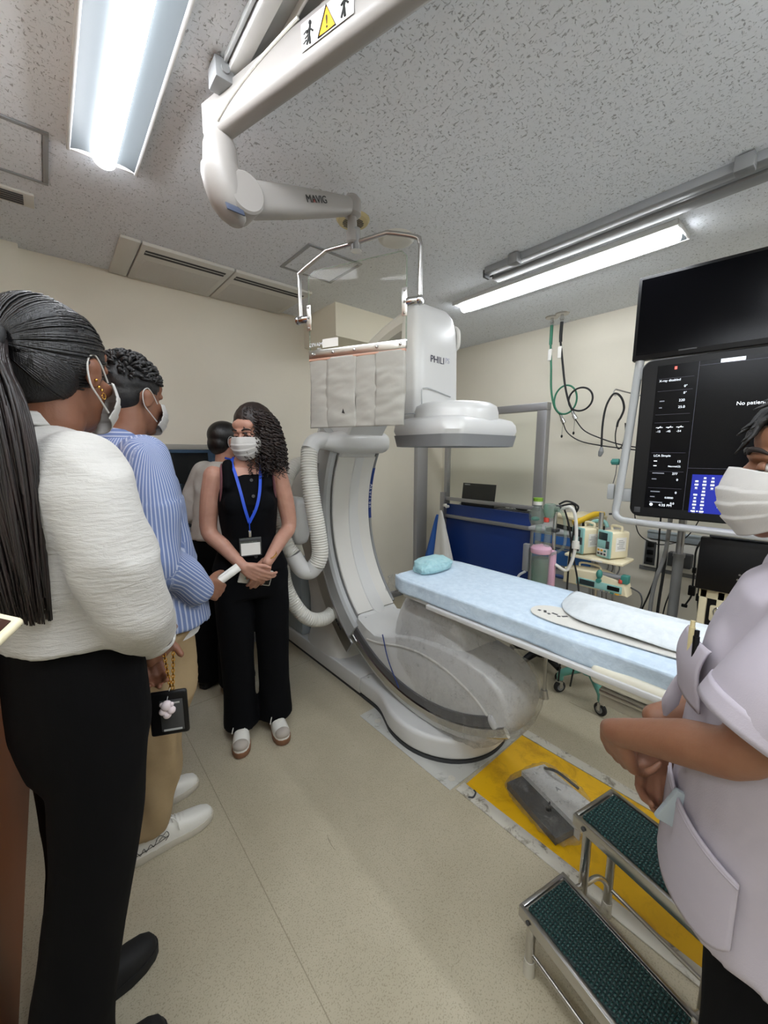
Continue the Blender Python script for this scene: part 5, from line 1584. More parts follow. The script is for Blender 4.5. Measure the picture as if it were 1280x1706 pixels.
# ------------------------------------------------------------------ gas hoses from the ceiling
def gas_hose(label, x, y, mat, path, loop, tail):
    t = thing('gas_hose', label, 'gas hose', (x, y, ZC - 0.01), 0, 'medical gas hoses')
    b = MB(); b.lathe([(0.004, ZC - 0.008), (0.045, ZC - 0.008), (0.05, ZC)], (x, y, 0), 24); b.build('ceiling_plate', M['steel'], t)
    b = MB(); b.cyl((x, y, ZC - 0.07), (x, y, ZC - 0.006), 0.011, n=14); b.cyl((x, y, ZC - 0.045), (x, y, ZC - 0.03), 0.015, n=14); b.build('outlet', M['chrome'], t)
    b = MB(); b.tube(path, 0.0075, 12, 8); b.build('hose', mat, t)
    b = MB(); b.tube(path[:3], 0.0115, 12, 4); b.build('strain_sleeve', mat, t)
    q = path[2]; b = MB(); b.box((q[0], q[1], q[2] - 0.075), (0.02, 0.028, 0.085), 0.004); b.build('white_tag', M['label_white'], t)
    b = MB(); b.tube(loop, 0.0065, 12, 8, closed=True); b.build('coil_loop', mat, t)
    e = Vector(path[-1])
    b = MB(); b.cyl(e, e + Vector((0, -0.02, -0.05)), 0.012, n=14); b.cyl(e + Vector((0, -0.012, -0.03)), e + Vector((0, -0.03, -0.06)), 0.016, n=14); b.build('connector', M['chrome'], t)
    b = MB(); b.tube(tail, 0.0042, 8, 8); b.build('thin_tube', M['rubber'], t)
    b = MB(); b.tube([e + Vector((0, -0.02, -0.05)), e + Vector((0, -0.018, -0.15))], 0.0012, 6); b.ell(e + Vector((0, -0.018, -0.16)), (0.008, 0.008, 0.012)); b.build('dust_cap', M['black'], t)
    return t
HX = 3.03
gas_hose('green gas hose with a loop hanging from the ceiling by the right wall', HX, 1.577, M['green_hose'],
         [(HX, 1.577, ZC - 0.06), (HX, 1.577, 2.33), (HX, 1.577, 2.27), (HX, 1.562, 2.10), (HX, 1.55, 1.93), (HX, 1.515, 1.80), (HX, 1.462, 1.735)],
         [(HX - 0.01, 1.43 + 0.085 * cos(2 * pi * i / 12), 1.845 + 0.105 * sin(2 * pi * i / 12)) for i in range(12)],
         [(HX, 1.445, 1.685), (HX, 1.40, 1.60), (HX, 1.30, 1.535), (HX, 1.15, 1.50), (HX, 0.98, 1.475), (HX, 0.80, 1.45)])
gas_hose('black gas hose with a loop hanging right of the green hose', HX - 0.02, 1.49, M['rubber'],
         [(HX - 0.02, 1.49, ZC - 0.06), (HX - 0.02, 1.492, 2.33), (HX - 0.02, 1.49, 2.27), (HX - 0.02, 1.462, 2.10), (HX - 0.02, 1.435, 1.95), (HX - 0.02, 1.40, 1.83), (HX - 0.02, 1.365, 1.755)],
         [(HX - 0.03, 1.31 + 0.085 * cos(2 * pi * i / 12), 1.835 + 0.082 * sin(2 * pi * i / 12)) for i in range(12)],
         [(HX - 0.02, 1.345, 1.70), (HX - 0.02, 1.27, 1.61), (HX - 0.02, 1.15, 1.55), (HX - 0.02, 1.0, 1.50), (HX - 0.02, 0.8, 1.47)])

# ------------------------------------------------------------------ monitors on their ceiling-hung frame
DM = Vector((0.13, -0.9915, 0)).normalized()          # along the screens, left to right seen from the table
NM = Vector((DM.y, -DM.x, 0))
if NM.x > 0: NM = -NM                                  # facing the table
RM = Matrix((DM, NM, Vector((0, 0, 1)))).transposed()
M0 = Vector((2.40, 0.60, 0))
def mp(a, z, o=0.0):
    return M0 + DM * a + NM * o + Vector((0, 0, z))
def yy(y): return (0.60 - y) / 0.9915
fr = thing('monitor_boom', 'light grey tubular monitor frame with a curved lower handle bar', 'monitor frame', mp(0.3, 1.06))
b = MB(); b.tube([mp(yy(0.755), 1.94, -0.03), mp(yy(0.775), 1.55, -0.02), mp(yy(0.793), 1.20, 0.01)], 0.020, 18, 4); b.build('upright', M['light_grey'], fr)
b = MB(); b.tube([mp(yy(0.793), 1.20, 0.01), mp(yy(0.796), 1.13, 0.02), mp(yy(0.775), 1.098, 0.04), mp(yy(0.70), 1.088, 0.05), mp(yy(0.3), 1.077, 0.05), mp(yy(-0.2), 1.067, 0.05), mp(yy(-0.7), 1.06, 0.05)], [0.02, 0.0185, 0.0175, 0.017, 0.017, 0.017, 0.017], 16, 6); b.build('handle_bar', M['light_grey'], fr)
b = MB(); b.tube([mp(yy(0.69), 1.087, 0.05), mp(yy(-0.7), 1.06, 0.05)], 0.0174, 16); b.build('grip_sleeve', M['alu_paint'], fr)
for z, y in ((1.86, 0.755), (1.22, 0.79)):
    b = MB(); b.box(mp(yy(y - 0.045), z, -0.03), (0.09, 0.03, 0.07), 0.006, RM); b.build('bracket', M['light_grey'], fr)
b = MB(); b.box(mp(yy(0.835), 1.235, -0.02), (0.035, 0.03, 0.085), 0.008, RM); b.build('side_switch', M['light_grey'], fr)
b = MB(); b.cyl(mp(yy(0.81), 1.40, -0.03), mp(yy(0.845), 1.40, -0.03), 0.017, n=8); b.cyl(mp(yy(0.80), 1.40, -0.03), mp(yy(0.85), 1.40, -0.03), 0.009, n=10); b.build('clamp_knob', M['teal_dark'], fr)
b = MB(); b.tube([mp(yy(0.82), 1.39, -0.03), mp(yy(0.822), 1.33, -0.03), mp(yy(0.83), 1.28, -0.025)], 0.002, 6); b.build('cord', M['dark_grey'], fr)
b = MB(); b.box(mp(0.45, 1.55, -0.10), (0.9, 0.05, 0.5), 0.01, RM); b.cyl(mp(0.45, 1.6, -0.13), mp(0.45, ZC, -0.13), 0.05, n=24); b.build('back_mount', M['light_grey'], fr)
um = thing('upper_monitor', 'dark switched-off monitor mounted above the large lit screen', 'monitor', mp(0.0, 1.94))
b = MB(); b.box(mp(-0.2 + 0.36, 2.125, -0.03), (0.70, 0.045, 0.405), 0.004, RM); b.build('housing', M['black'], um)
b = MB(); b.box(mp(0.16, 2.13, -0.0065), (0.67, 0.002, 0.365), 0, RM); b.build('screen', M['screen_off'], um)
b = MB(); b.box(mp(0.04, 1.946, -0.005), (0.07, 0.004, 0.006), 0, RM); b.build('control_strip', M['dark_grey'], um)
lm = thing('large_monitor', 'large lit x-ray display with blue desktop window, behind the nurse', 'monitor', mp(0.4, 1.1))
LW = 1.32
b = MB(); b.prism([tuple(p)[:2] for p in []], 'x', 0, 1) if False else None
a0, z0, z1 = yy(0.735), 1.115, 1.915
rr = 0.045
def rpoly(a0, a1, z0, z1, r, n=6):
    out = []
    for cx, cz, s in ((a1 - r, z1 - r, 0), (a0 + r, z1 - r, 1), (a0 + r, z0 + r, 2), (a1 - r, z0 + r, 3)):
        for i in range(n + 1):
            an = pi / 2 * s + pi / 2 * i / n
            out.append((cx + r * cos(an), cz + r * sin(an)))
    return out
b.loft([[mp(a, z, o) for a, z in rpoly(a0 + s, a0 + LW - s, z0 + s, z1 - s, rr - s)] for o, s in ((-0.075, 0.01), (-0.065, 0.0), (0.0, 0.0), (0.006, 0.006))])
b.build('housing', M['black'], lm)
b = MB(); s0, s1, sz0, sz1 = a0 + 0.065, a0 + LW - 0.06, z0 + 0.05, z1 - 0.035
b.box((mp((s0 + s1) / 2, (sz0 + sz1) / 2, 0.0065)), (s1 - s0, 0.0015, sz1 - sz0), 0, RM); scn = b.build('screen', M['screen_on'], lm, smooth=False)
def on(a, z, o=0.0082): return mp(a, z, o)
UPZ = Vector((0, 0, 1))
W_, G_, L_ = MB(), MB(), MB()
def tx(mb, s, a, z, size): mb.text(s, on(a, z), DM, UPZ, size, 0.0004)
wA = s0 + 0.165
# side panel
for s, a, z, sz in (('X-ray disabled', s0 + 0.012, 1.80, 0.015), ('0°', s0 + 0.115, 1.767, 0.015), ('0°', s0 + 0.115, 1.735, 0.015), ('220', s0 + 0.10, 1.70, 0.016), ('25.0', s0 + 0.10, 1.668, 0.016),
                     ('LCA Simple', s0 + 0.02, 1.43, 0.015), ('15', s0 + 0.12, 1.402, 0.015), ('Normal(3)', s0 + 0.085, 1.378, 0.012), ('277', s0 + 0.105, 1.34, 0.015), ('0', s0 + 0.125, 1.31, 0.015),
                     ('0', s0 + 0.125, 1.245, 0.015), ('0.0000', s0 + 0.085, 1.218, 0.013), ('0.0', s0 + 0.11, 1.19, 0.014), ('4:35 PM', s0 + 0.065, 1.135 + 0.045, 0.0)):
    if sz: tx(W_, s, a, z, sz)
tx(W_, '4:35 PM', s0 + 0.062, 1.10 + 0.075, 0.0) if False else tx(W_, '4:35 PM', s0 + 0.062, sz0 + 0.012, 0.017)
W_.ell(on(s0 + 0.03, sz0 + 0.018), (0.001, 0.0075, 0.0075), None, 12, 8)
for i, (p, q) in enumerate((('-15', '-15'), ('-89', '-45'), ('-14', '-54'))):
    tx(W_, q, s0 + 0.02 + i * 0.042, 1.552, 0.014)
    W_.tube([on(s0 + 0.018 + i * 0.042, 1.576), on(s0 + 0.046 + i * 0.042, 1.576)], 0.0015, 5)
    W_.tube([on(s0 + 0.032 + i * 0.042 - 0.006, 1.571), on(s0 + 0.032 + i * 0.042 + 0.006, 1.582)], 0.0013, 5)
for z, l in ((1.70, 0.02), (1.668, 0.012), (1.34, 0.05), (1.31, 0.02), (1.245, 0.04), (1.218, 0.02), (1.19, 0.055)):
    G_.box(on(s0 + 0.022 + l / 2, z + 0.006), (l, 0.0004, 0.005), 0, RM)
for z in (1.402, 1.378):
    W_.prism([(0, 0), (1, 0), (0, 1)], 'z', 0, 0) if False else W_.box(on(s0 + 0.03, z + 0.006), (0.014, 0.0004, 0.004), 0, RM)
tx(W_, 'No patient selected', s0 + 0.315, 1.665, 0.0225)
W_.box(on(s0 + 0.285, sz1 - 0.010), (0.085, 0.0004, 0.016), 0, RM)
for z in (1.815, 1.755, 1.64, 1.60, 1.45, 1.355, 1.27):
    L_.box(on(s0 + 0.08, z), (0.14, 0.0004, 0.0012), 0, RM)
L_.box(on(wA, (sz0 + sz1) / 2), (0.0015, 0.0004, sz1 - sz0), 0, RM)
L_.box(on((wA + s1) / 2, sz1 - 0.02), (s1 - wA, 0.0004, 0.0015), 0, RM); L_.box(on((wA + s1) / 2, 1.375), (s1 - wA, 0.0004, 0.0015), 0, RM)
d0, d1, dz0, dz1 = wA + 0.022, wA + 0.60, sz0 - 0.008, 1.345
b = MB(); b.box(on((d0 + d1) / 2, (dz0 + dz1) / 2, 0.0076), (d1 - d0, 0.0006, dz1 - dz0), 0, RM); b.build('desktop_window', M['desktop'], scn, smooth=False)
for c, rows in ((0.012, (1, 2, 3, 5, 6, 7, 8, 9, 10)), (0.042, (0, 1, 2, 3, 4, 5, 6, 7, 8, 9, 10)), (0.072, (0, 1, 2, 3))):
    for r in rows:
        W_.box(on(d0 + c + 0.008, dz1 - 0.016 - r * 0.0165, 0.0086), (0.009 + 0.003 * (r % 3), 0.0004, 0.007), 0, RM)
        G_.box(on(d0 + c + 0.008, dz1 - 0.023 - r * 0.0165, 0.0086), (0.014, 0.0004, 0.002), 0, RM)
for i in range(5):
    W_.box(on(d0 + 0.012 + i * 0.011, dz0 + 0.008, 0.0086), (0.006, 0.0004, 0.006), 0, RM)
W_.box(on(d0 + 0.11, dz0 + 0.035, 0.0086), (0.008, 0.0004, 0.009), 0, RM)
W_.build('bright_text', M['screen_white'], scn, smooth=False)
G_.build('dim_text', M['screen_grey'], scn, smooth=False)
L_.build('divider_lines', M['screen_line'], scn, smooth=False)
b = MB(); b.box(on(s0 + 0.075, sz1 - 0.018), (0.010, 0.0004, 0.014), 0, RM); b.build('status_icon', M['screen_red'], scn, smooth=False)
b = MB(); b.box(mp(a0 + 0.035, z0 + 0.035, 0.0065), (0.028, 0.001, 0.028), 0.002, RM); b.build('power_button', M['dark_grey'], lm)
# hook with the hanging black hose
hk = thing('wire_hook', 'thin steel hook sticking out left of the monitor frame', 'hook', mp(yy(0.80), 1.75, -0.04))
b = MB(); b.tube([mp(yy(0.735), 1.745, -0.02), mp(yy(0.84), 1.785, -0.03), mp(yy(0.858), 1.79, -0.03), mp(yy(0.866), 1.775, -0.03), mp(yy(0.858), 1.758, -0.03), mp(yy(0.848), 1.768, -0.03)], 0.0035, 8, 5); b.build('hook', M['steel'], hk)
eh = thing('black_probe_cable', 'black looped probe cable with grey end hanging from the wire hook', 'cable', mp(yy(0.87), 1.45, -0.03))
b = MB(); b.tube([mp(yy(0.903), 1.47, -0.03), mp(yy(0.907), 1.60, -0.03), mp(yy(0.898), 1.70, -0.03), mp(yy(0.873), 1.76, -0.03), mp(yy(0.850), 1.768, -0.03), mp(yy(0.825), 1.74, -0.035), mp(yy(0.812), 1.69, -0.04), mp(yy(0.822), 1.645, -0.04), mp(yy(0.834), 1.62, -0.04), mp(yy(0.838), 1.59, -0.04)], 0.0055, 10, 8); b.build('cable', M['rubber'], eh)
b = MB(); b.tube([mp(yy(0.838), 1.60, -0.04), mp(yy(0.842), 1.55, -0.04), mp(yy(0.836), 1.50, -0.04), mp(yy(0.82), 1.47, -0.04), mp(yy(0.802), 1.50, -0.04), mp(yy(0.795), 1.56, -0.04), mp(yy(0.80), 1.61, -0.04)], 0.003, 8, 8); b.build('thin_branch', M['rubber'], eh)
b = MB(); b.tube([mp(yy(0.903), 1.475, -0.03), mp(yy(0.904), 1.455, -0.03), mp(yy(0.908), 1.437, -0.03)], [0.009, 0.014, 0.010], 12, 3, caps='round'); b.build('probe_end', M['grey_plastic'], eh)

# ------------------------------------------------------------------ right wall: trunking, outlet panel, box, pole, monitor cart
b = MB(); b.box2((XR - 0.045, -1.5, 0.85), (XR - 0.001, 0.86, 0.905), 0.004); b.box2((XR - 0.05, -1.5, 0.895), (XR - 0.001, 0.86, 0.908), 0.003)
struct(b.build('trim_3', M['blue_grey']), 'pale blue grey wall trunking on the right wall')
b = MB(); b.box2((XR - 0.01, -1.5, 0.61), (XR - 0.001, 0.9, 0.64), 0.002); struct(b.build('trim_4', M['grey_plastic']), 'grey bumper strip low on the right wall')
op_ = thing('outlet_panel', 'white electric outlet panel on the right wall behind the monitors', 'outlet panel', (XR, 0.7, 0.62))
b = MB(); b.box2((XR - 0.04, 0.50, 0.645), (XR - 0.001, 0.875, 0.843), 0.005); b.build('cover', M['off_white'], op_)
b = MB(); b.box2((XR - 0.044, 0.80, 0.66), (XR - 0.039, 0.865, 0.83), 0.001); b.build('outlet_column', M['dark_grey'], op_)
for z in (0.68, 0.735, 0.79):
    b = MB(); b.box2((XR - 0.05, 0.812, z), (XR - 0.043, 0.853, z + 0.035), 0.003); b.build('socket', M['black'], op_)
b = MB(); b.box2((XR - 0.044, 0.835 - 0.11, 0.672), (XR - 0.039, 0.75, 0.70), 0.002); b.build('socket', M['light_grey'], op_)
b = MB(); b.box2((XR - 0.10, 0.585, 0.69), (XR - 0.042, 0.715, 0.785), 0.006); bx = b.build('adapter_box', M['dark_grey']); tag(bx, 'dark grey box mounted on the white outlet panel', 'adapter box')
b = MB(); b.cyl((XR - 0.07, 0.67, 0.69), (XR - 0.07, 0.67, 0.66), 0.014, n=12); b.build('plug', M['ink'], bx)
b = MB(); b.tube([(XR - 0.07, 0.67, 0.665), (XR - 0.07, 0.67, 0.60), (XR - 0.075, 0.685, 0.50), (XR - 0.07, 0.71, 0.35), (XR - 0.07, 0.72, 0.05)], 0.004, 8, 6); b.build('cable', M['rubber'], bx)
pl = thing('grey_pole', 'thick grey telescopic pole standing behind the large monitor', 'pole', (2.75, 0.572, 0.0))
b = MB(); b.cyl((2.75, 0.572, 0.06), (2.75, 0.572, 0.86), 0.026, n=22); b.cyl((2.75, 0.572, 0.85), (2.75, 0.572, 0.872), 0.03, n=22); b.build('outer_tube', M['grey_plastic'], pl)
b = MB(); b.cyl((2.75, 0.572, 0.86), (2.75, 0.572, 1.55), 0.019, n=20); b.build('inner_tube', M['alu'], pl)
b = MB(); b.lathe([(0.004, 0.0), (0.16, 0.0), (0.17, 0.02), (0.05, 0.06), (0.004, 0.06)], (2.75, 0.572, 0), 32); b.build('base', M['grey_plastic'], pl)
def cable(pts, r, mat, label, name='cable'):
    b = MB(); b.tube(pts, r, 8, 8)
    return tag(b.build(name, mat), label, 'cable')
o = cable([(2.72, 0.62, 1.25), (2.70, 0.622, 1.0), (2.71, 0.632, 0.85), (2.70, 0.66, 0.70), (2.70, 0.672, 0.55), (2.72, 0.675, 0.3), (2.75, 0.66, 0.004)], 0.011, M['grey_plastic'], 'thick grey corrugated cable hanging left of the grey pole')
o = cable([(2.74, 0.64, 1.25), (2.73, 0.63, 0.95), (2.74, 0.635, 0.75), (2.73, 0.64, 0.45), (2.75, 0.62, 0.005)], 0.008, M['rubber'], 'straight black cable hanging beside the corrugated cable')
o = cable([(2.60, 0.78, 1.12), (2.66, 0.76, 0.97), (2.78, 0.70, 0.90), (2.84, 0.63, 0.905), (2.84, 0.57, 0.95), (2.83, 0.53, 1.02), (2.80, 0.50, 1.1)], 0.003, M['rubber'], 'thin black cable sagging in a curve below the large monitor')
o = cable([(2.86, 0.71, 1.2), (2.86, 0.705, 0.92), (2.86, 0.70, 0.80), (2.87, 0.705, 0.68), (2.87, 0.73, 0.55), (2.90, 0.78, 0.35), (2.95, 0.8, 0.01)], 0.005, M['rubber'], 'black cable falling past the dark box to the floor')
o = cable([(2.90, 0.50, 0.95), (2.86, 0.515, 0.88), (2.86, 0.515, 0.80), (2.86, 0.513, 0.72), (2.86, 0.512, 0.66), (2.86, 0.513, 0.60), (2.86, 0.535, 0.54)], 0.005, M['rubber'], 'black adapter lead with bulky connector hanging left of the rear monitor')
for z, sz in ((0.76, (0.014, 0.02, 0.035)), (0.635, (0.022, 0.034, 0.06)), (0.532, (0.014, 0.03, 0.02))):
    b = MB(); b.box((2.86, 0.513 if z > 0.6 else 0.54, z), sz, 0.004); b.build('connector', M['black'], o)
o = cable([(2.82, 0.462, 0.9), (2.80, 0.47, 0.70), (2.80, 0.468, 0.60), (2.80, 0.455, 0.50), (2.79, 0.42, 0.40), (2.82, 0.5, 0.2), (2.85, 0.5, 0.01)], 0.005, M['rubber'], 'black cable hanging at the left edge of the rear monitor')
b = MB(); b.box((2.80, 0.468, 0.62), (0.02, 0.024, 0.045), 0.005); b.build('connector', M['black'], o)
mc = thing('monitor_cart', 'cream cart frame carrying a dark monitor seen from behind at right', 'cart', (2.55, 0.25, 0.0))
b = MB(); b.box((2.50, 0.255, 0.90), (0.05, 0.36, 0.265), 0.006, (0, 0, 0.10)); b.build('monitor_back', M['black'], mc)
b = MB(); b.box((2.57, 0.26, 1.045), (0.16, 0.30, 0.02), 0.005, (0, 0, 0.10)); b.build('top_cover', M['dark_grey'], mc)
b = MB()
for y, z in ((0.335, 1.0), (0.355, 1.0), (0.335, 1.02), (0.355, 1.02), (0.275, 0.845), (0.295, 0.85), (0.27, 0.87)):
    b.cyl((2.478, y, z), (2.472, y, z), 0.005, n=10)
b.build('mount_screws', M['steel'], mc)['kind'] = 'stuff'
b = MB()
for y in (0.40, 0.33, 0.10):
    b.box2((2.50, y - 0.016, 0.06), (2.53, y + 0.016, 0.76), 0.004)
b.box2((2.50, 0.08, 0.715), (2.53, 0.42, 0.765), 0.004); b.box2((2.50, 0.08, 0.06), (2.53, 0.42, 0.10), 0.004); b.box2((2.50, 0.08, 0.06), (2.85, 0.10, 0.10), 0.004)
b.build('frame', M['cream_plastic'], mc)
b = MB(); b.box2((2.515, 0.10, 0.10), (2.85, 0.40, 0.715), 0.004); b.build('computer_tower', M['black'], mc)
b = MB(); b.box((2.495, 0.325, 0.645), (0.02, 0.085, 0.085), 0.012); b.build('lock_plate', M['cream_plastic'], mc)
b = MB(); b.tube([(2.483, 0.35, 0.66), (2.48, 0.34, 0.68), (2.48, 0.31, 0.66), (2.48, 0.30, 0.63), (2.48, 0.335, 0.62), (2.483, 0.35, 0.66)], 0.004, 8, 3); b.build('latch', M['chrome'], mc)
for x, y in ((2.52, 0.11), (2.52, 0.39), (2.82, 0.11), (2.82, 0.39)):
    caster(mc, (x, y, 0), 0.024, M['dark_grey'], M['grey_plastic'], 0.2)
# ------------------------------------------------------------------ people
import numpy as np

def skin(name, col):
    k = NT(name)
    k.b.inputs['Base Color'].default_value = srgb(*col)
    k.b.inputs['Roughness'].default_value = 0.5
    k.b.inputs['Subsurface Weight'].default_value = 0.12
    k.b.inputs['Subsurface Radius'].default_value = (0.010, 0.004, 0.002)
    k.b.inputs['Subsurface Scale'].default_value = 0.4
    n = k.n('ShaderNodeTexNoise', Scale=28.0, Detail=4.0)
    k.l(k.coord(), n.inputs['Vector'])
    c = srgb(*col)
    d = (c[0] * 0.9, c[1] * 0.86, c[2] * 0.86, 1)
    k.l(k.ramp(n.outputs['Fac'], [(0.35, d), (0.65, c)]), k.b.inputs['Base Color'])
    n2 = k.n('ShaderNodeTexNoise', Scale=260.0, Detail=2.0)
    k.l(k.coord(), n2.inputs['Vector'])
    k.l(k.bump(n2.outputs['Fac'], 0.08, 0.003), k.b.inputs['Normal'])
    return k.m

def hair_mat(name, c0, c1, rough=0.35, stretch=(220, 220, 14)):
    k = NT(name)
    n = k.n('ShaderNodeTexNoise', Scale=1.0, Detail=3.0, Roughness=0.6)
    k.l(k.coord(stretch), n.inputs['Vector'])
    k.l(k.ramp(n.outputs['Fac'], [(0.35, srgb(*c0)), (0.7, srgb(*c1))]), k.b.inputs['Base Color'])
    k.b.inputs['Roughness'].default_value = rough
    k.b.inputs['Specular IOR Level'].default_value = 0.6
    k.l(k.bump(n.outputs['Fac'], 0.4, 0.004), k.b.inputs['Normal'])
    return k.m

def cloth(name, col, var=0.03, bump=0.25, scale=(30, 30, 120), rough=0.8, fine=600):
    k = NT(name)
    n = k.n('ShaderNodeTexNoise', Scale=1.0, Detail=4.0, Roughness=0.6, Distortion=0.4)
    k.l(k.coord(scale), n.inputs['Vector'])
    c = srgb(*col)
    k.l(k.ramp(n.outputs['Fac'], [(0.35, tuple(x * (1 - var) for x in c[:3]) + (1,)), (0.65, c)]), k.b.inputs['Base Color'])
    k.b.inputs['Roughness'].default_value = rough
    n2 = k.n('ShaderNodeTexNoise', Scale=float(fine), Detail=1.0)
    k.l(k.coord(), n2.inputs['Vector'])
    k.l(k.bump(n.outputs['Fac'], bump, 0.006, k.bump(n2.outputs['Fac'], 0.1, 0.002)), k.b.inputs['Normal'])
    return k.m

def stripe_mat(name, c0, c1, pitch):
    k = NT(name)
    a = k.n('ShaderNodeAttribute')
    a.attribute_name = 'around'
    m = k.n('ShaderNodeMath', _operation='MULTIPLY')
    m.inputs[1].default_value = 1.0 / pitch
    k.l(a.outputs['Fac'], m.inputs[0])
    f = k.n('ShaderNodeMath', _operation='FRACT')
    k.l(m.outputs[0], f.inputs[0])
    k.l(k.ramp(f.outputs[0], [(0.0, srgb(*c1)), (0.26, srgb(*c1)), (0.34, srgb(*c0)), (0.93, srgb(*c0)), (1.0, srgb(*c1))]), k.b.inputs['Base Color'])
    k.b.inputs['Roughness'].default_value = 0.75
    n = k.n('ShaderNodeTexNoise', Scale=26.0, Detail=4.0, Distortion=0.5)
    k.l(k.coord(), n.inputs['Vector'])
    k.l(k.bump(n.outputs['Fac'], 0.25, 0.008), k.b.inputs['Normal'])
    return k.m

def tunic_mat():
    return cloth('pale_lilac_tunic', (174, 167, 176), 0.03, 0.12, (18, 18, 26), 0.75)
M['blouse'] = cloth('white_crinkled_blouse', (188, 186, 181), 0.05, 0.6, (26, 26, 130), 0.8)
M['blouse2'] = cloth('white_blouse', (204, 201, 195), 0.04, 0.25, (30, 30, 40))
M['black_trouser'] = cloth('black_trousers', (6, 6, 8), 0.2, 0.15, (20, 20, 8), 0.85)
M['navy_trouser'] = cloth('black_navy_suit', (6, 7, 11), 0.2, 0.12, (20, 20, 8), 0.85)
for _k in ('black_trouser', 'navy_trouser'):
    M[_k].node_tree.nodes['Principled BSDF'].inputs['Specular IOR Level'].default_value = 0.15
M['khaki'] = cloth('khaki_trousers', (158, 136, 102), 0.08, 0.25, (14, 14, 20), 0.85)
M['shirt_stripe'] = stripe_mat('blue_white_striped_shirt', (106, 124, 168), (178, 186, 206), 0.0125)
M['tunic'] = tunic_mat()
M['rust'] = cloth('rust_dress', (150, 84, 50), 0.05, 0.2, (20, 20, 10))
M['mask'] = cloth('white_face_mask', (196, 194, 190), 0.03, 0.12, (60, 60, 60), 0.85)
M['black_hair'] = hair_mat('sleek_black_hair', (8, 8, 10), (22, 21, 24), 0.36)
M['cap_hair'] = hair_mat('combed_black_hair', (7, 7, 8), (15, 14, 16), 0.6)
M['tail_hair'] = hair_mat('long_dark_hair', (12, 9, 9), (40, 26, 24), 0.42, (240, 240, 5))
M['short_hair'] = hair_mat('short_black_hair', (9, 9, 10), (24, 23, 24), 0.62, (120, 120, 120))
M['curl_hair'] = hair_mat('dark_brown_curls', (20, 13, 11), (48, 32, 26), 0.45, (80, 80, 80))
M['skin_a'] = skin('brown_skin', (124, 82, 60))
M['skin_b'] = skin('tan_skin', (140, 98, 76))
M['skin_c'] = skin('light_skin', (190, 144, 124))
M['skin_d'] = skin('warm_skin', (136, 94, 70))
M['eye_white'] = pm('eye_white', (220, 214, 208), 0.2)
M['iris'] = pm('dark_iris', (30, 20, 16), 0.15)
M['brow'] = pm('dark_brow', (34, 24, 20), 0.7)
M['shoe_white'] = pm('white_leather', (222, 220, 212), 0.5, bump=0.1, bscale=60)
M['sole_white'] = pm('worn_white_sole', (196, 190, 176), 0.6, var=0.08, vscale=20)
M['sole_gum'] = pm('gum_sole', (132, 92, 66), 0.55)
M['suede'] = pm('pale_grey_suede', (176, 168, 158), 0.85)
M['shoe_black'] = pm('black_suede_clog', (14, 14, 15), 0.75)
M['gold'] = pm('gold_chain', (214, 166, 80), 0.25, 1.0)
M['lanyard'] = pm('blue_lanyard', (28, 76, 200), 0.55)
M['strap_mauve'] = pm('mauve_strap', (122, 78, 84), 0.7)

def remesh(mb, voxel, smooth=4):
    bmesh.ops.recalc_face_normals(mb.bm, faces=list(mb.bm.faces))
    me = bpy.data.meshes.new('tmp')
    mb.bm.to_mesh(me)
    mb.bm.free()
    o = bpy.data.objects.new('tmp', me)
    COL.objects.link(o)
    r = o.modifiers.new('r', 'REMESH')
    r.mode = 'VOXEL'
    r.voxel_size = voxel
    if smooth:
        s = o.modifiers.new('s', 'SMOOTH')
        s.factor = 0.5
        s.iterations = smooth
    dg = bpy.context.evaluated_depsgraph_get()
    out = bpy.data.meshes.new_from_object(o.evaluated_get(dg))
    bpy.data.objects.remove(o)
    bpy.data.meshes.remove(me)
    return out

def displace(me, fn):
    n = len(me.vertices)
    co = np.empty(n * 3); me.vertices.foreach_get('co', co); co = co.reshape(-1, 3)
    no = np.empty(n * 3); me.vertices.foreach_get('normal', no); no = no.reshape(-1, 3)
    d = np.array([fn(Vector(c), Vector(k)) for c, k in zip(co, no)])
    co = co + no * d[:, None]
    me.vertices.foreach_set('co', co.ravel())
    me.update()

def folds(amp, freq, stretch=(1, 1, 1), seed=0.0, mask=None):
    off = Vector((seed, seed * 2.3, -seed))
    def f(c, n):
        q = Vector((c.x * stretch[0], c.y * stretch[1], c.z * stretch[2])) * freq + off
        a = mnoise.noise(q)
        v = (1 - abs(a) * 2.2) * 0.7 + mnoise.noise(q * 2.1) * 0.4
        return amp * v * (mask(c) if mask else 1.0)
    return f

def put(name, me, mat, parent, angle=180):
    """link a mesh whose coordinates are already those of its thing"""
    for m in (mat if isinstance(mat, (list, tuple)) else [mat]):
        me.materials.append(m)
    me.name = name
    o = bpy.data.objects.new(name, me)
    COL.objects.link(o)
    o.parent = parent
    for p in me.polygons:
        p.use_smooth = True
    if angle < 180:
        me.set_sharp_from_angle(angle=radians(angle))
    return o

def mbput(name, mb, mat, parent, angle=60, thick=0.0):
    bmesh.ops.recalc_face_normals(mb.bm, faces=list(mb.bm.faces))
    me = bpy.data.meshes.new(name)
    mb.bm.to_mesh(me)
    mb.bm.free()
    o = put(name, me, mat, parent, angle)
    if thick:
        md = o.modifiers.new('thick', 'SOLIDIFY'); md.thickness = thick; md.offset = 0
    return o

def sring(z, cx, cy, rx, ry, yaw=0.0, e=2.3, n=28, dz=0.0):
    out = []
    for k in range(n):
        a = 2 * pi * k / n
        x = rx * math.copysign(abs(cos(a)) ** (2 / e), cos(a))
        y = ry * math.copysign(abs(sin(a)) ** (2 / e), sin(a))
        out.append(Vector((cx + x * cos(yaw) - y * sin(yaw), cy + x * sin(yaw) + y * cos(yaw), z + dz * y)))
    return out

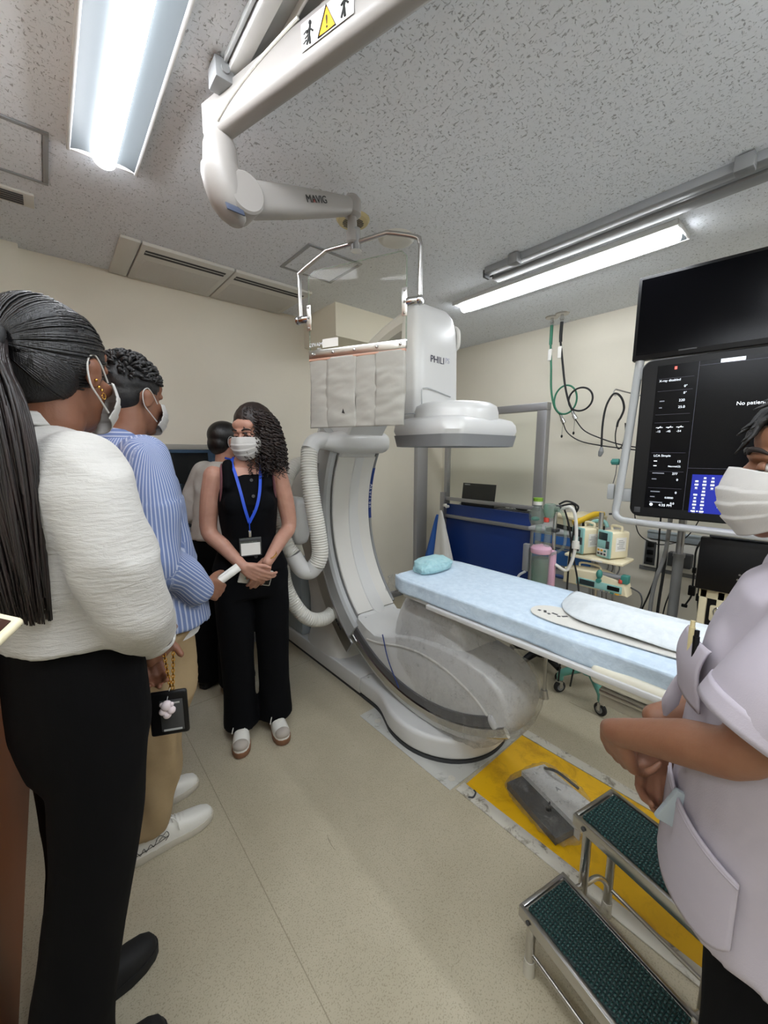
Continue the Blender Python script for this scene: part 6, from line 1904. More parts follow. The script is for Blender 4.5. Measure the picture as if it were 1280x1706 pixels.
def head_frame(center, az=0.0, pitch=0.0, roll=0.0):
    """az clockwise seen from above (to the person's right), pitch down positive"""
    return Matrix.Translation(Vector(center)) @ Matrix.Rotation(-radians(az), 4, 'Z') @ Matrix.Rotation(-radians(pitch), 4, 'X') @ Matrix.Rotation(radians(roll), 4, 'Y')

def add_head(mb, Hm, neck_to, nr=0.055, s=1.0):
    R = Hm.to_3x3()
    def E(c, r, rot=None):
        Q = R @ (Matrix.Rotation(rot, 3, 'X') if rot else Matrix.Identity(3))
        mb.ell(Hm @ (Vector(c) * s), tuple(x * s for x in r), Q, 20, 14)
    E((0, -0.012, 0.03), (0.074, 0.093, 0.086))
    E((0, 0.022, -0.025), (0.061, 0.066, 0.085))
    E((0, 0.036, -0.072), (0.046, 0.045, 0.038))
    E((0, 0.066, -0.093), (0.021, 0.018, 0.017))
    E((0, 0.060, 0.048), (0.056, 0.026, 0.030))
    mb.tube([Hm @ (Vector(p) * s) for p in ((-0.042, 0.072, 0.022), (-0.018, 0.084, 0.024), (0.018, 0.084, 0.024), (0.042, 0.072, 0.022))], 0.0085 * s, 10, caps='round')
    mb.tube([Hm @ (Vector(p) * s) for p in ((0, 0.082, 0.012), (0, 0.096, -0.010), (0, 0.104, -0.026))], [0.008 * s, 0.010 * s, 0.013 * s], 12, caps='round')
    for q in (-1, 1):
        E((q * 0.012, 0.092, -0.030), (0.010, 0.011, 0.009))
        E((q * 0.041, 0.058, -0.020), (0.022, 0.022, 0.018))
        E((q * 0.076, -0.008, -0.004), (0.009, 0.019, 0.030), radians(-12))
        E((q * 0.079, -0.013, 0.008), (0.009, 0.017, 0.018), radians(-12))
    E((0, 0.083, -0.062), (0.024, 0.012, 0.012))
    mb.tube([Hm @ Vector((0, -0.022, -0.02)), Hm @ Vector((0, -0.020, -0.09)), Vector(neck_to)], [nr * 1.0, nr * 0.98, nr * 1.18], 18, caps='round')

def eyes(Hm, par, which=(-1, 1), lid=0.0, brow=M['brow']):
    R = Hm.to_3x3()
    for q in which:
        c = Vector((q * 0.031, 0.0680, 0.004))
        b = MB(); b.ell(Hm @ c, (0.0115, 0.0108, 0.0085), R, 18, 12); e = mbput('eye', b, M['eye_white'], par)
        b = MB(); b.ell(Hm @ (c + Vector((0, 0.0070, -0.001))), (0.0068, 0.0052, 0.0070), R, 14, 8); mbput('iris', b, M['iris'], e)
        b = MB()
        def lidf(u, v):
            a = -1.15 + 2.3 * u
            ph = 1.5 - (1.25 + lid) * v
            return Hm @ (c + Vector((0.0142 * sin(a) * cos(ph) * 1.05, 0.0135 * cos(a) * cos(ph), 0.0125 * sin(ph))))
        b.grid(lidf, 14, 8); mbput('upper_lid', b, SK[0], par, 180, 0.0012)
        b = MB(); b.tube([Hm @ (c + Vector((0.0142 * sin(a) * 1.05, 0.0138 * cos(a), 0.0125 * sin(0.25 - lid)))) for a in (-1.1, -0.6, 0, 0.6, 1.1)], 0.0012, 6, 3); mbput('lashes', b, M['iris'], par)
        b = MB(); b.tube([Hm @ Vector((q * x, y, z)) for x, y, z in ((0.014, 0.0905, 0.027), (0.028, 0.089, 0.033), (0.042, 0.080, 0.031), (0.050, 0.071, 0.025))], [0.003, 0.0042, 0.0035, 0.0015], 8, 4, squash=1.0); mbput('eyebrow', b, brow, par)

SK = [None]

def face_mask(Hm, par, loops=True, drop=0.0, wide=1.0):
    b = MB()
    z1, z0 = 0.002 + drop, -0.108 + drop
    def fn(u, v):
        ph = (-1.28 + 2.56 * u)
        z = z1 + (z0 - z1) * v
        vv = sin(pi * min(1, max(0, v)))
        Rf = 0.083 + 0.020 * vv + 0.012 * (1 - v) * math.exp(-(ph / 0.32) ** 2)
        sx = (0.077 + 0.006 * vv) * wide * (1 - 0.10 * v * v)
        x = sx * sin(ph)
        y = 0.016 + Rf * max(0.0, cos(ph)) ** 0.85 * (1.0 if abs(ph) < 1.2 else 1.0) - 0.004 * v
        pl = 0.0
        for pv in (0.30, 0.52, 0.74):
            d = v - pv - 0.03 * (ph / 1.2) ** 2 * (1 if pv < 0.5 else -1)
            if 0 <= d < 0.16:
                pl += 0.0038 * (1 - d / 0.16)
        tp = max(0.0, cos(ph))
        y += pl * (0.5 + 0.5 * tp)
        zz = z - 0.012 * (abs(sin(ph)) ** 2) * (1 - v) + 0.030 * (abs(sin(ph)) ** 3) * v
        return Hm @ Vector((x, y, zz))
    b.grid(fn, 41, 40)
    m = mbput('face_mask', b, M['mask'], par, 180, 0.0016)
    if loops:
        for q in (-1, 1):
            b = MB(); b.tube([Hm @ Vector((q * x, y, z)) for x, y, z in ((0.076, 0.030, -0.012 + drop), (0.082, 0.004, 0.016), (0.083, -0.016, 0.030), (0.082, -0.032, 0.012), (0.081, -0.026, -0.026), (0.079, 0.0, -0.05), (0.074, 0.03, -0.072 + drop))], 0.0018, 8, 5); mbput('ear_loop', b, M['mask'], m)
    return m

def hand(mb, wrist, f, p, s, curls=((0.5, 0.7, 0.4),) * 4, sc=1.0, spread=0.04, thumb=(0.55, 0.75, 0.25), tcurl=0.4):
    """f: towards the fingertips, p: out of the palm, s: towards the thumb side"""
    w = Vector(wrist); f = Vector(f).normalized()
    p = Vector(p); p = (p - f * p.dot(f)).normalized()
    s0 = f.cross(p); s = s0 if s0.dot(Vector(s)) > 0 else -s0
    L = ((0.043, 0.025, 0.020), (0.047, 0.029, 0.021), (0.043, 0.027, 0.021), (0.034, 0.020, 0.018))
    kn = ((0.090, 0.027), (0.092, 0.009), (0.087, -0.009), (0.078, -0.0265))
    for i in range(4):
        k = w + (f * kn[i][0] + s * kn[i][1]) * sc
        mb.tube([w + (f * 0.006 + s * kn[i][1] * 0.55) * sc, w + (f * kn[i][0] * 0.55 + s * kn[i][1] * 0.9 - p * 0.002) * sc, k], [0.016 * sc, 0.0145 * sc, 0.0108 * sc], 10, caps='round')
        d = (f + s * spread * (1.5 - i)).normalized()
        ang = 0
        c = k
        pts = [c]
        for j in range(3):
            ang += curls[i][j]
            dd = (d * cos(ang) + p * sin(ang)).normalized()
            c = c + dd * L[i][j] * sc
            pts.append(c)
        r = 0.0089 if i < 3 else 0.0078
        mb.tube(pts, [r * 1.12 * sc, r * sc, r * 0.92 * sc, r * 0.78 * sc], 10, caps='round')
    mb.ell(w + (f * 0.05 + p * 0.004) * sc, (0.036 * sc, 0.047 * sc, 0.013 * sc), Matrix((s, f, p)).transposed(), 16, 10)
    t0 = w + (f * 0.022 + s * 0.020 + p * 0.006) * sc
    td = (f * thumb[0] + s * thumb[1] + p * thumb[2]).normalized()
    t1 = t0 + td * 0.042 * sc
    td2 = (td * cos(tcurl) + (f * 0.8 - s * 0.5 + p * 0.3).normalized() * sin(tcurl)).normalized()
    t2 = t1 + td2 * 0.031 * sc
    t3 = t2 + (td2 + (f * 0.5 - s * 0.3).normalized() * 0.3).normalized() * 0.024 * sc
    mb.tube([t0, t1, t2, t3], [0.0155 * sc, 0.0118 * sc, 0.0105 * sc, 0.0085 * sc], 10, caps='round')

def limb(mb, pts, radii, n=16):
    mb.tube(pts, radii, n, 4, caps='round')

def shoe(par, ank, az, L, upper, sole, kind='sneaker', sole_h=0.026, z0=0.0):
    """ank: (x,y) of ankle; az local heading"""
    d = Vector((sin(radians(az)), cos(radians(az)), 0)); s = Vector((d.y, -d.x, 0))
    o = Vector((ank[0], ank[1], z0)) - d * L * 0.27
    def w(t, x, z): return o + d * t * L + s * x + Vector((0, 0, z))
    prof = [(0.0, 0.018), (0.03, 0.028), (0.12, 0.034), (0.3, 0.033), (0.5, 0.037), (0.68, 0.044), (0.82, 0.042), (0.93, 0.032), (0.985, 0.018), (1.0, 0.006)]
    outl = [(t, x) for t, x in prof] + [(t, -x) for t, x in reversed(prof)]
    b = MB()
    rings = []
    for z, q in ((0.0, 0.94), (0.004, 1.0), (sole_h - 0.003, 1.02), (sole_h, 1.0)):
        rings.append([w(0.5 + (t - 0.5) * (1 + (q - 1) * 0.4), x * q, z + 0.012 * max(0, t - 0.75) * (1 if z < 0.01 else 0.4)) for t, x in outl])
    b.loft(rings)
    sh_ = mbput('shoe', b, sole, par, 50)
    b = MB()
    def sec(t, hw, h):
        n = 20
        r = []
        for k in range(n + 1):
            a = pi * k / n
            r.append(w(t, hw * math.copysign(abs(cos(a)) ** 0.8, cos(a)), sole_h - 0.004 + h * abs(sin(a)) ** 0.75))
        return r
    hs = (0.075, 0.082) if kind != 'clog' else (0.055, 0.06)
    b.loft([sec(0.012, 0.022, hs[0] * 0.8), sec(0.05, 0.031, hs[0]), sec(0.18, 0.033, hs[1]), sec(0.34, 0.034, hs[1]), sec(0.46, 0.036, 0.070), sec(0.6, 0.040, 0.056), sec(0.74, 0.0415, 0.047), sec(0.87, 0.036, 0.040), sec(0.95, 0.026, 0.030), sec(0.985, 0.012, 0.016)], closed_u=True)
    up = mbput('upper', b, upper, sh_, 60)
    if kind == 'sneaker':
        b = MB()
        for i in range(6):
            t = 0.46 + i * 0.042
            h = 0.072 - i * 0.0055
            b.tube([w(t, 0.019, sole_h + h * 0.86), w(t + 0.015, 0, sole_h + h * 0.985), w(t + 0.01, -0.019, sole_h + h * 0.86)], 0.0032, 6, 4)
        b.tube([w(0.46, 0.0, sole_h + 0.072), w(0.48, 0.02, sole_h + 0.085), w(0.54, 0.034, sole_h + 0.068), w(0.56, 0.044, sole_h + 0.035)], 0.0026, 6, 4)
        b.tube([w(0.46, 0.0, sole_h + 0.072), w(0.47, -0.02, sole_h + 0.085), w(0.52, -0.03, sole_h + 0.07), w(0.50, -0.012, sole_h + 0.075)], 0.0026, 6, 4)
        mbput('laces', b, M['shoe_white'], sh_)
    return sh_, w

def trousers(P, mat, hipz, hem, pel, legs, seed, amp=0.006, name='trousers', waist=None):
    """legs: list of (pts, radii)"""
    mb = MB()
    mb.loft(pel)
    for pts, rad in legs:
        mb.tube(pts, rad, 20, 5)
    me = remesh(mb, 0.0085, 6)
    displace(me, folds(amp, 7.0, (1.2, 1.2, 0.55), seed))
    return put(name, me, mat, P)

# ---------------------------------------------------- woman in white blouse with a ponytail
p1 = thing('person', 'standing woman seen from behind, long black ponytail, white blouse, black trousers', 'person', (-0.02, 1.03, 0.0), -radians(75))
H1 = head_frame((0.02, 0.05, 1.605), -35, 4)
b = MB(); add_head(b, H1, (0.01, 0.0, 1.46), 0.054)
b.loft([sring(1.44, 0, 0.0, 0.13, 0.07), sring(1.3, 0, 0.02, 0.15, 0.09), sring(1.1, 0, 0.02, 0.14, 0.09), sring(0.9, 0, 0.01, 0.14, 0.09)])
shR, elR, wrR = Vector((0.168, 0.03, 1.405)), Vector((0.195, 0.07, 1.19)), Vector((0.065, 0.155, 1.02))
shL, elL, wrL = Vector((-0.175, -0.03, 1.40)), Vector((-0.225, 0.05, 1.17)), Vector((-0.06, 0.18, 1.0))
limb(b, [shR, elR, wrR], [0.052, 0.044, 0.029]); limb(b, [shL, elL, wrL], [0.052, 0.044, 0.029])
cl = ((0.55, 0.7, 0.4),) * 4
hand(b, wrR, (-0.35, 0.30, -0.62), (-0.75, -0.25, 0.35), (0.1, 0.9, 0.3), ((0.5, 0.7, 0.4), (0.6, 0.8, 0.4), (0.7, 0.9, 0.5), (0.8, 0.9, 0.5)), 1.0)
hand(b, wrL, (0.25, 0.02, -0.90), (0.75, -0.25, 0.15), (-0.1, 0.9, 0.3), cl, 1.0)
put('body', remesh(b, 0.0048, 3), M['skin_a'], p1)
b = MB()
b.loft([sring(1.495, 0.01, 0.0, 0.068, 0.062, 0.12), sring(1.470, 0.0, 0.0, 0.118, 0.078, 0.2), sring(1.430, 0, 0.005, 0.176, 0.100, 0.2, 2.6), sring(1.34, 0, 0.01, 0.186, 0.118, 0.2, 2.6), sring(1.24, 0, 0.015, 0.178, 0.126, 0.15), sring(1.15, 0, 0.02, 0.168, 0.128, 0.1), sring(1.11, 0, 0.022, 0.172, 0.128, 0.05), sring(1.085, 0, 0.022, 0.175, 0.130)])
b.tube([shR + Vector((-0.03, 0, 0.012)), shR.lerp(elR, 0.35) + Vector((0.012, -0.006, 0)), elR + Vector((0.01, -0.006, -0.02)), elR.lerp(wrR, 0.55) + Vector((0, 0, -0.014)), wrR + Vector((0.022, -0.018, 0.032)), wrR + Vector((0.008, -0.005, 0.012))], [0.070, 0.072, 0.064, 0.058, 0.050, 0.043], 22, 5, caps='round')
b.tube([shL + Vector((0.03, 0, 0.012)), shL.lerp(elL, 0.35), elL, elL.lerp(wrL, 0.6), wrL + Vector((-0.02, -0.01, 0.03))], [0.076, 0.078, 0.072, 0.060, 0.05], 22, 5, caps='round')
me = remesh(b, 0.008, 14); displace(me, folds(0.010, 6.5, (1, 1, 1.5), 2.0))
blo = put('blouse', me, M['blouse'], p1)
b = MB()
b.grid(lambda u, v: Vector((0.01, 0.0, 1.485)) + Vector(((0.068 - 0.004 * v + 0.024 * max(0, v - 0.55)) * cos(2 * pi * u), (0.064 - 0.004 * v + 0.020 * max(0, v - 0.55)) * sin(2 * pi * u) - 0.01 * v, 0.038 * sin(pi * min(v, 0.62) / 1.24) - 0.055 * max(0, v - 0.55))), 36, 14, True)
mbput('collar', b, M['blouse'], blo, 180, 0.004)
b = MB(); q0 = wrR + Vector((0.052, -0.03, 0.085)); b.tube([q0 + Vector((0, 0, 0.02)), q0, wrR + Vector((0.060, -0.010, 0.042)), wrR + Vector((0.052, 0.004, 0.014))], [0.012, 0.013, 0.012, 0.008], 10, 4, squash=0.35); tb_ = mbput('sleeve_tab', b, M['blouse'], blo)
b = MB(); b.lathe([(0.001, 0.003), (0.006, 0.003), (0.007, 0.0)], q0 + Vector((0.010, -0.012, 0.012)), 14, axis=(0.7, -0.7, 0)); mbput('button', b, M['sole_gum'], tb_)
b = MB(); b.grid(lambda u, v: (lambda c, r: c + Matrix.Rotation(0.9, 3, 'Y') @ Matrix.Rotation(-0.5, 3, 'X') @ Vector((r * cos(2 * pi * u), r * sin(2 * pi * u), (v - 0.5) * 0.045)))(wrR + Vector((0.014, -0.010, 0.022)), 0.050 + 0.004 * sin(pi * v)), 30, 6, True); mbput('sleeve_cuff', b, M['blouse'], blo, 180, 0.006)
trousers(p1, M['black_trouser'], 0.9, 0, [sring(1.10, 0, 0.028, 0.152, 0.114), sring(1.02, 0, 0.028, 0.162, 0.116), sring(0.95, 0, 0.026, 0.168, 0.116), sring(0.86, 0, 0.024, 0.168, 0.114), sring(0.78, 0, 0.022, 0.156, 0.098)],
         [([(0.082, 0.026, 0.86), (0.080, 0.006, 0.65), (0.078, -0.035, 0.45), (0.076, -0.075, 0.25), (0.074, -0.102, 0.035)], [0.090, 0.082, 0.073, 0.074, 0.082]),
          ([(-0.085, 0.026, 0.86), (-0.09, 0.03, 0.65), (-0.098, 0.022, 0.45), (-0.104, -0.005, 0.25), (-0.108, -0.03, 0.035)], [0.090, 0.082, 0.073, 0.074, 0.082])], 4.4, 0.005)
shoe(p1, (0.074, -0.095), 10, 0.255, M['shoe_black'], M['shoe_black'], 'clog', 0.034)
shoe(p1, (-0.108, -0.025), 4, 0.255, M['shoe_black'], M['shoe_black'], 'clog', 0.034)
face_mask(H1, p1)
def surf_on(Hm, d, c, r, k=1.0):
    d = Vector(d).normalized()
    return Hm @ (Vector(c) + Vector((d.x * r[0], d.y * r[1], d.z * r[2])) * k)
b = MB()
hc, hr = (0, -0.022, 0.038), (0.084, 0.103, 0.092)
b.ell(H1 @ Vector(hc), hr, H1.to_3x3(), 30, 20); b.ell(H1 @ Vector((0, -0.056, -0.008)), (0.069, 0.062, 0.068), H1.to_3x3(), 24, 16)
me = remesh(b, 0.006, 6); hb = put('hair', me, M['cap_hair'], p1)
tie = Vector((0, -0.126, 0.012))
b = MB()
rnd = random.Random(3)
for i in range(360):
    a = -pi * 1.05 + 2.1 * pi * (i + rnd.random() * 0.8) / 360
    el = rnd.uniform(-1.7, 1.0)
    d0 = Vector((sin(a) * (0.9 + 0.2 * (el < 0)), max(-0.25, cos(a)) * (1 if el > -0.2 else 0.25), 0.30 + el * 0.55))
    d1 = Vector((0, -1, -0.22))
    pts = []
    for k in range(9):
        t = k / 8
        d = d0.normalized().lerp(d1.normalized(), t)
        pts.append(surf_on(H1, d, hc, hr, 1.012 + 0.006 * sin(pi * t)))
    pts[-1] = H1 @ (tie + Vector((rnd.uniform(-.02, .02), 0.0, rnd.uniform(-.02, .02))))
    b.tube(pts, 0.0019, 5)
hc2, hr2 = (0, -0.056, -0.008), (0.069, 0.062, 0.068)
for i in range(220):
    sg = -1 if i % 2 else 1
    d0 = Vector((sg * rnd.uniform(0.75, 1.0), rnd.uniform(0.1, 0.75), rnd.uniform(-0.95, 0.1))).normalized()
    d1 = Vector((0, -1, 0.30)).normalized()
    pts = [surf_on(H1, d0.lerp(d1, k / 8), hc2, hr2, 1.015 + 0.008 * sin(pi * k / 8)) for k in range(9)]
    b.tube(pts, 0.0018, 5)
mbput('combed_strands', b, M['black_hair'], hb, 180)
b = MB(); T0 = H1 @ tie; b.tube([T0 + Vector((0.026 * cos(a), 0.008 * sin(a), 0.026 * sin(a))) for a in [2 * pi * i / 14 for i in range(14)]], 0.007, 8, closed=True); mbput('hair_tie', b, M['shoe_black'], hb)
b = MB()
back = H1.to_3x3() @ Vector((0, -1, 0))
for i in range(430):
    rr_, th = rnd.random() ** 0.4, rnd.uniform(0, 2 * pi)
    ox, oy = rr_ * cos(th), rr_ * sin(th)
    side = Vector((back.y, -back.x, 0))
    ln = 0.49 - 0.20 * rnd.random() ** 2.2
    pts = []
    for k in range(11):
        t = k / 10
        wd = 0.020 + 0.036 * min(1, t * 3.0) - 0.022 * max(0, t - 0.55) / 0.45
        c = T0 + back * (0.030 * min(1, t * 6) + 0.012 * t + 0.004) + Vector((0, 0, 0.006 - ln * t + 0.02 * min(1, t * 5)))
        c += side * (-0.035 * t)
        c += side * ox * wd + back * oy * wd * 0.65 + Vector((mnoise.noise(Vector((i * 0.37, t * 2, 0))) * 0.008 * t, mnoise.noise(Vector((t * 2, i * 0.37, 5))) * 0.008 * t, 0))
        pts.append(c)
    b.tube(pts, [0.0030, 0.0030, 0.0026, 0.0012], 5)
mbput('ponytail', b, M['tail_hair'], hb, 180)
b = MB()
for k, (y, z) in enumerate(((-0.002, -0.034), (-0.010, -0.030), (-0.016, -0.018))):
    b.ell(H1 @ Vector((0.0855, y, z)), (0.0028, 0.0028, 0.0028), None, 8, 6)
b.tube([H1 @ (Vector((0.086, 0.0, -0.045)) + Vector((0.001, 0.005 * cos(a), 0.006 * sin(a)))) for a in [2 * pi * i / 12 for i in range(12)]], 0.0009, 6, closed=True)
er = mbput('earrings', b, M['gold'], p1); er['kind'] = 'stuff'
# card holder hanging from her hands on a gold chain
hp = world_m(p1) @ Vector((0.045, 0.195, 0.945))
ch = thing('card_holder', 'black card holder with pale charm hanging on a gold chain from the ponytailed woman\'s hand', 'card holder', (hp.x, hp.y, hp.z - 0.20))
fx = Vector((0.90, -0.43, 0)).normalized(); fy = Vector((-fx.y, fx.x, 0))
RC = Matrix((fx, fy, Vector((0, 0, 1)))).transposed()
b = MB()
for sgn in (-1, 1):
    for i in range(13):
        c = hp + Vector((0, 0, 0.012 - i * 0.0075)) + fx * (sgn * (0.010 - 0.0006 * i) + 0.004)
        q = Matrix.Rotation(pi / 2 * (i % 2), 3, 'Z')
        b.tube([c + q @ Vector((0.0032 * cos(a), 0, 0.0052 * sin(a))) for a in [2 * pi * k / 8 for k in range(8)]], 0.0013, 5, closed=True)
b.build('gold_chain', M['gold'], ch)['kind'] = 'stuff'
cc_ = hp + Vector((-0.006, 0, -0.142)) + fx * 0.0
b = MB(); b.box(cc_, (0.088, 0.014, 0.118), 0.010, RC, 3); b.build('case', M['black'], ch)
b = MB(); b.box(cc_ - fy * 0.0078 + Vector((0, 0, -0.004)) + fx * 0.008, (0.052, 0.002, 0.084), 0.002, RC); b.build('clear_window', M['dark_grey'], ch)
b = MB(); b.box(cc_ - fy * 0.009 + Vector((0, 0, -0.042)) + fx * 0.008, (0.042, 0.001, 0.005), 0, RC); b.box(cc_ - fy * 0.009 + Vector((0, 0, 0.030)) + fx * 0.012, (0.03, 0.001, 0.004), 0, RC)
b.build('card_edge', M['light_grey'], ch)
b = MB(); b.tube([hp + Vector((0, 0, -0.075)), cc_ - fy * 0.010 + Vector((0, 0, 0.04))], 0.001, 5); b.build('charm_string', M['light_grey'], ch)
b = MB()
for x, z, r in ((0, 0.018, 0.013), (-0.008, 0.004, 0.010), (0.010, 0.005, 0.010), (0.0, -0.006, 0.010), (-0.010, 0.022, 0.006), (0.011, 0.020, 0.006)):
    b.ell(cc_ - fy * 0.018 + fx * x + Vector((0, 0, z + 0.012)), (r, r * 0.8, r), None, 12, 8)
b.build('charm', pm('pale_pink_charm', (222, 208, 212), 0.5), ch)

# ---------------------------------------------------- man in striped shirt
p2 = thing('person', 'standing man seen from behind in blue striped shirt, khaki trousers and white sneakers', 'person', (0.195, 1.60, 0.0), -radians(80))
H2 = head_frame((0, 0.05, 1.63), -22, 6)
b = MB(); add_head(b, H2, (0, -0.005, 1.46), 0.058, 1.03)
b.loft([sring(1.43, 0, 0.0, 0.12, 0.06), sring(1.3, 0, 0.02, 0.15, 0.09), sring(1.1, 0, 0.03, 0.15, 0.10), sring(0.9, 0, 0.04, 0.15, 0.10)])
shR, elR, wrR = Vector((0.195, 0.01, 1.42)), Vector((0.235, 0.01, 1.13)), Vector((0.20, 0.155, 0.985))
shL, elL, wrL = Vector((-0.195, 0.01, 1.42)), Vector((-0.225, -0.02, 1.12)), Vector((-0.215, 0.0, 0.89))
limb(b, [shR + Vector((-0.02, 0, -0.02)), elR, wrR], [0.046, 0.042, 0.030]); limb(b, [shL + Vector((0.02, 0, -0.02)), elL, wrL], [0.046, 0.042, 0.030])
hand(b, wrR, (-0.25, 0.75, -0.55), (-0.85, -0.3, 0.1), (0.1, 0.2, 0.9), ((0.9, 1.1, 0.7),) * 4)
hand(b, wrL, (0.1, 0.2, -0.95), (0.8, 0, 0), (0.1, 0.9, 0.0), cl)
put('body', remesh(b, 0.0052, 3), M['skin_b'], p2)
b = MB()
b.loft([sring(1.50, 0, 0.0, 0.068, 0.066), sring(1.475, 0, -0.005, 0.12, 0.080), sring(1.435, 0, 0.0, 0.190, 0.105, 0, 2.6), sring(1.36, 0, 0.01, 0.210, 0.128, 0, 2.7), sring(1.22, 0, 0.025, 0.205, 0.140), sring(1.06, 0, 0.04, 0.198, 0.150), sring(0.95, 0, 0.048, 0.205, 0.160), sring(0.845, 0.0, 0.062, 0.212, 0.172, 0, 2.3, 28, -0.05)])
b.tube([shR + Vector((-0.03, 0, 0.01)), shR.lerp(elR, 0.4), elR + Vector((0.0, -0.01, -0.01)), elR.lerp(wrR, 0.45) + Vector((0, 0, -0.012)), wrR + Vector((0.005, -0.035, 0.0))], [0.076, 0.074, 0.072, 0.064, 0.056], 22, 5, caps='round')
b.tube([shL + Vector((0.03, 0, 0.01)), shL.lerp(elL, 0.4), elL, elL.lerp(wrL, 0.5), wrL + Vector((0, -0.03, 0.0))], [0.078, 0.074, 0.068, 0.058, 0.05], 22, 5, caps='round')
me = remesh(b, 0.008, 4)
displace(me, folds(0.010, 6.0, (1, 1, 0.9), 7.0, lambda c: 1.0 if c.z < 1.3 else 0.4))
# run the stripes along torso and sleeves
n_ = len(me.vertices)
vals = np.zeros(n_, dtype=np.float32)
segs = [(shR + Vector((0.03, 0, 0)), elR, 0.07), (elR, wrR, 0.065), (shL + Vector((-0.03, 0, 0)), elL, 0.07), (elL, wrL, 0.06)]
for v in me.vertices:
    c = v.co
    best, bv = 1e9, None
    for a_, e_, rad in segs:
        d = e_ - a_
        t = max(0, min(1, (c - a_).dot(d) / d.length_squared))
        q = c - (a_ + d * t)
        if q.length / rad < best:
            best = q.length / rad
            dn = d.normalized()
            u_ = Vector((0, 1, 0)) - dn * dn.y if abs(dn.y) < 0.8 else Vector((1, 0, 0)) - dn * dn.x
            u_.normalize()
            w_ = dn.cross(u_)
            bv = math.atan2(q.dot(w_), q.dot(u_)) * rad * 1.1
    if best < 1.28 and (abs(c.x) > 0.19 or c.y > 0.2):
        vals[v.index] = bv + 2
    else:
        vals[v.index] = math.atan2(c.x, -(c.y - 0.02)) * 0.17 + 2
at = me.attributes.new('around', 'FLOAT', 'POINT')
at.data.foreach_set('value', vals)
sht = put('shirt', me, M['shirt_stripe'], p2)
def collar(c, rx, ry, h, back_h, par, mat, open_front=0.5, wid=0.04):
    b = MB()
    def fn(u, v):
        a = -pi / 2 + open_front + (2 * pi - 2 * open_front) * u + pi
        a = pi / 2 + open_front + (2 * pi - 2 * open_front) * u
        up = h * (1 + 0.25 * -sin(a))
        if v < 0.45:
            t = v / 0.45
            return Vector(c) + Vector((rx * cos(a), ry * sin(a), up * t))
        t = (v - 0.45) / 0.55
        k = 1 + 0.30 * t
        return Vector(c) + Vector((rx * k * cos(a) , ry * k * sin(a), up * (1 + 0.12 * sin(pi * t)) - wid * t - 0.012 * t * max(0, sin(a))))
    b.grid(fn, 40, 16)
    return mbput('collar', b, mat, par, 180, 0.004)
co = collar((0, 0.0, 1.478), 0.064, 0.064, 0.045, 0, sht, M['shirt_stripe'], 0.45, 0.052)
me = co.data; at = me.attributes.new('around', 'FLOAT', 'POINT')
at.data.foreach_set('value', np.array([v.co.z * 1.0 + 5 for v in me.vertices], dtype=np.float32))
b = MB(); b.loft([sring(0.83, 0, 0.05, 0.180, 0.135), sring(0.80, 0, 0.052, 0.185, 0.138)]); mbput('undershirt_hem', b, M['blouse2'], p2)
trousers(p2, M['khaki'], 0.9, 0, [sring(0.98, 0, 0.04, 0.165, 0.115), sring(0.90, 0, 0.035, 0.178, 0.130), sring(0.80, 0, 0.03, 0.180, 0.128), sring(0.74, 0, 0.03, 0.165, 0.110)],
         [([(0.09, 0.03, 0.82), (0.094, 0.04, 0.62), (0.094, 0.005, 0.44), (0.094, -0.035, 0.25), (0.095, -0.06, 0.105)], [0.098, 0.090, 0.078, 0.070, 0.060]),
          ([(-0.09, 0.03, 0.82), (-0.097, 0.04, 0.62), (-0.098, 0.015, 0.44), (-0.10, -0.015, 0.25), (-0.10, -0.03, 0.085)], [0.098, 0.090, 0.078, 0.073, 0.070])], 1.7, 0.024)
s1_, wS = shoe(p2, (0.095, -0.055), 9, 0.295, M['shoe_white'], M['sole_white'], 'sneaker', 0.03)
b = MB()
def doodle(pts, r=0.0011):
    b.tube([wS(t, 0.0375 + (0.0025 if t > 0.42 else 0.0) + 0.0035 * max(0, 1 - abs(z - 0.03) / 0.03) * 0.2, 0.03 + z) for t, z in pts], r, 5, 3)
doodle([(0.06, 0.012), (0.10, 0.030), (0.13, 0.014), (0.17, 0.034), (0.19, 0.016), (0.24, 0.036), (0.27, 0.020), (0.31, 0.040)])
doodle([(0.08, 0.020), (0.2, 0.022), (0.35, 0.026), (0.44, 0.034)])
doodle([(0.30, 0.038), (0.34, 0.050), (0.38, 0.044), (0.42, 0.052), (0.44, 0.036), (0.40, 0.018)])
doodle([(0.33, 0.030), (0.37, 0.040), (0.40, 0.032)])
mbput('ink_drawing', b, M['ink_black'], s1_)
s2_, _ = shoe(p2, (-0.10, -0.02), 8, 0.295, M['shoe_white'], M['sole_white'], 'sneaker', 0.03)
face_mask(H2, p2)
b = MB()
R2 = H2.to_3x3()
b.ell(H2 @ Vector((0, -0.018, 0.046)), (0.083, 0.102, 0.090), R2, 28, 18); b.ell(H2 @ Vector((0, -0.050, 0.005)), (0.074, 0.064, 0.062), R2, 24, 16)
me = remesh(b, 0.006, 4)
Hi = H2.inverted()
displace(me, lambda c, n: 0.004 * mnoise.noise(c * 45) + 0.006 * mnoise.noise(c * 22) if (Hi @ c).z > 0.02 else -0.002)
hb2 = put('hair', me, M['short_hair'], p2)
b = MB(); rnd = random.Random(11)
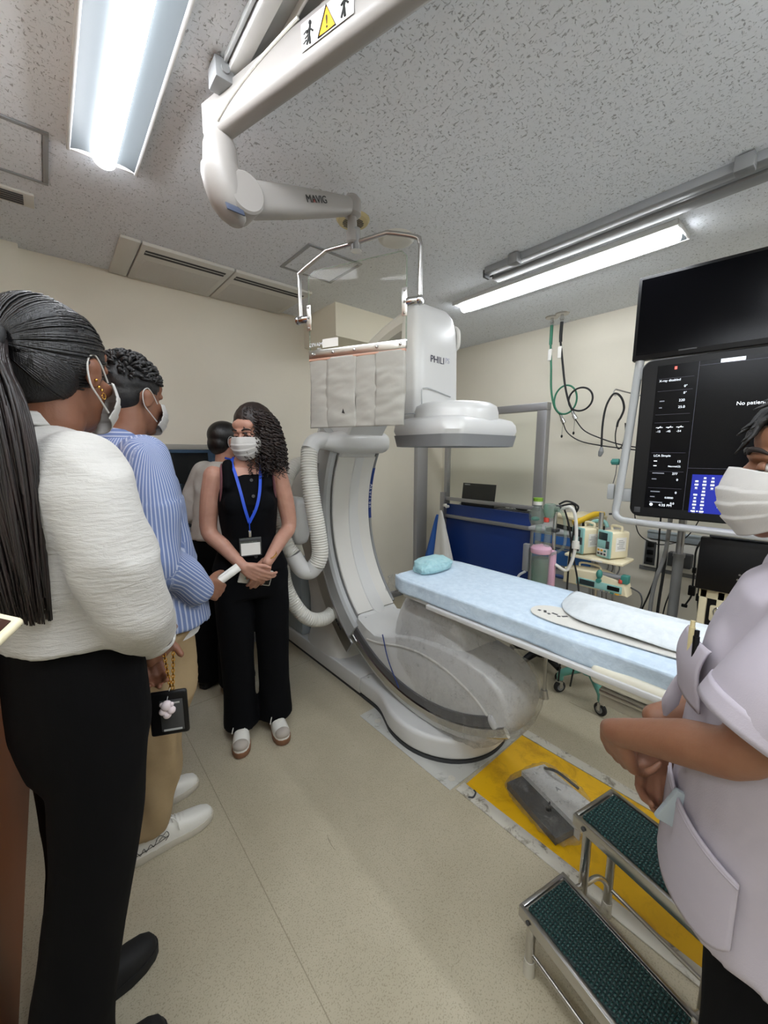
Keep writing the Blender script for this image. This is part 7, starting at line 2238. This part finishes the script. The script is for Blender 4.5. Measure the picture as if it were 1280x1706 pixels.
for i in range(420):
    th = rnd.uniform(0, 2 * pi); zz = rnd.uniform(0.05, 1.0)
    d = Vector((cos(th) * math.sqrt(1 - zz * zz), sin(th) * math.sqrt(1 - zz * zz), zz))
    if d.y > 0.75 and d.z < 0.4:
        continue
    c = Vector((0, -0.018, 0.050)) + Vector((d.x * 0.083, d.y * 0.102, d.z * 0.094))
    tg = Vector((rnd.uniform(-1, 1), 0.5 + rnd.uniform(-.8, .8), rnd.uniform(-.4, .3)))
    tg = (tg - d * tg.dot(d)).normalized()
    L = rnd.uniform(0.018, 0.034) * (0.5 + 0.5 * zz)
    b.tube([H2 @ (c - d * 0.004), H2 @ (c + d * 0.006 + tg * L * 0.4), H2 @ (c + d * 0.009 + tg * L * 0.8), H2 @ (c + d * 0.004 + tg * L * 1.15)], [0.0038, 0.0048, 0.004, 0.0012], 6, 3)
mbput('wavy_locks', b, M['short_hair'], hb2, 180)
pw = world_m(p2) @ (wrR + Vector((-0.03, 0.065, -0.012)))
pd = (world_m(p2).to_3x3() @ Vector((0.15, 0.75, 0.42))).normalized()
b = MB()
u_ = pd.orthogonal().normalized(); w_ = pd.cross(u_)
b.grid(lambda u, v: pw + pd * (-0.10 + 0.19 * v) + (u_ * cos(u * 2 * pi * 2.2) + w_ * sin(u * 2 * pi * 2.2)) * (0.013 + 0.004 * u), 50, 6)
tag(b.build('rolled_paper', M['label_white'], None, angle=180, thick=0.0008), 'rolled white paper held in the striped-shirt man\'s right hand', 'paper')

# ---------------------------------------------------- woman with dark curls in a black sleeveless suit
p3 = thing('person', 'standing woman with dark curly hair, mask, black sleeveless suit and blue lanyard', 'person', (0.72, 1.86, 0.0), -radians(195))
H3 = head_frame((-0.034, 0.012, 1.540), 42, 12)
b = MB(); add_head(b, H3, (0, -0.005, 1.395), 0.049, 0.97)
b.loft([sring(1.385, 0, 0.0, 0.10, 0.060), sring(1.345, 0, 0.0, 0.132, 0.076), sring(1.25, 0, 0.01, 0.125, 0.085), sring(1.1, 0, 0.0, 0.12, 0.08), sring(0.9, 0, 0.0, 0.13, 0.08)])
shR, elR, wrR = Vector((0.142, 0.0, 1.345)), Vector((0.178, 0.012, 1.085)), Vector((0.050, 0.165, 0.940))
shL, elL, wrL = Vector((-0.148, 0.0, 1.345)), Vector((-0.192, 0.012, 1.085)), Vector((-0.058, 0.160, 0.950))
limb(b, [shR, shR.lerp(elR, 0.5) + Vector((0.008, 0, 0)), elR, elR.lerp(wrR, 0.4), wrR], [0.047, 0.044, 0.037, 0.035, 0.024])
limb(b, [shL, shL.lerp(elL, 0.5) + Vector((-0.008, 0, 0)), elL, elL.lerp(wrL, 0.4), wrL], [0.047, 0.044, 0.037, 0.035, 0.024])
hand(b, wrR, (-0.75, 0.25, -0.50), (-0.25, -0.85, 0.1), (-0.1, 0.3, 0.8), ((0.45, 0.5, 0.35), (0.5, 0.55, 0.35), (0.55, 0.6, 0.4), (0.6, 0.6, 0.4)), 0.94, 0.05, (0.75, 0.5, -0.1), 0.2)
hand(b, wrL + Vector((0, -0.024, 0)), (0.42, 0.10, -0.86), (0.1, -0.9, 0.0), (0.7, 0.3, 0.4), ((0.35, 0.5, 0.4),) * 4, 0.94, 0.05, (0.8, 0.4, 0.1), 0.2)
put('body', remesh(b, 0.0042, 3), M['skin_c'], p3)
SK[0] = M['skin_c']
eyes(H3, p3, (-1, 1), 0.55)
b = MB()
b.loft([sring(1.365, 0, 0.0, 0.085, 0.066), sring(1.34, 0, 0.0, 0.108, 0.082), sring(1.29, 0, 0.006, 0.124, 0.100), sring(1.22, 0, 0.014, 0.136, 0.120), sring(1.16, 0, 0.012, 0.132, 0.116), sring(1.05, 0, 0.004, 0.122, 0.100), sring(0.97, 0, 0.004, 0.152, 0.108), sring(0.90, 0, 0.008, 0.176, 0.120), sring(0.885, 0, 0.008, 0.176, 0.120)])
for q in (-1, 1):
    b.tube([(q * 0.072, -0.03, 1.385), (q * 0.080, 0.01, 1.392), (q * 0.084, 0.05, 1.365), (q * 0.084, 0.08, 1.30)], 0.025, 12, 4, caps='round')
    b.ell((q * 0.06, 0.086, 1.215), (0.056, 0.044, 0.060))
me = remesh(b, 0.007, 5); displace(me, folds(0.004, 8, (1, 1, 0.7), 9))
vst = put('vest', me, M['navy_trouser'], p3)
bs = MB()
for i, z in enumerate((1.325, 1.255, 1.185, 1.04, 0.97)):
    y = (0.088, 0.128, 0.136, 0.108, 0.116)[i] + 0.002
    b = MB(); b.lathe([(0.001, 0.003), (0.007, 0.003), (0.008, 0.0)], (-0.012, y, z), 14, axis=(0, 1, 0.1)); mbput('button', b, M['dark_grey'], vst)
trousers(p3, M['navy_trouser'], 0.9, 0, [sring(0.99, 0, 0.0, 0.140, 0.098), sring(0.92, 0, 0.0, 0.168, 0.115), sring(0.84, 0, 0.0, 0.178, 0.120), sring(0.76, 0, 0.0, 0.170, 0.108)],
         [([(0.086, 0.0, 0.83), (0.088, 0.005, 0.62), (0.087, 0.0, 0.44), (0.086, -0.01, 0.25), (0.086, -0.012, 0.06)], [0.092, 0.085, 0.078, 0.078, 0.088]),
          ([(-0.086, 0.0, 0.83), (-0.09, 0.005, 0.62), (-0.09, 0.0, 0.44), (-0.088, -0.01, 0.25), (-0.088, -0.012, 0.06)], [0.092, 0.085, 0.078, 0.078, 0.088])], 12.1, 0.005)
for x, az in ((0.085, 8), (-0.085, -4)):
    s_, w3 = shoe(p3, (x, 0.0), az, 0.245, M['shoe_white'], M['sole_gum'], 'sneaker', 0.03)
    b = MB(); b.ell(w3(0.86, 0, 0.05), (0.037, 0.034, 0.024), Matrix.Rotation(-radians(az), 3, 'Z')); mbput('toe_cap', b, M['suede'], s_)
face_mask(H3, p3)
b = MB()
def lan(side):
    return [(side * 0.048, -0.035, 1.425), (side * 0.062, 0.02, 1.402), (side * 0.054, 0.075, 1.352), (side * 0.040, 0.126, 1.27), (side * 0.024 + 0.004, 0.142, 1.20), (0.012, 0.137, 1.135)]
for sd_ in (-1, 1):
    pts = catmull([Vector(p) for p in lan(sd_)], 6)
    rings = []
    for i, p in enumerate(pts):
        t = (pts[min(i + 1, len(pts) - 1)] - pts[max(i - 1, 0)]).normalized()
        nn = Vector((p.x * 2.0, 1.0, 0.3)).normalized()
        sdv = t.cross(nn).normalized()
        nn = sdv.cross(t)
        rings.append([p + sdv * 0.0065 + nn * 0.004, p - sdv * 0.0065 + nn * 0.004, p - sdv * 0.0065 + nn * 0.0055, p + sdv * 0.0065 + nn * 0.0055])
    b.loft(rings)
b.tube([(0.012, 0.142, 1.14), (0.012, 0.140, 1.095)], 0.006, 8, squash=0.4)
ly = mbput('lanyard', b, M['lanyard'], p3)
b = MB(); b.box((0.012, 0.142, 1.085), (0.012, 0.006, 0.03), 0.002); mbput('clip', b, M['steel'], ly)
b = MB(); b.box((0.012, 0.142, 1.025), (0.094, 0.003, 0.085), 0.003); mbput('badge_sleeve', b, M['clear_plastic'], ly)
b = MB(); b.box((0.012, 0.1445, 1.015), (0.084, 0.0015, 0.056), 0); mbput('badge_card', b, M['label_white'], ly)
b = MB(); b.box((0.012, 0.1445, 1.058), (0.092, 0.003, 0.012), 0.002); b.box((0.012, 0.1440, 0.984), (0.094, 0.002, 0.004), 0); b.box((-0.034, 0.1440, 1.025), (0.003, 0.002, 0.085), 0); b.box((0.058, 0.1440, 1.025), (0.003, 0.002, 0.085), 0); mbput('badge_edge', b, M['dark_grey'], ly)
for q in (-1, 1):
    b = MB(); pts = [(q * 0.104, -0.03, 1.385), (q * 0.110, 0.03, 1.375), (q * 0.115, 0.066, 1.31), (q * 0.122, 0.052, 1.23)]
    b.tube(pts, [0.016, 0.018, 0.018, 0.014], 10, 4, squash=0.35, caps='round'); mbput('backpack_strap', b, M['strap_mauve'], p3)
# curls
b = MB(); R3 = H3.to_3x3()
b.ell(H3 @ Vector((0, -0.032, 0.046)), (0.088, 0.102, 0.096), R3, 28, 18); b.ell(H3 @ Vector((-0.02, -0.055, -0.03)), (0.085, 0.062, 0.085), R3, 24, 16)
me = remesh(b, 0.007, 4); displace(me, lambda c, n: 0.003 * mnoise.noise(c * 50))
hb3 = put('hair', me, M['curl_hair'], p3)
b = MB(); rnd = random.Random(5)
cnt = 0
while cnt < 380:
    th = rnd.uniform(0, 2 * pi); zz = rnd.uniform(-0.25, 1.0)
    q = math.sqrt(1 - zz * zz)
    d = Vector((cos(th) * q, sin(th) * q, zz))
    if d.x > 0.05 and d.y > -0.30:
        continue
    if d.y > 0.42 and d.z < 0.80:
        continue
    if d.y > 0.50:
        continue
    cnt += 1
    c = Vector((0, -0.022, 0.042)) + Vector((d.x * 0.086, d.y * 0.102, d.z * 0.094))
    out = Vector((d.x, d.y, 0)); out = out.normalized() if out.length > 0.1 else Vector((rnd.uniform(-1, 1), -0.6, 0)).normalized()
    wout = R3 @ out; wout.z = 0
    p0 = H3 @ c
    bulk = rnd.uniform(0.02, 0.062)
    if d.y > 0.15: bulk *= 0.6
    endz = 1.525 + rnd.uniform(-0.20, -0.06)
    n = 42
    ph = rnd.uniform(0, 6.28); rad = rnd.uniform(0.0075, 0.0125); turns = max(2.0, (p0.z - endz) / rnd.uniform(0.017, 0.026))
    pts = []
    for k in range(n):
        t = k / (n - 1)
        pos = p0 + wout * bulk * (1.6 * t - 0.8 * t * t) * 1.2 + R3 @ d * 0.008 * math.sin(min(1, t * 4) * pi / 2) + Vector((0, 0, (endz - p0.z) * t ** 1.15))
        a = ph + 2 * pi * turns * t
        g_ = min(1, t * 5)
        pts.append(pos + Vector((cos(a), sin(a), 0.35 * sin(a * 0.7))) * rad * g_)
    b.tube(pts, [0.0034, 0.0036, 0.0032, 0.0016], 5)
mbput('curls', b, M['curl_hair'], hb3, 180)
b = MB()
for k in range(2):
    b.tube([wrL + Vector((-0.020, -0.012, 0.02 + 0.005 * k)) + Matrix.Rotation(0.6, 3, 'Y') @ Vector((0.0275 * cos(a), 0.0275 * sin(a), 0.003 * sin(2 * a + k))) for a in [2 * pi * i / 16 for i in range(16)]], 0.0014, 6, closed=True)
mbput('bracelet', b, M['gold'], p3)
q3 = world_m(p3)
ph_c = q3 @ Vector((-0.006, 0.122, 0.875))
ph3 = thing('phone', 'phone in a pale case held in the curly-haired woman\'s hands', 'phone', (ph_c.x, ph_c.y, 0.84))
RP = (q3.to_3x3() @ Matrix.Rotation(radians(-8), 3, 'X') @ Matrix.Rotation(radians(74), 3, 'Y'))
b = MB(); b.box(ph_c, (0.078, 0.010, 0.150), 0.009, RP, 3); b.build('case', M['off_white'], ph3)
b = MB(); b.box(ph_c + RP @ Vector((0.014, 0.006, -0.050)), (0.038, 0.003, 0.040), 0.006, RP); cb = b.build('camera_block', M['black'], ph3)
b = MB(); b.lathe([(0.001, 0.003), (0.007, 0.003), (0.008, 0.0)], ph_c + RP @ Vector((0.022, 0.0075, -0.042)), 14, axis=RP @ Vector((0, 1, 0))); b.build('lens', M['dark_grey'], cb)
b = MB()
for i in range(6):
    b.box(ph_c + RP @ Vector((-0.024 + 0.018 * (i % 3), 0.0055, 0.02 + 0.022 * (i // 3))), (0.010, 0.001, 0.012), 0, RP)
b.build('case_print', M['teal_panel'], ph3)

# ---------------------------------------------------- woman behind in white blouse with a black strap
p4 = thing('person', 'masked woman with tied black hair and white blouse standing behind the curly-haired woman', 'person', (0.785, 2.44, 0.0), -radians(58))
H4 = head_frame((-0.015, 0.10, 1.515), 26, 6)
b = MB(); add_head(b, H4, (0, 0.045, 1.37), 0.048, 0.96)
b.loft([sring(1.36, 0, 0.03, 0.12, 0.07), sring(1.2, 0, 0.02, 0.14, 0.085), sring(0.95, 0, -0.03, 0.13, 0.085)])
shR, elR, wrR = Vector((0.165, 0.03, 1.325)), Vector((0.235, 0.0, 1.08)), Vector((0.11, 0.20, 1.095))
shL, elL, wrL = Vector((-0.165, 0.03, 1.325)), Vector((-0.23, 0.0, 1.08)), Vector((-0.05, 0.20, 1.06))
limb(b, [shR, elR, wrR], [0.046, 0.040, 0.026]); limb(b, [shL, elL, wrL], [0.046, 0.040, 0.026])
hand(b, wrR, (-0.8, 0.5, -0.1), (-0.3, -0.6, -0.4), (0, 0.2, 0.9), cl, 0.94); hand(b, wrL, (0.8, 0.4, -0.1), (0.3, -0.6, -0.4), (0, 0.2, 0.9), cl, 0.94)
put('body', remesh(b, 0.0055, 3), M['skin_c'], p4)
b = MB()
b.loft([sring(1.395, 0, 0.035, 0.062, 0.058), sring(1.375, 0, 0.03, 0.105, 0.075), sring(1.34, 0, 0.03, 0.158, 0.098, 0, 2.6), sring(1.26, 0, 0.025, 0.175, 0.122), sring(1.12, 0, 0.0, 0.165, 0.125), sring(1.0, 0, -0.03, 0.16, 0.12), sring(0.945, 0, -0.04, 0.172, 0.128)])
b.tube([shR + Vector((-0.02, 0, 0.01)), shR.lerp(elR, 0.5), elR + Vector((0, -0.005, -0.01)), elR.lerp(wrR, 0.35)], [0.066, 0.072, 0.070, 0.058], 20, 5, caps='round')
b.tube([shL + Vector((0.02, 0, 0.01)), shL.lerp(elL, 0.5), elL, elL.lerp(wrL, 0.35)], [0.066, 0.072, 0.070, 0.058], 20, 5, caps='round')
me = remesh(b, 0.009, 4); displace(me, folds(0.010, 7, (1, 1, 1), 5)); put('blouse', me, M['blouse2'], p4)
b = MB(); b.tube([(0.10, -0.095, 1.12), (0.115, -0.092, 1.25), (0.115, -0.045, 1.36), (0.11, 0.03, 1.395), (0.105, 0.10, 1.34), (0.11, 0.14, 1.2)], 0.017, 10, 5, squash=0.35); mbput('backpack_strap', b, M['black'], p4)
b = MB(); b.tube([(0.06, -0.02, 1.42), (0.07, 0.04, 1.40), (0.055, 0.10, 1.34), (0.02, 0.155, 1.2)], 0.006, 8, 5, squash=0.4); mbput('lanyard', b, M['lanyard'], p4)
trousers(p4, M['black_trouser'], 0.9, 0, [sring(1.0, 0, -0.03, 0.145, 0.10), sring(0.92, 0, -0.04, 0.168, 0.12), sring(0.84, 0, -0.05, 0.175, 0.12), sring(0.77, 0, -0.05, 0.165, 0.105)],
         [([(0.086, -0.05, 0.83), (0.09, -0.06, 0.6), (0.09, -0.09, 0.35), (0.09, -0.11, 0.05)], [0.09, 0.082, 0.075, 0.08]), ([(-0.086, -0.05, 0.83), (-0.09, -0.06, 0.6), (-0.09, -0.09, 0.35), (-0.09, -0.11, 0.05)], [0.09, 0.082, 0.075, 0.08])], 3.3)
shoe(p4, (0.09, -0.10), 4, 0.245, M['shoe_black'], M['shoe_black'], 'clog', 0.03); shoe(p4, (-0.09, -0.10), 4, 0.245, M['shoe_black'], M['shoe_black'], 'clog', 0.03)
SK[0] = M['skin_c']; eyes(H4, p4, (-1, 1), 0.2)
face_mask(H4, p4)
b = MB(); R4 = H4.to_3x3()
b.ell(H4 @ Vector((0, -0.022, 0.036)), (0.082, 0.100, 0.090), R4, 28, 18); b.ell(H4 @ Vector((0, -0.055, -0.015)), (0.07, 0.062, 0.07), R4, 24, 16)
put('hair', remesh(b, 0.006, 5), M['black_hair'], p4)
b = MB(); b.ell(H4 @ Vector((0.080, 0.0, -0.036)), (0.004, 0.005, 0.010), None, 10, 8); mbput('earbud', b, M['label_white'], p4)

# ---------------------------------------------------- nurse at the right edge
p5 = thing('person', 'nurse in a pale lilac tunic and white mask standing at the right edge', 'person', (0.875, -0.015, 0.0), radians(5))
H5 = head_frame((0.0, 0.030, 1.425), -7, 2)
b = MB(); add_head(b, H5, (0, -0.015, 1.285), 0.050, 0.98)
b.loft([sring(1.28, 0, -0.01, 0.13, 0.07), sring(1.15, 0, 0.0, 0.15, 0.09), sring(0.9, 0, 0.0, 0.14, 0.1), sring(0.75, 0, 0.0, 0.14, 0.1)])
shL, elL, wrL = Vector((-0.165, 0.0, 1.245)), Vector((-0.200, 0.080, 1.055)), Vector((-0.110, 0.245, 0.945))
shR, elR, wrR = Vector((0.165, 0.0, 1.245)), Vector((0.205, -0.03, 1.02)), Vector((0.04, 0.205, 0.915))
limb(b, [shL, shL.lerp(elL, 0.6), elL, elL.lerp(wrL, 0.35) , elL.lerp(wrL, 0.75), wrL], [0.048, 0.041, 0.033, 0.034, 0.027, 0.0225])
limb(b, [shR, shR.lerp(elR, 0.6), elR, elR.lerp(wrR, 0.35), wrR], [0.052, 0.047, 0.040, 0.040, 0.026])
hand(b, wrL, (0.42, -0.10, -0.86), (0.75, -0.45, 0.30), (0.2, 0.95, 0.1), ((0.35, 0.55, 0.4), (0.45, 0.6, 0.4), (0.55, 0.7, 0.4), (0.6, 0.7, 0.4)), 0.98, 0.06, (0.85, 0.45, 0.1), 0.15)
hand(b, wrR + Vector((0, -0.015, -0.02)), (-0.62, 0.05, -0.70), (-0.45, -0.6, 0.45), (0, 0.9, 0.2), ((0.4, 0.6, 0.4),) * 4, 0.95)
put('body', remesh(b, 0.0042, 3), M['skin_d'], p5)
SK[0] = M['skin_d']; eyes(H5, p5, (-1, 1), 0.5)
face_mask(H5, p5, True, 0.004, 1.02)
b = MB()
b.loft([sring(1.30, 0, -0.012, 0.075, 0.062), sring(1.28, 0, -0.012, 0.115, 0.074), sring(1.24, 0, 0.0, 0.165, 0.105, 0, 2.6), sring(1.15, 0, 0.012, 0.178, 0.126), sring(1.05, 0, 0.018, 0.176, 0.134), sring(0.95, 0, 0.020, 0.176, 0.138), sring(0.85, 0, 0.020, 0.182, 0.142), sring(0.75, 0, 0.018, 0.188, 0.146), sring(0.70, 0, 0.016, 0.190, 0.147)])
for q in (-1, 1):
    b.ell((q * 0.06, 0.085, 1.11), (0.085, 0.058, 0.095))
b.tube([shL + Vector((0.03, 0, 0.012)), shL + Vector((-0.012, 0.006, -0.03)), shL.lerp(elL, 0.50) + Vector((-0.016, 0.0, 0.0)), shL.lerp(elL, 0.74) + Vector((-0.012, 0.0, 0.0))], [0.066, 0.072, 0.074, 0.074], 24, 5)
b.tube([shR + Vector((-0.03, 0, 0.012)), shR + Vector((0.012, 0.006, -0.03)), shR.lerp(elR, 0.5) + Vector((0.01, 0.0, 0.0)), shR.lerp(elR, 0.72) + Vector((0.008, 0.0, 0.0))], [0.070, 0.076, 0.076, 0.076], 24, 5)
me = remesh(b, 0.007, 4); displace(me, folds(0.006, 5.5, (1, 1, 0.7), 14)); tu = put('tunic', me, M['tunic'], p5)
# chest and hip pockets follow the tunic's left front
def tunic_pt(a, z, o):
    """a: angle from straight ahead towards her left"""
    zs = (1.24, 1.15, 1.05, 0.95, 0.85, 0.75, 0.685)
    rx = (0.165, 0.178, 0.176, 0.176, 0.182, 0.188, 0.190); ry = (0.105, 0.126, 0.134, 0.138, 0.142, 0.146, 0.147); cy = (0.0, 0.012, 0.018, 0.020, 0.020, 0.018, 0.016)
    def ip(t): return float(np.interp(-z, [-q for q in zs], t))
    return Vector((-(ip(rx) + o) * sin(a), ip(cy) + (ip(ry) + o) * cos(a), z))
b = MB()
def pk(u, v):
    a = 0.35 + 0.95 * u
    top = 0.905 - 0.055 * u
    bot = 0.715 + 0.03 * (abs(u - 0.5) * 2) ** 4
    return tunic_pt(a, top + (bot - top) * v, 0.014 + 0.004 * sin(pi * u) * (1 - v))
b.grid(pk, 24, 24); mbput('hip_pocket', b, M['tunic'], tu, 180, 0.004)
b = MB(); b.tube([pk(i / 20, 0.06) + (pk(i / 20, 0.06) - Vector((0, 0.03, pk(i / 20, 0.06).z))).normalized() * 0.001 for i in range(21)], 0.0022, 6); b.tube([pk(i / 20, 0.16) for i in range(21)], 0.0018, 6); mbput('pocket_seam', b, M['tunic'], tu)
b = MB()
def pc(u, v):
    a = 0.22 + 0.55 * u
    z = 1.155 - 0.105 * v
    p = tunic_pt(a, z, 0.016)
    return p + Vector((0, 0.020 * math.exp(-((z - 1.12) / 0.06) ** 2), 0))
b.grid(pc, 16, 16); mbput('chest_pocket', b, M['tunic'], tu, 180, 0.004)
b = MB(); e0 = shL.lerp(elL, 0.70) + Vector((-0.014, 0, 0)); ax = (elL - shL).normalized(); ux = ax.orthogonal().normalized(); vx = ax.cross(ux)
b.grid(lambda u, v: e0 + ax * (-0.012 + 0.03 * v) + (ux * cos(2 * pi * u) + vx * sin(2 * pi * u)) * (0.0755 + 0.001 * sin(u * 30)), 36, 5, True); mbput('sleeve_hem', b, M['tunic'], tu, 180, 0.003)
b = MB()
rnd = random.Random(2)
for i in range(16):
    o_ = shL.lerp(elL, 0.42) + Vector((-0.016, 0, 0)) + ax * rnd.uniform(-.022, .022)
    th = pi * 0.0 + rnd.uniform(-0.25, 0.25)
    nd = Vector((-0.9, -0.35, 0)).normalized(); nd = (nd - ax * nd.dot(ax)).normalized(); td = ax.cross(nd)
    p = o_ + (nd * cos(th) + td * sin(th)) * 0.0765
    b.tube([p, p + td * rnd.uniform(-.014, .014) + ax * rnd.uniform(-.010, .010)], 0.0016, 5)
mbput('embroidered_emblem', b, M['label_white'], tu)
collar((0, -0.012, 1.285), 0.070, 0.062, 0.022, 0, tu, M['tunic'], 0.5, 0.045)
b = MB(); b.tube([(0.0, 0.140, 1.10), (-0.012, 0.168, 1.04), (-0.016, 0.180, 0.99), (-0.010, 0.186, 0.955)], [0.006, 0.010, 0.014, 0.003], 12, 4, squash=0.3); mbput('scarf_tie', b, M['tunic'], tu)
trousers(p5, M['navy_trouser'], 0.8, 0, [sring(0.86, 0, 0.0, 0.15, 0.115), sring(0.78, 0, 0.0, 0.168, 0.125), sring(0.70, 0, 0.0, 0.165, 0.115)],
         [([(-0.085, 0.0, 0.76), (-0.088, 0.0, 0.55), (-0.088, -0.01, 0.3), (-0.088, -0.02, 0.05)], [0.092, 0.085, 0.078, 0.075]), ([(0.085, 0.0, 0.76), (0.088, 0.0, 0.55), (0.088, -0.01, 0.3), (0.088, -0.02, 0.05)], [0.092, 0.085, 0.078, 0.075])], 6.6)
shoe(p5, (-0.088, -0.05), -2, 0.235, M['shoe_white'], M['sole_white'], 'clog', 0.03); shoe(p5, (0.088, -0.05), 2, 0.235, M['shoe_white'], M['sole_white'], 'clog', 0.03)
b = MB(); R5 = H5.to_3x3()
b.ell(H5 @ Vector((0, -0.026, 0.046)), (0.088, 0.106, 0.096), R5, 28, 18); b.ell(H5 @ Vector((0, -0.058, -0.02)), (0.084, 0.062, 0.08), R5, 24, 16)
me = remesh(b, 0.006, 4); hb5 = put('hair', me, M['short_hair'], p5)
b = MB(); rnd = random.Random(9)
for i in range(260):
    th = rnd.uniform(0, 2 * pi); zz = rnd.uniform(-0.1, 1.0); q = math.sqrt(1 - zz * zz)
    d = Vector((cos(th) * q, sin(th) * q, zz))
    if d.y > 0.55 and d.z < 0.35: continue
    c = Vector((0, -0.026, 0.046)) + Vector((d.x * 0.088, d.y * 0.106, d.z * 0.096))
    tg = Vector((d.x * 0.6 + rnd.uniform(-.4, .4), (0.6 if d.y > 0.1 else -0.4) + rnd.uniform(-.3, .3), -0.7))
    tg = (tg - d * tg.dot(d)).normalized()
    L = rnd.uniform(0.03, 0.055)
    b.tube([H5 @ (c - d * 0.003), H5 @ (c + d * 0.007 + tg * L * 0.4), H5 @ (c + d * 0.006 + tg * L * 0.8), H5 @ (c + d * 0.011 + tg * L * 1.2)], [0.004, 0.0046, 0.004, 0.001], 6, 3)
mbput('wavy_locks', b, M['short_hair'], hb5, 180)
q5 = world_m(p5)
for k, (a, col, lab) in enumerate(((0.52, M['beige_old'], 'tan capped pen standing in the nurse\'s chest pocket'), (0.62, M['black'], 'dark pen beside the tan capped pen in the chest pocket'))):
    p = tunic_pt(a, 1.16, 0.022) + Vector((0, 0.016, 0))
    b = MB(); b.cyl(q5 @ (p + Vector((0, 0, -0.07))), q5 @ (p + Vector((0.004, 0.002, 0.012 - 0.008 * k))), 0.0045, n=12); b.cyl(q5 @ (p + Vector((0.004, 0.002, 0.010 - 0.008 * k))), q5 @ (p + Vector((0.005, 0.002, 0.022 - 0.008 * k))), 0.0034, n=10)
    tag(b.build('pen', col), lab, 'pen')
p = tunic_pt(0.66, 0.855, 0.008)
b = MB(); b.box(q5 @ (p + Vector((0, 0.004, 0.005))), (0.010, 0.045, 0.065), 0.003, q5.to_3x3() @ Matrix.Rotation(0.55, 3, 'Z') @ Matrix.Rotation(0.45, 3, 'X'))
tag(b.build('notebook', M['blue_grey']), 'grey notebook tucked into the nurse\'s hip pocket', 'notebook')

# ---------------------------------------------------- visitor just outside the left edge, holding a phone into view
p6 = thing('person', 'person at the far left edge holding up a cream cased phone, mostly out of view', 'person', (-0.42, 0.52, 0.0), radians(0))
H6 = head_frame((0, 0.03, 1.52), 20, 15)
b = MB(); add_head(b, H6, (0, 0, 1.38), 0.05)
b.loft([sring(1.37, 0, 0.0, 0.12, 0.07), sring(1.2, 0, 0.0, 0.15, 0.09), sring(0.95, 0, 0, 0.14, 0.09)])
shR, elR, wrR = Vector((0.17, 0, 1.33)), Vector((0.20, -0.01, 1.08)), Vector((0.245, 0.05, 1.13))
shL, elL, wrL = Vector((-0.17, 0, 1.33)), Vector((-0.21, 0.02, 1.08)), Vector((-0.16, 0.1, 0.86))
limb(b, [shR, elR, wrR], [0.046, 0.040, 0.026]); limb(b, [shL, elL, wrL], [0.046, 0.040, 0.026])
hand(b, wrR, (0.6, 0.55, 0.35), (-0.45, 0.1, 0.8), (-0.5, 0.7, 0.2), cl, 0.94); hand(b, wrL, (0.1, 0.2, -0.95), (0.8, 0, 0), (0, 0.9, 0), cl, 0.94)
put('body', remesh(b, 0.006, 3), M['skin_c'], p6)
b = MB()
b.loft([sring(1.40, 0, 0.0, 0.065, 0.058), sring(1.375, 0, 0.0, 0.12, 0.075), sring(1.33, 0, 0.0, 0.165, 0.10, 0, 2.6), sring(1.2, 0, 0.01, 0.17, 0.12), sring(1.0, 0, 0.0, 0.16, 0.115), sring(0.9, 0, 0.0, 0.175, 0.12)])
b.tube([shR, shR.lerp(elR, 0.6), elR, elR.lerp(wrR, 0.5)], [0.062, 0.06, 0.055, 0.045], 18, 4, caps='round'); b.tube([shL, shL.lerp(elL, 0.6), elL, elL.lerp(wrL, 0.7)], [0.062, 0.06, 0.055, 0.045], 18, 4, caps='round')
me = remesh(b, 0.009, 4); put('shirt', me, M['blouse2'], p6)
trousers(p6, M['black_trouser'], 0.9, 0, [sring(0.98, 0, 0, 0.15, 0.105), sring(0.84, 0, 0, 0.175, 0.12), sring(0.76, 0, 0, 0.165, 0.105)],
         [([(s * 0.088, 0, 0.82), (s * 0.09, 0, 0.5), (s * 0.09, -0.02, 0.05)], [0.092, 0.08, 0.075]) for s in (-1, 1)], 8.8)
for s in (-1, 1):
    shoe(p6, (s * 0.09, 0.0), 3 * s, 0.25, M['shoe_white'], M['sole_white'], 'clog', 0.03)
b = MB(); b.ell(H6 @ Vector((0, -0.024, 0.042)), (0.085, 0.102, 0.093), H6.to_3x3(), 24, 16); b.ell(H6 @ Vector((0, -0.055, -0.02)), (0.075, 0.062, 0.08), H6.to_3x3(), 20, 14); put('hair', remesh(b, 0.007, 4), M['short_hair'], p6)
pc6 = Vector((-0.118, 0.60, 1.222))
ph6 = thing('phone', 'phone in a cream case poking in at the left picture edge', 'phone', (pc6.x, pc6.y, 1.20))
R6 = Matrix.Rotation(radians(-28), 3, 'Z') @ Matrix.Rotation(radians(-58), 3, 'X') @ Matrix.Rotation(radians(20), 3, 'Y')
b = MB(); b.box(pc6, (0.080, 0.011, 0.155), 0.005, R6, 3); b.build('case', M['cream_plastic'], ph6)
b = MB(); b.box(pc6 + R6 @ Vector((0, -0.0062, 0)), (0.066, 0.002, 0.140), 0.001, R6); b.build('screen', pm('dark_brown_glass', (58, 34, 26), 0.15), ph6)
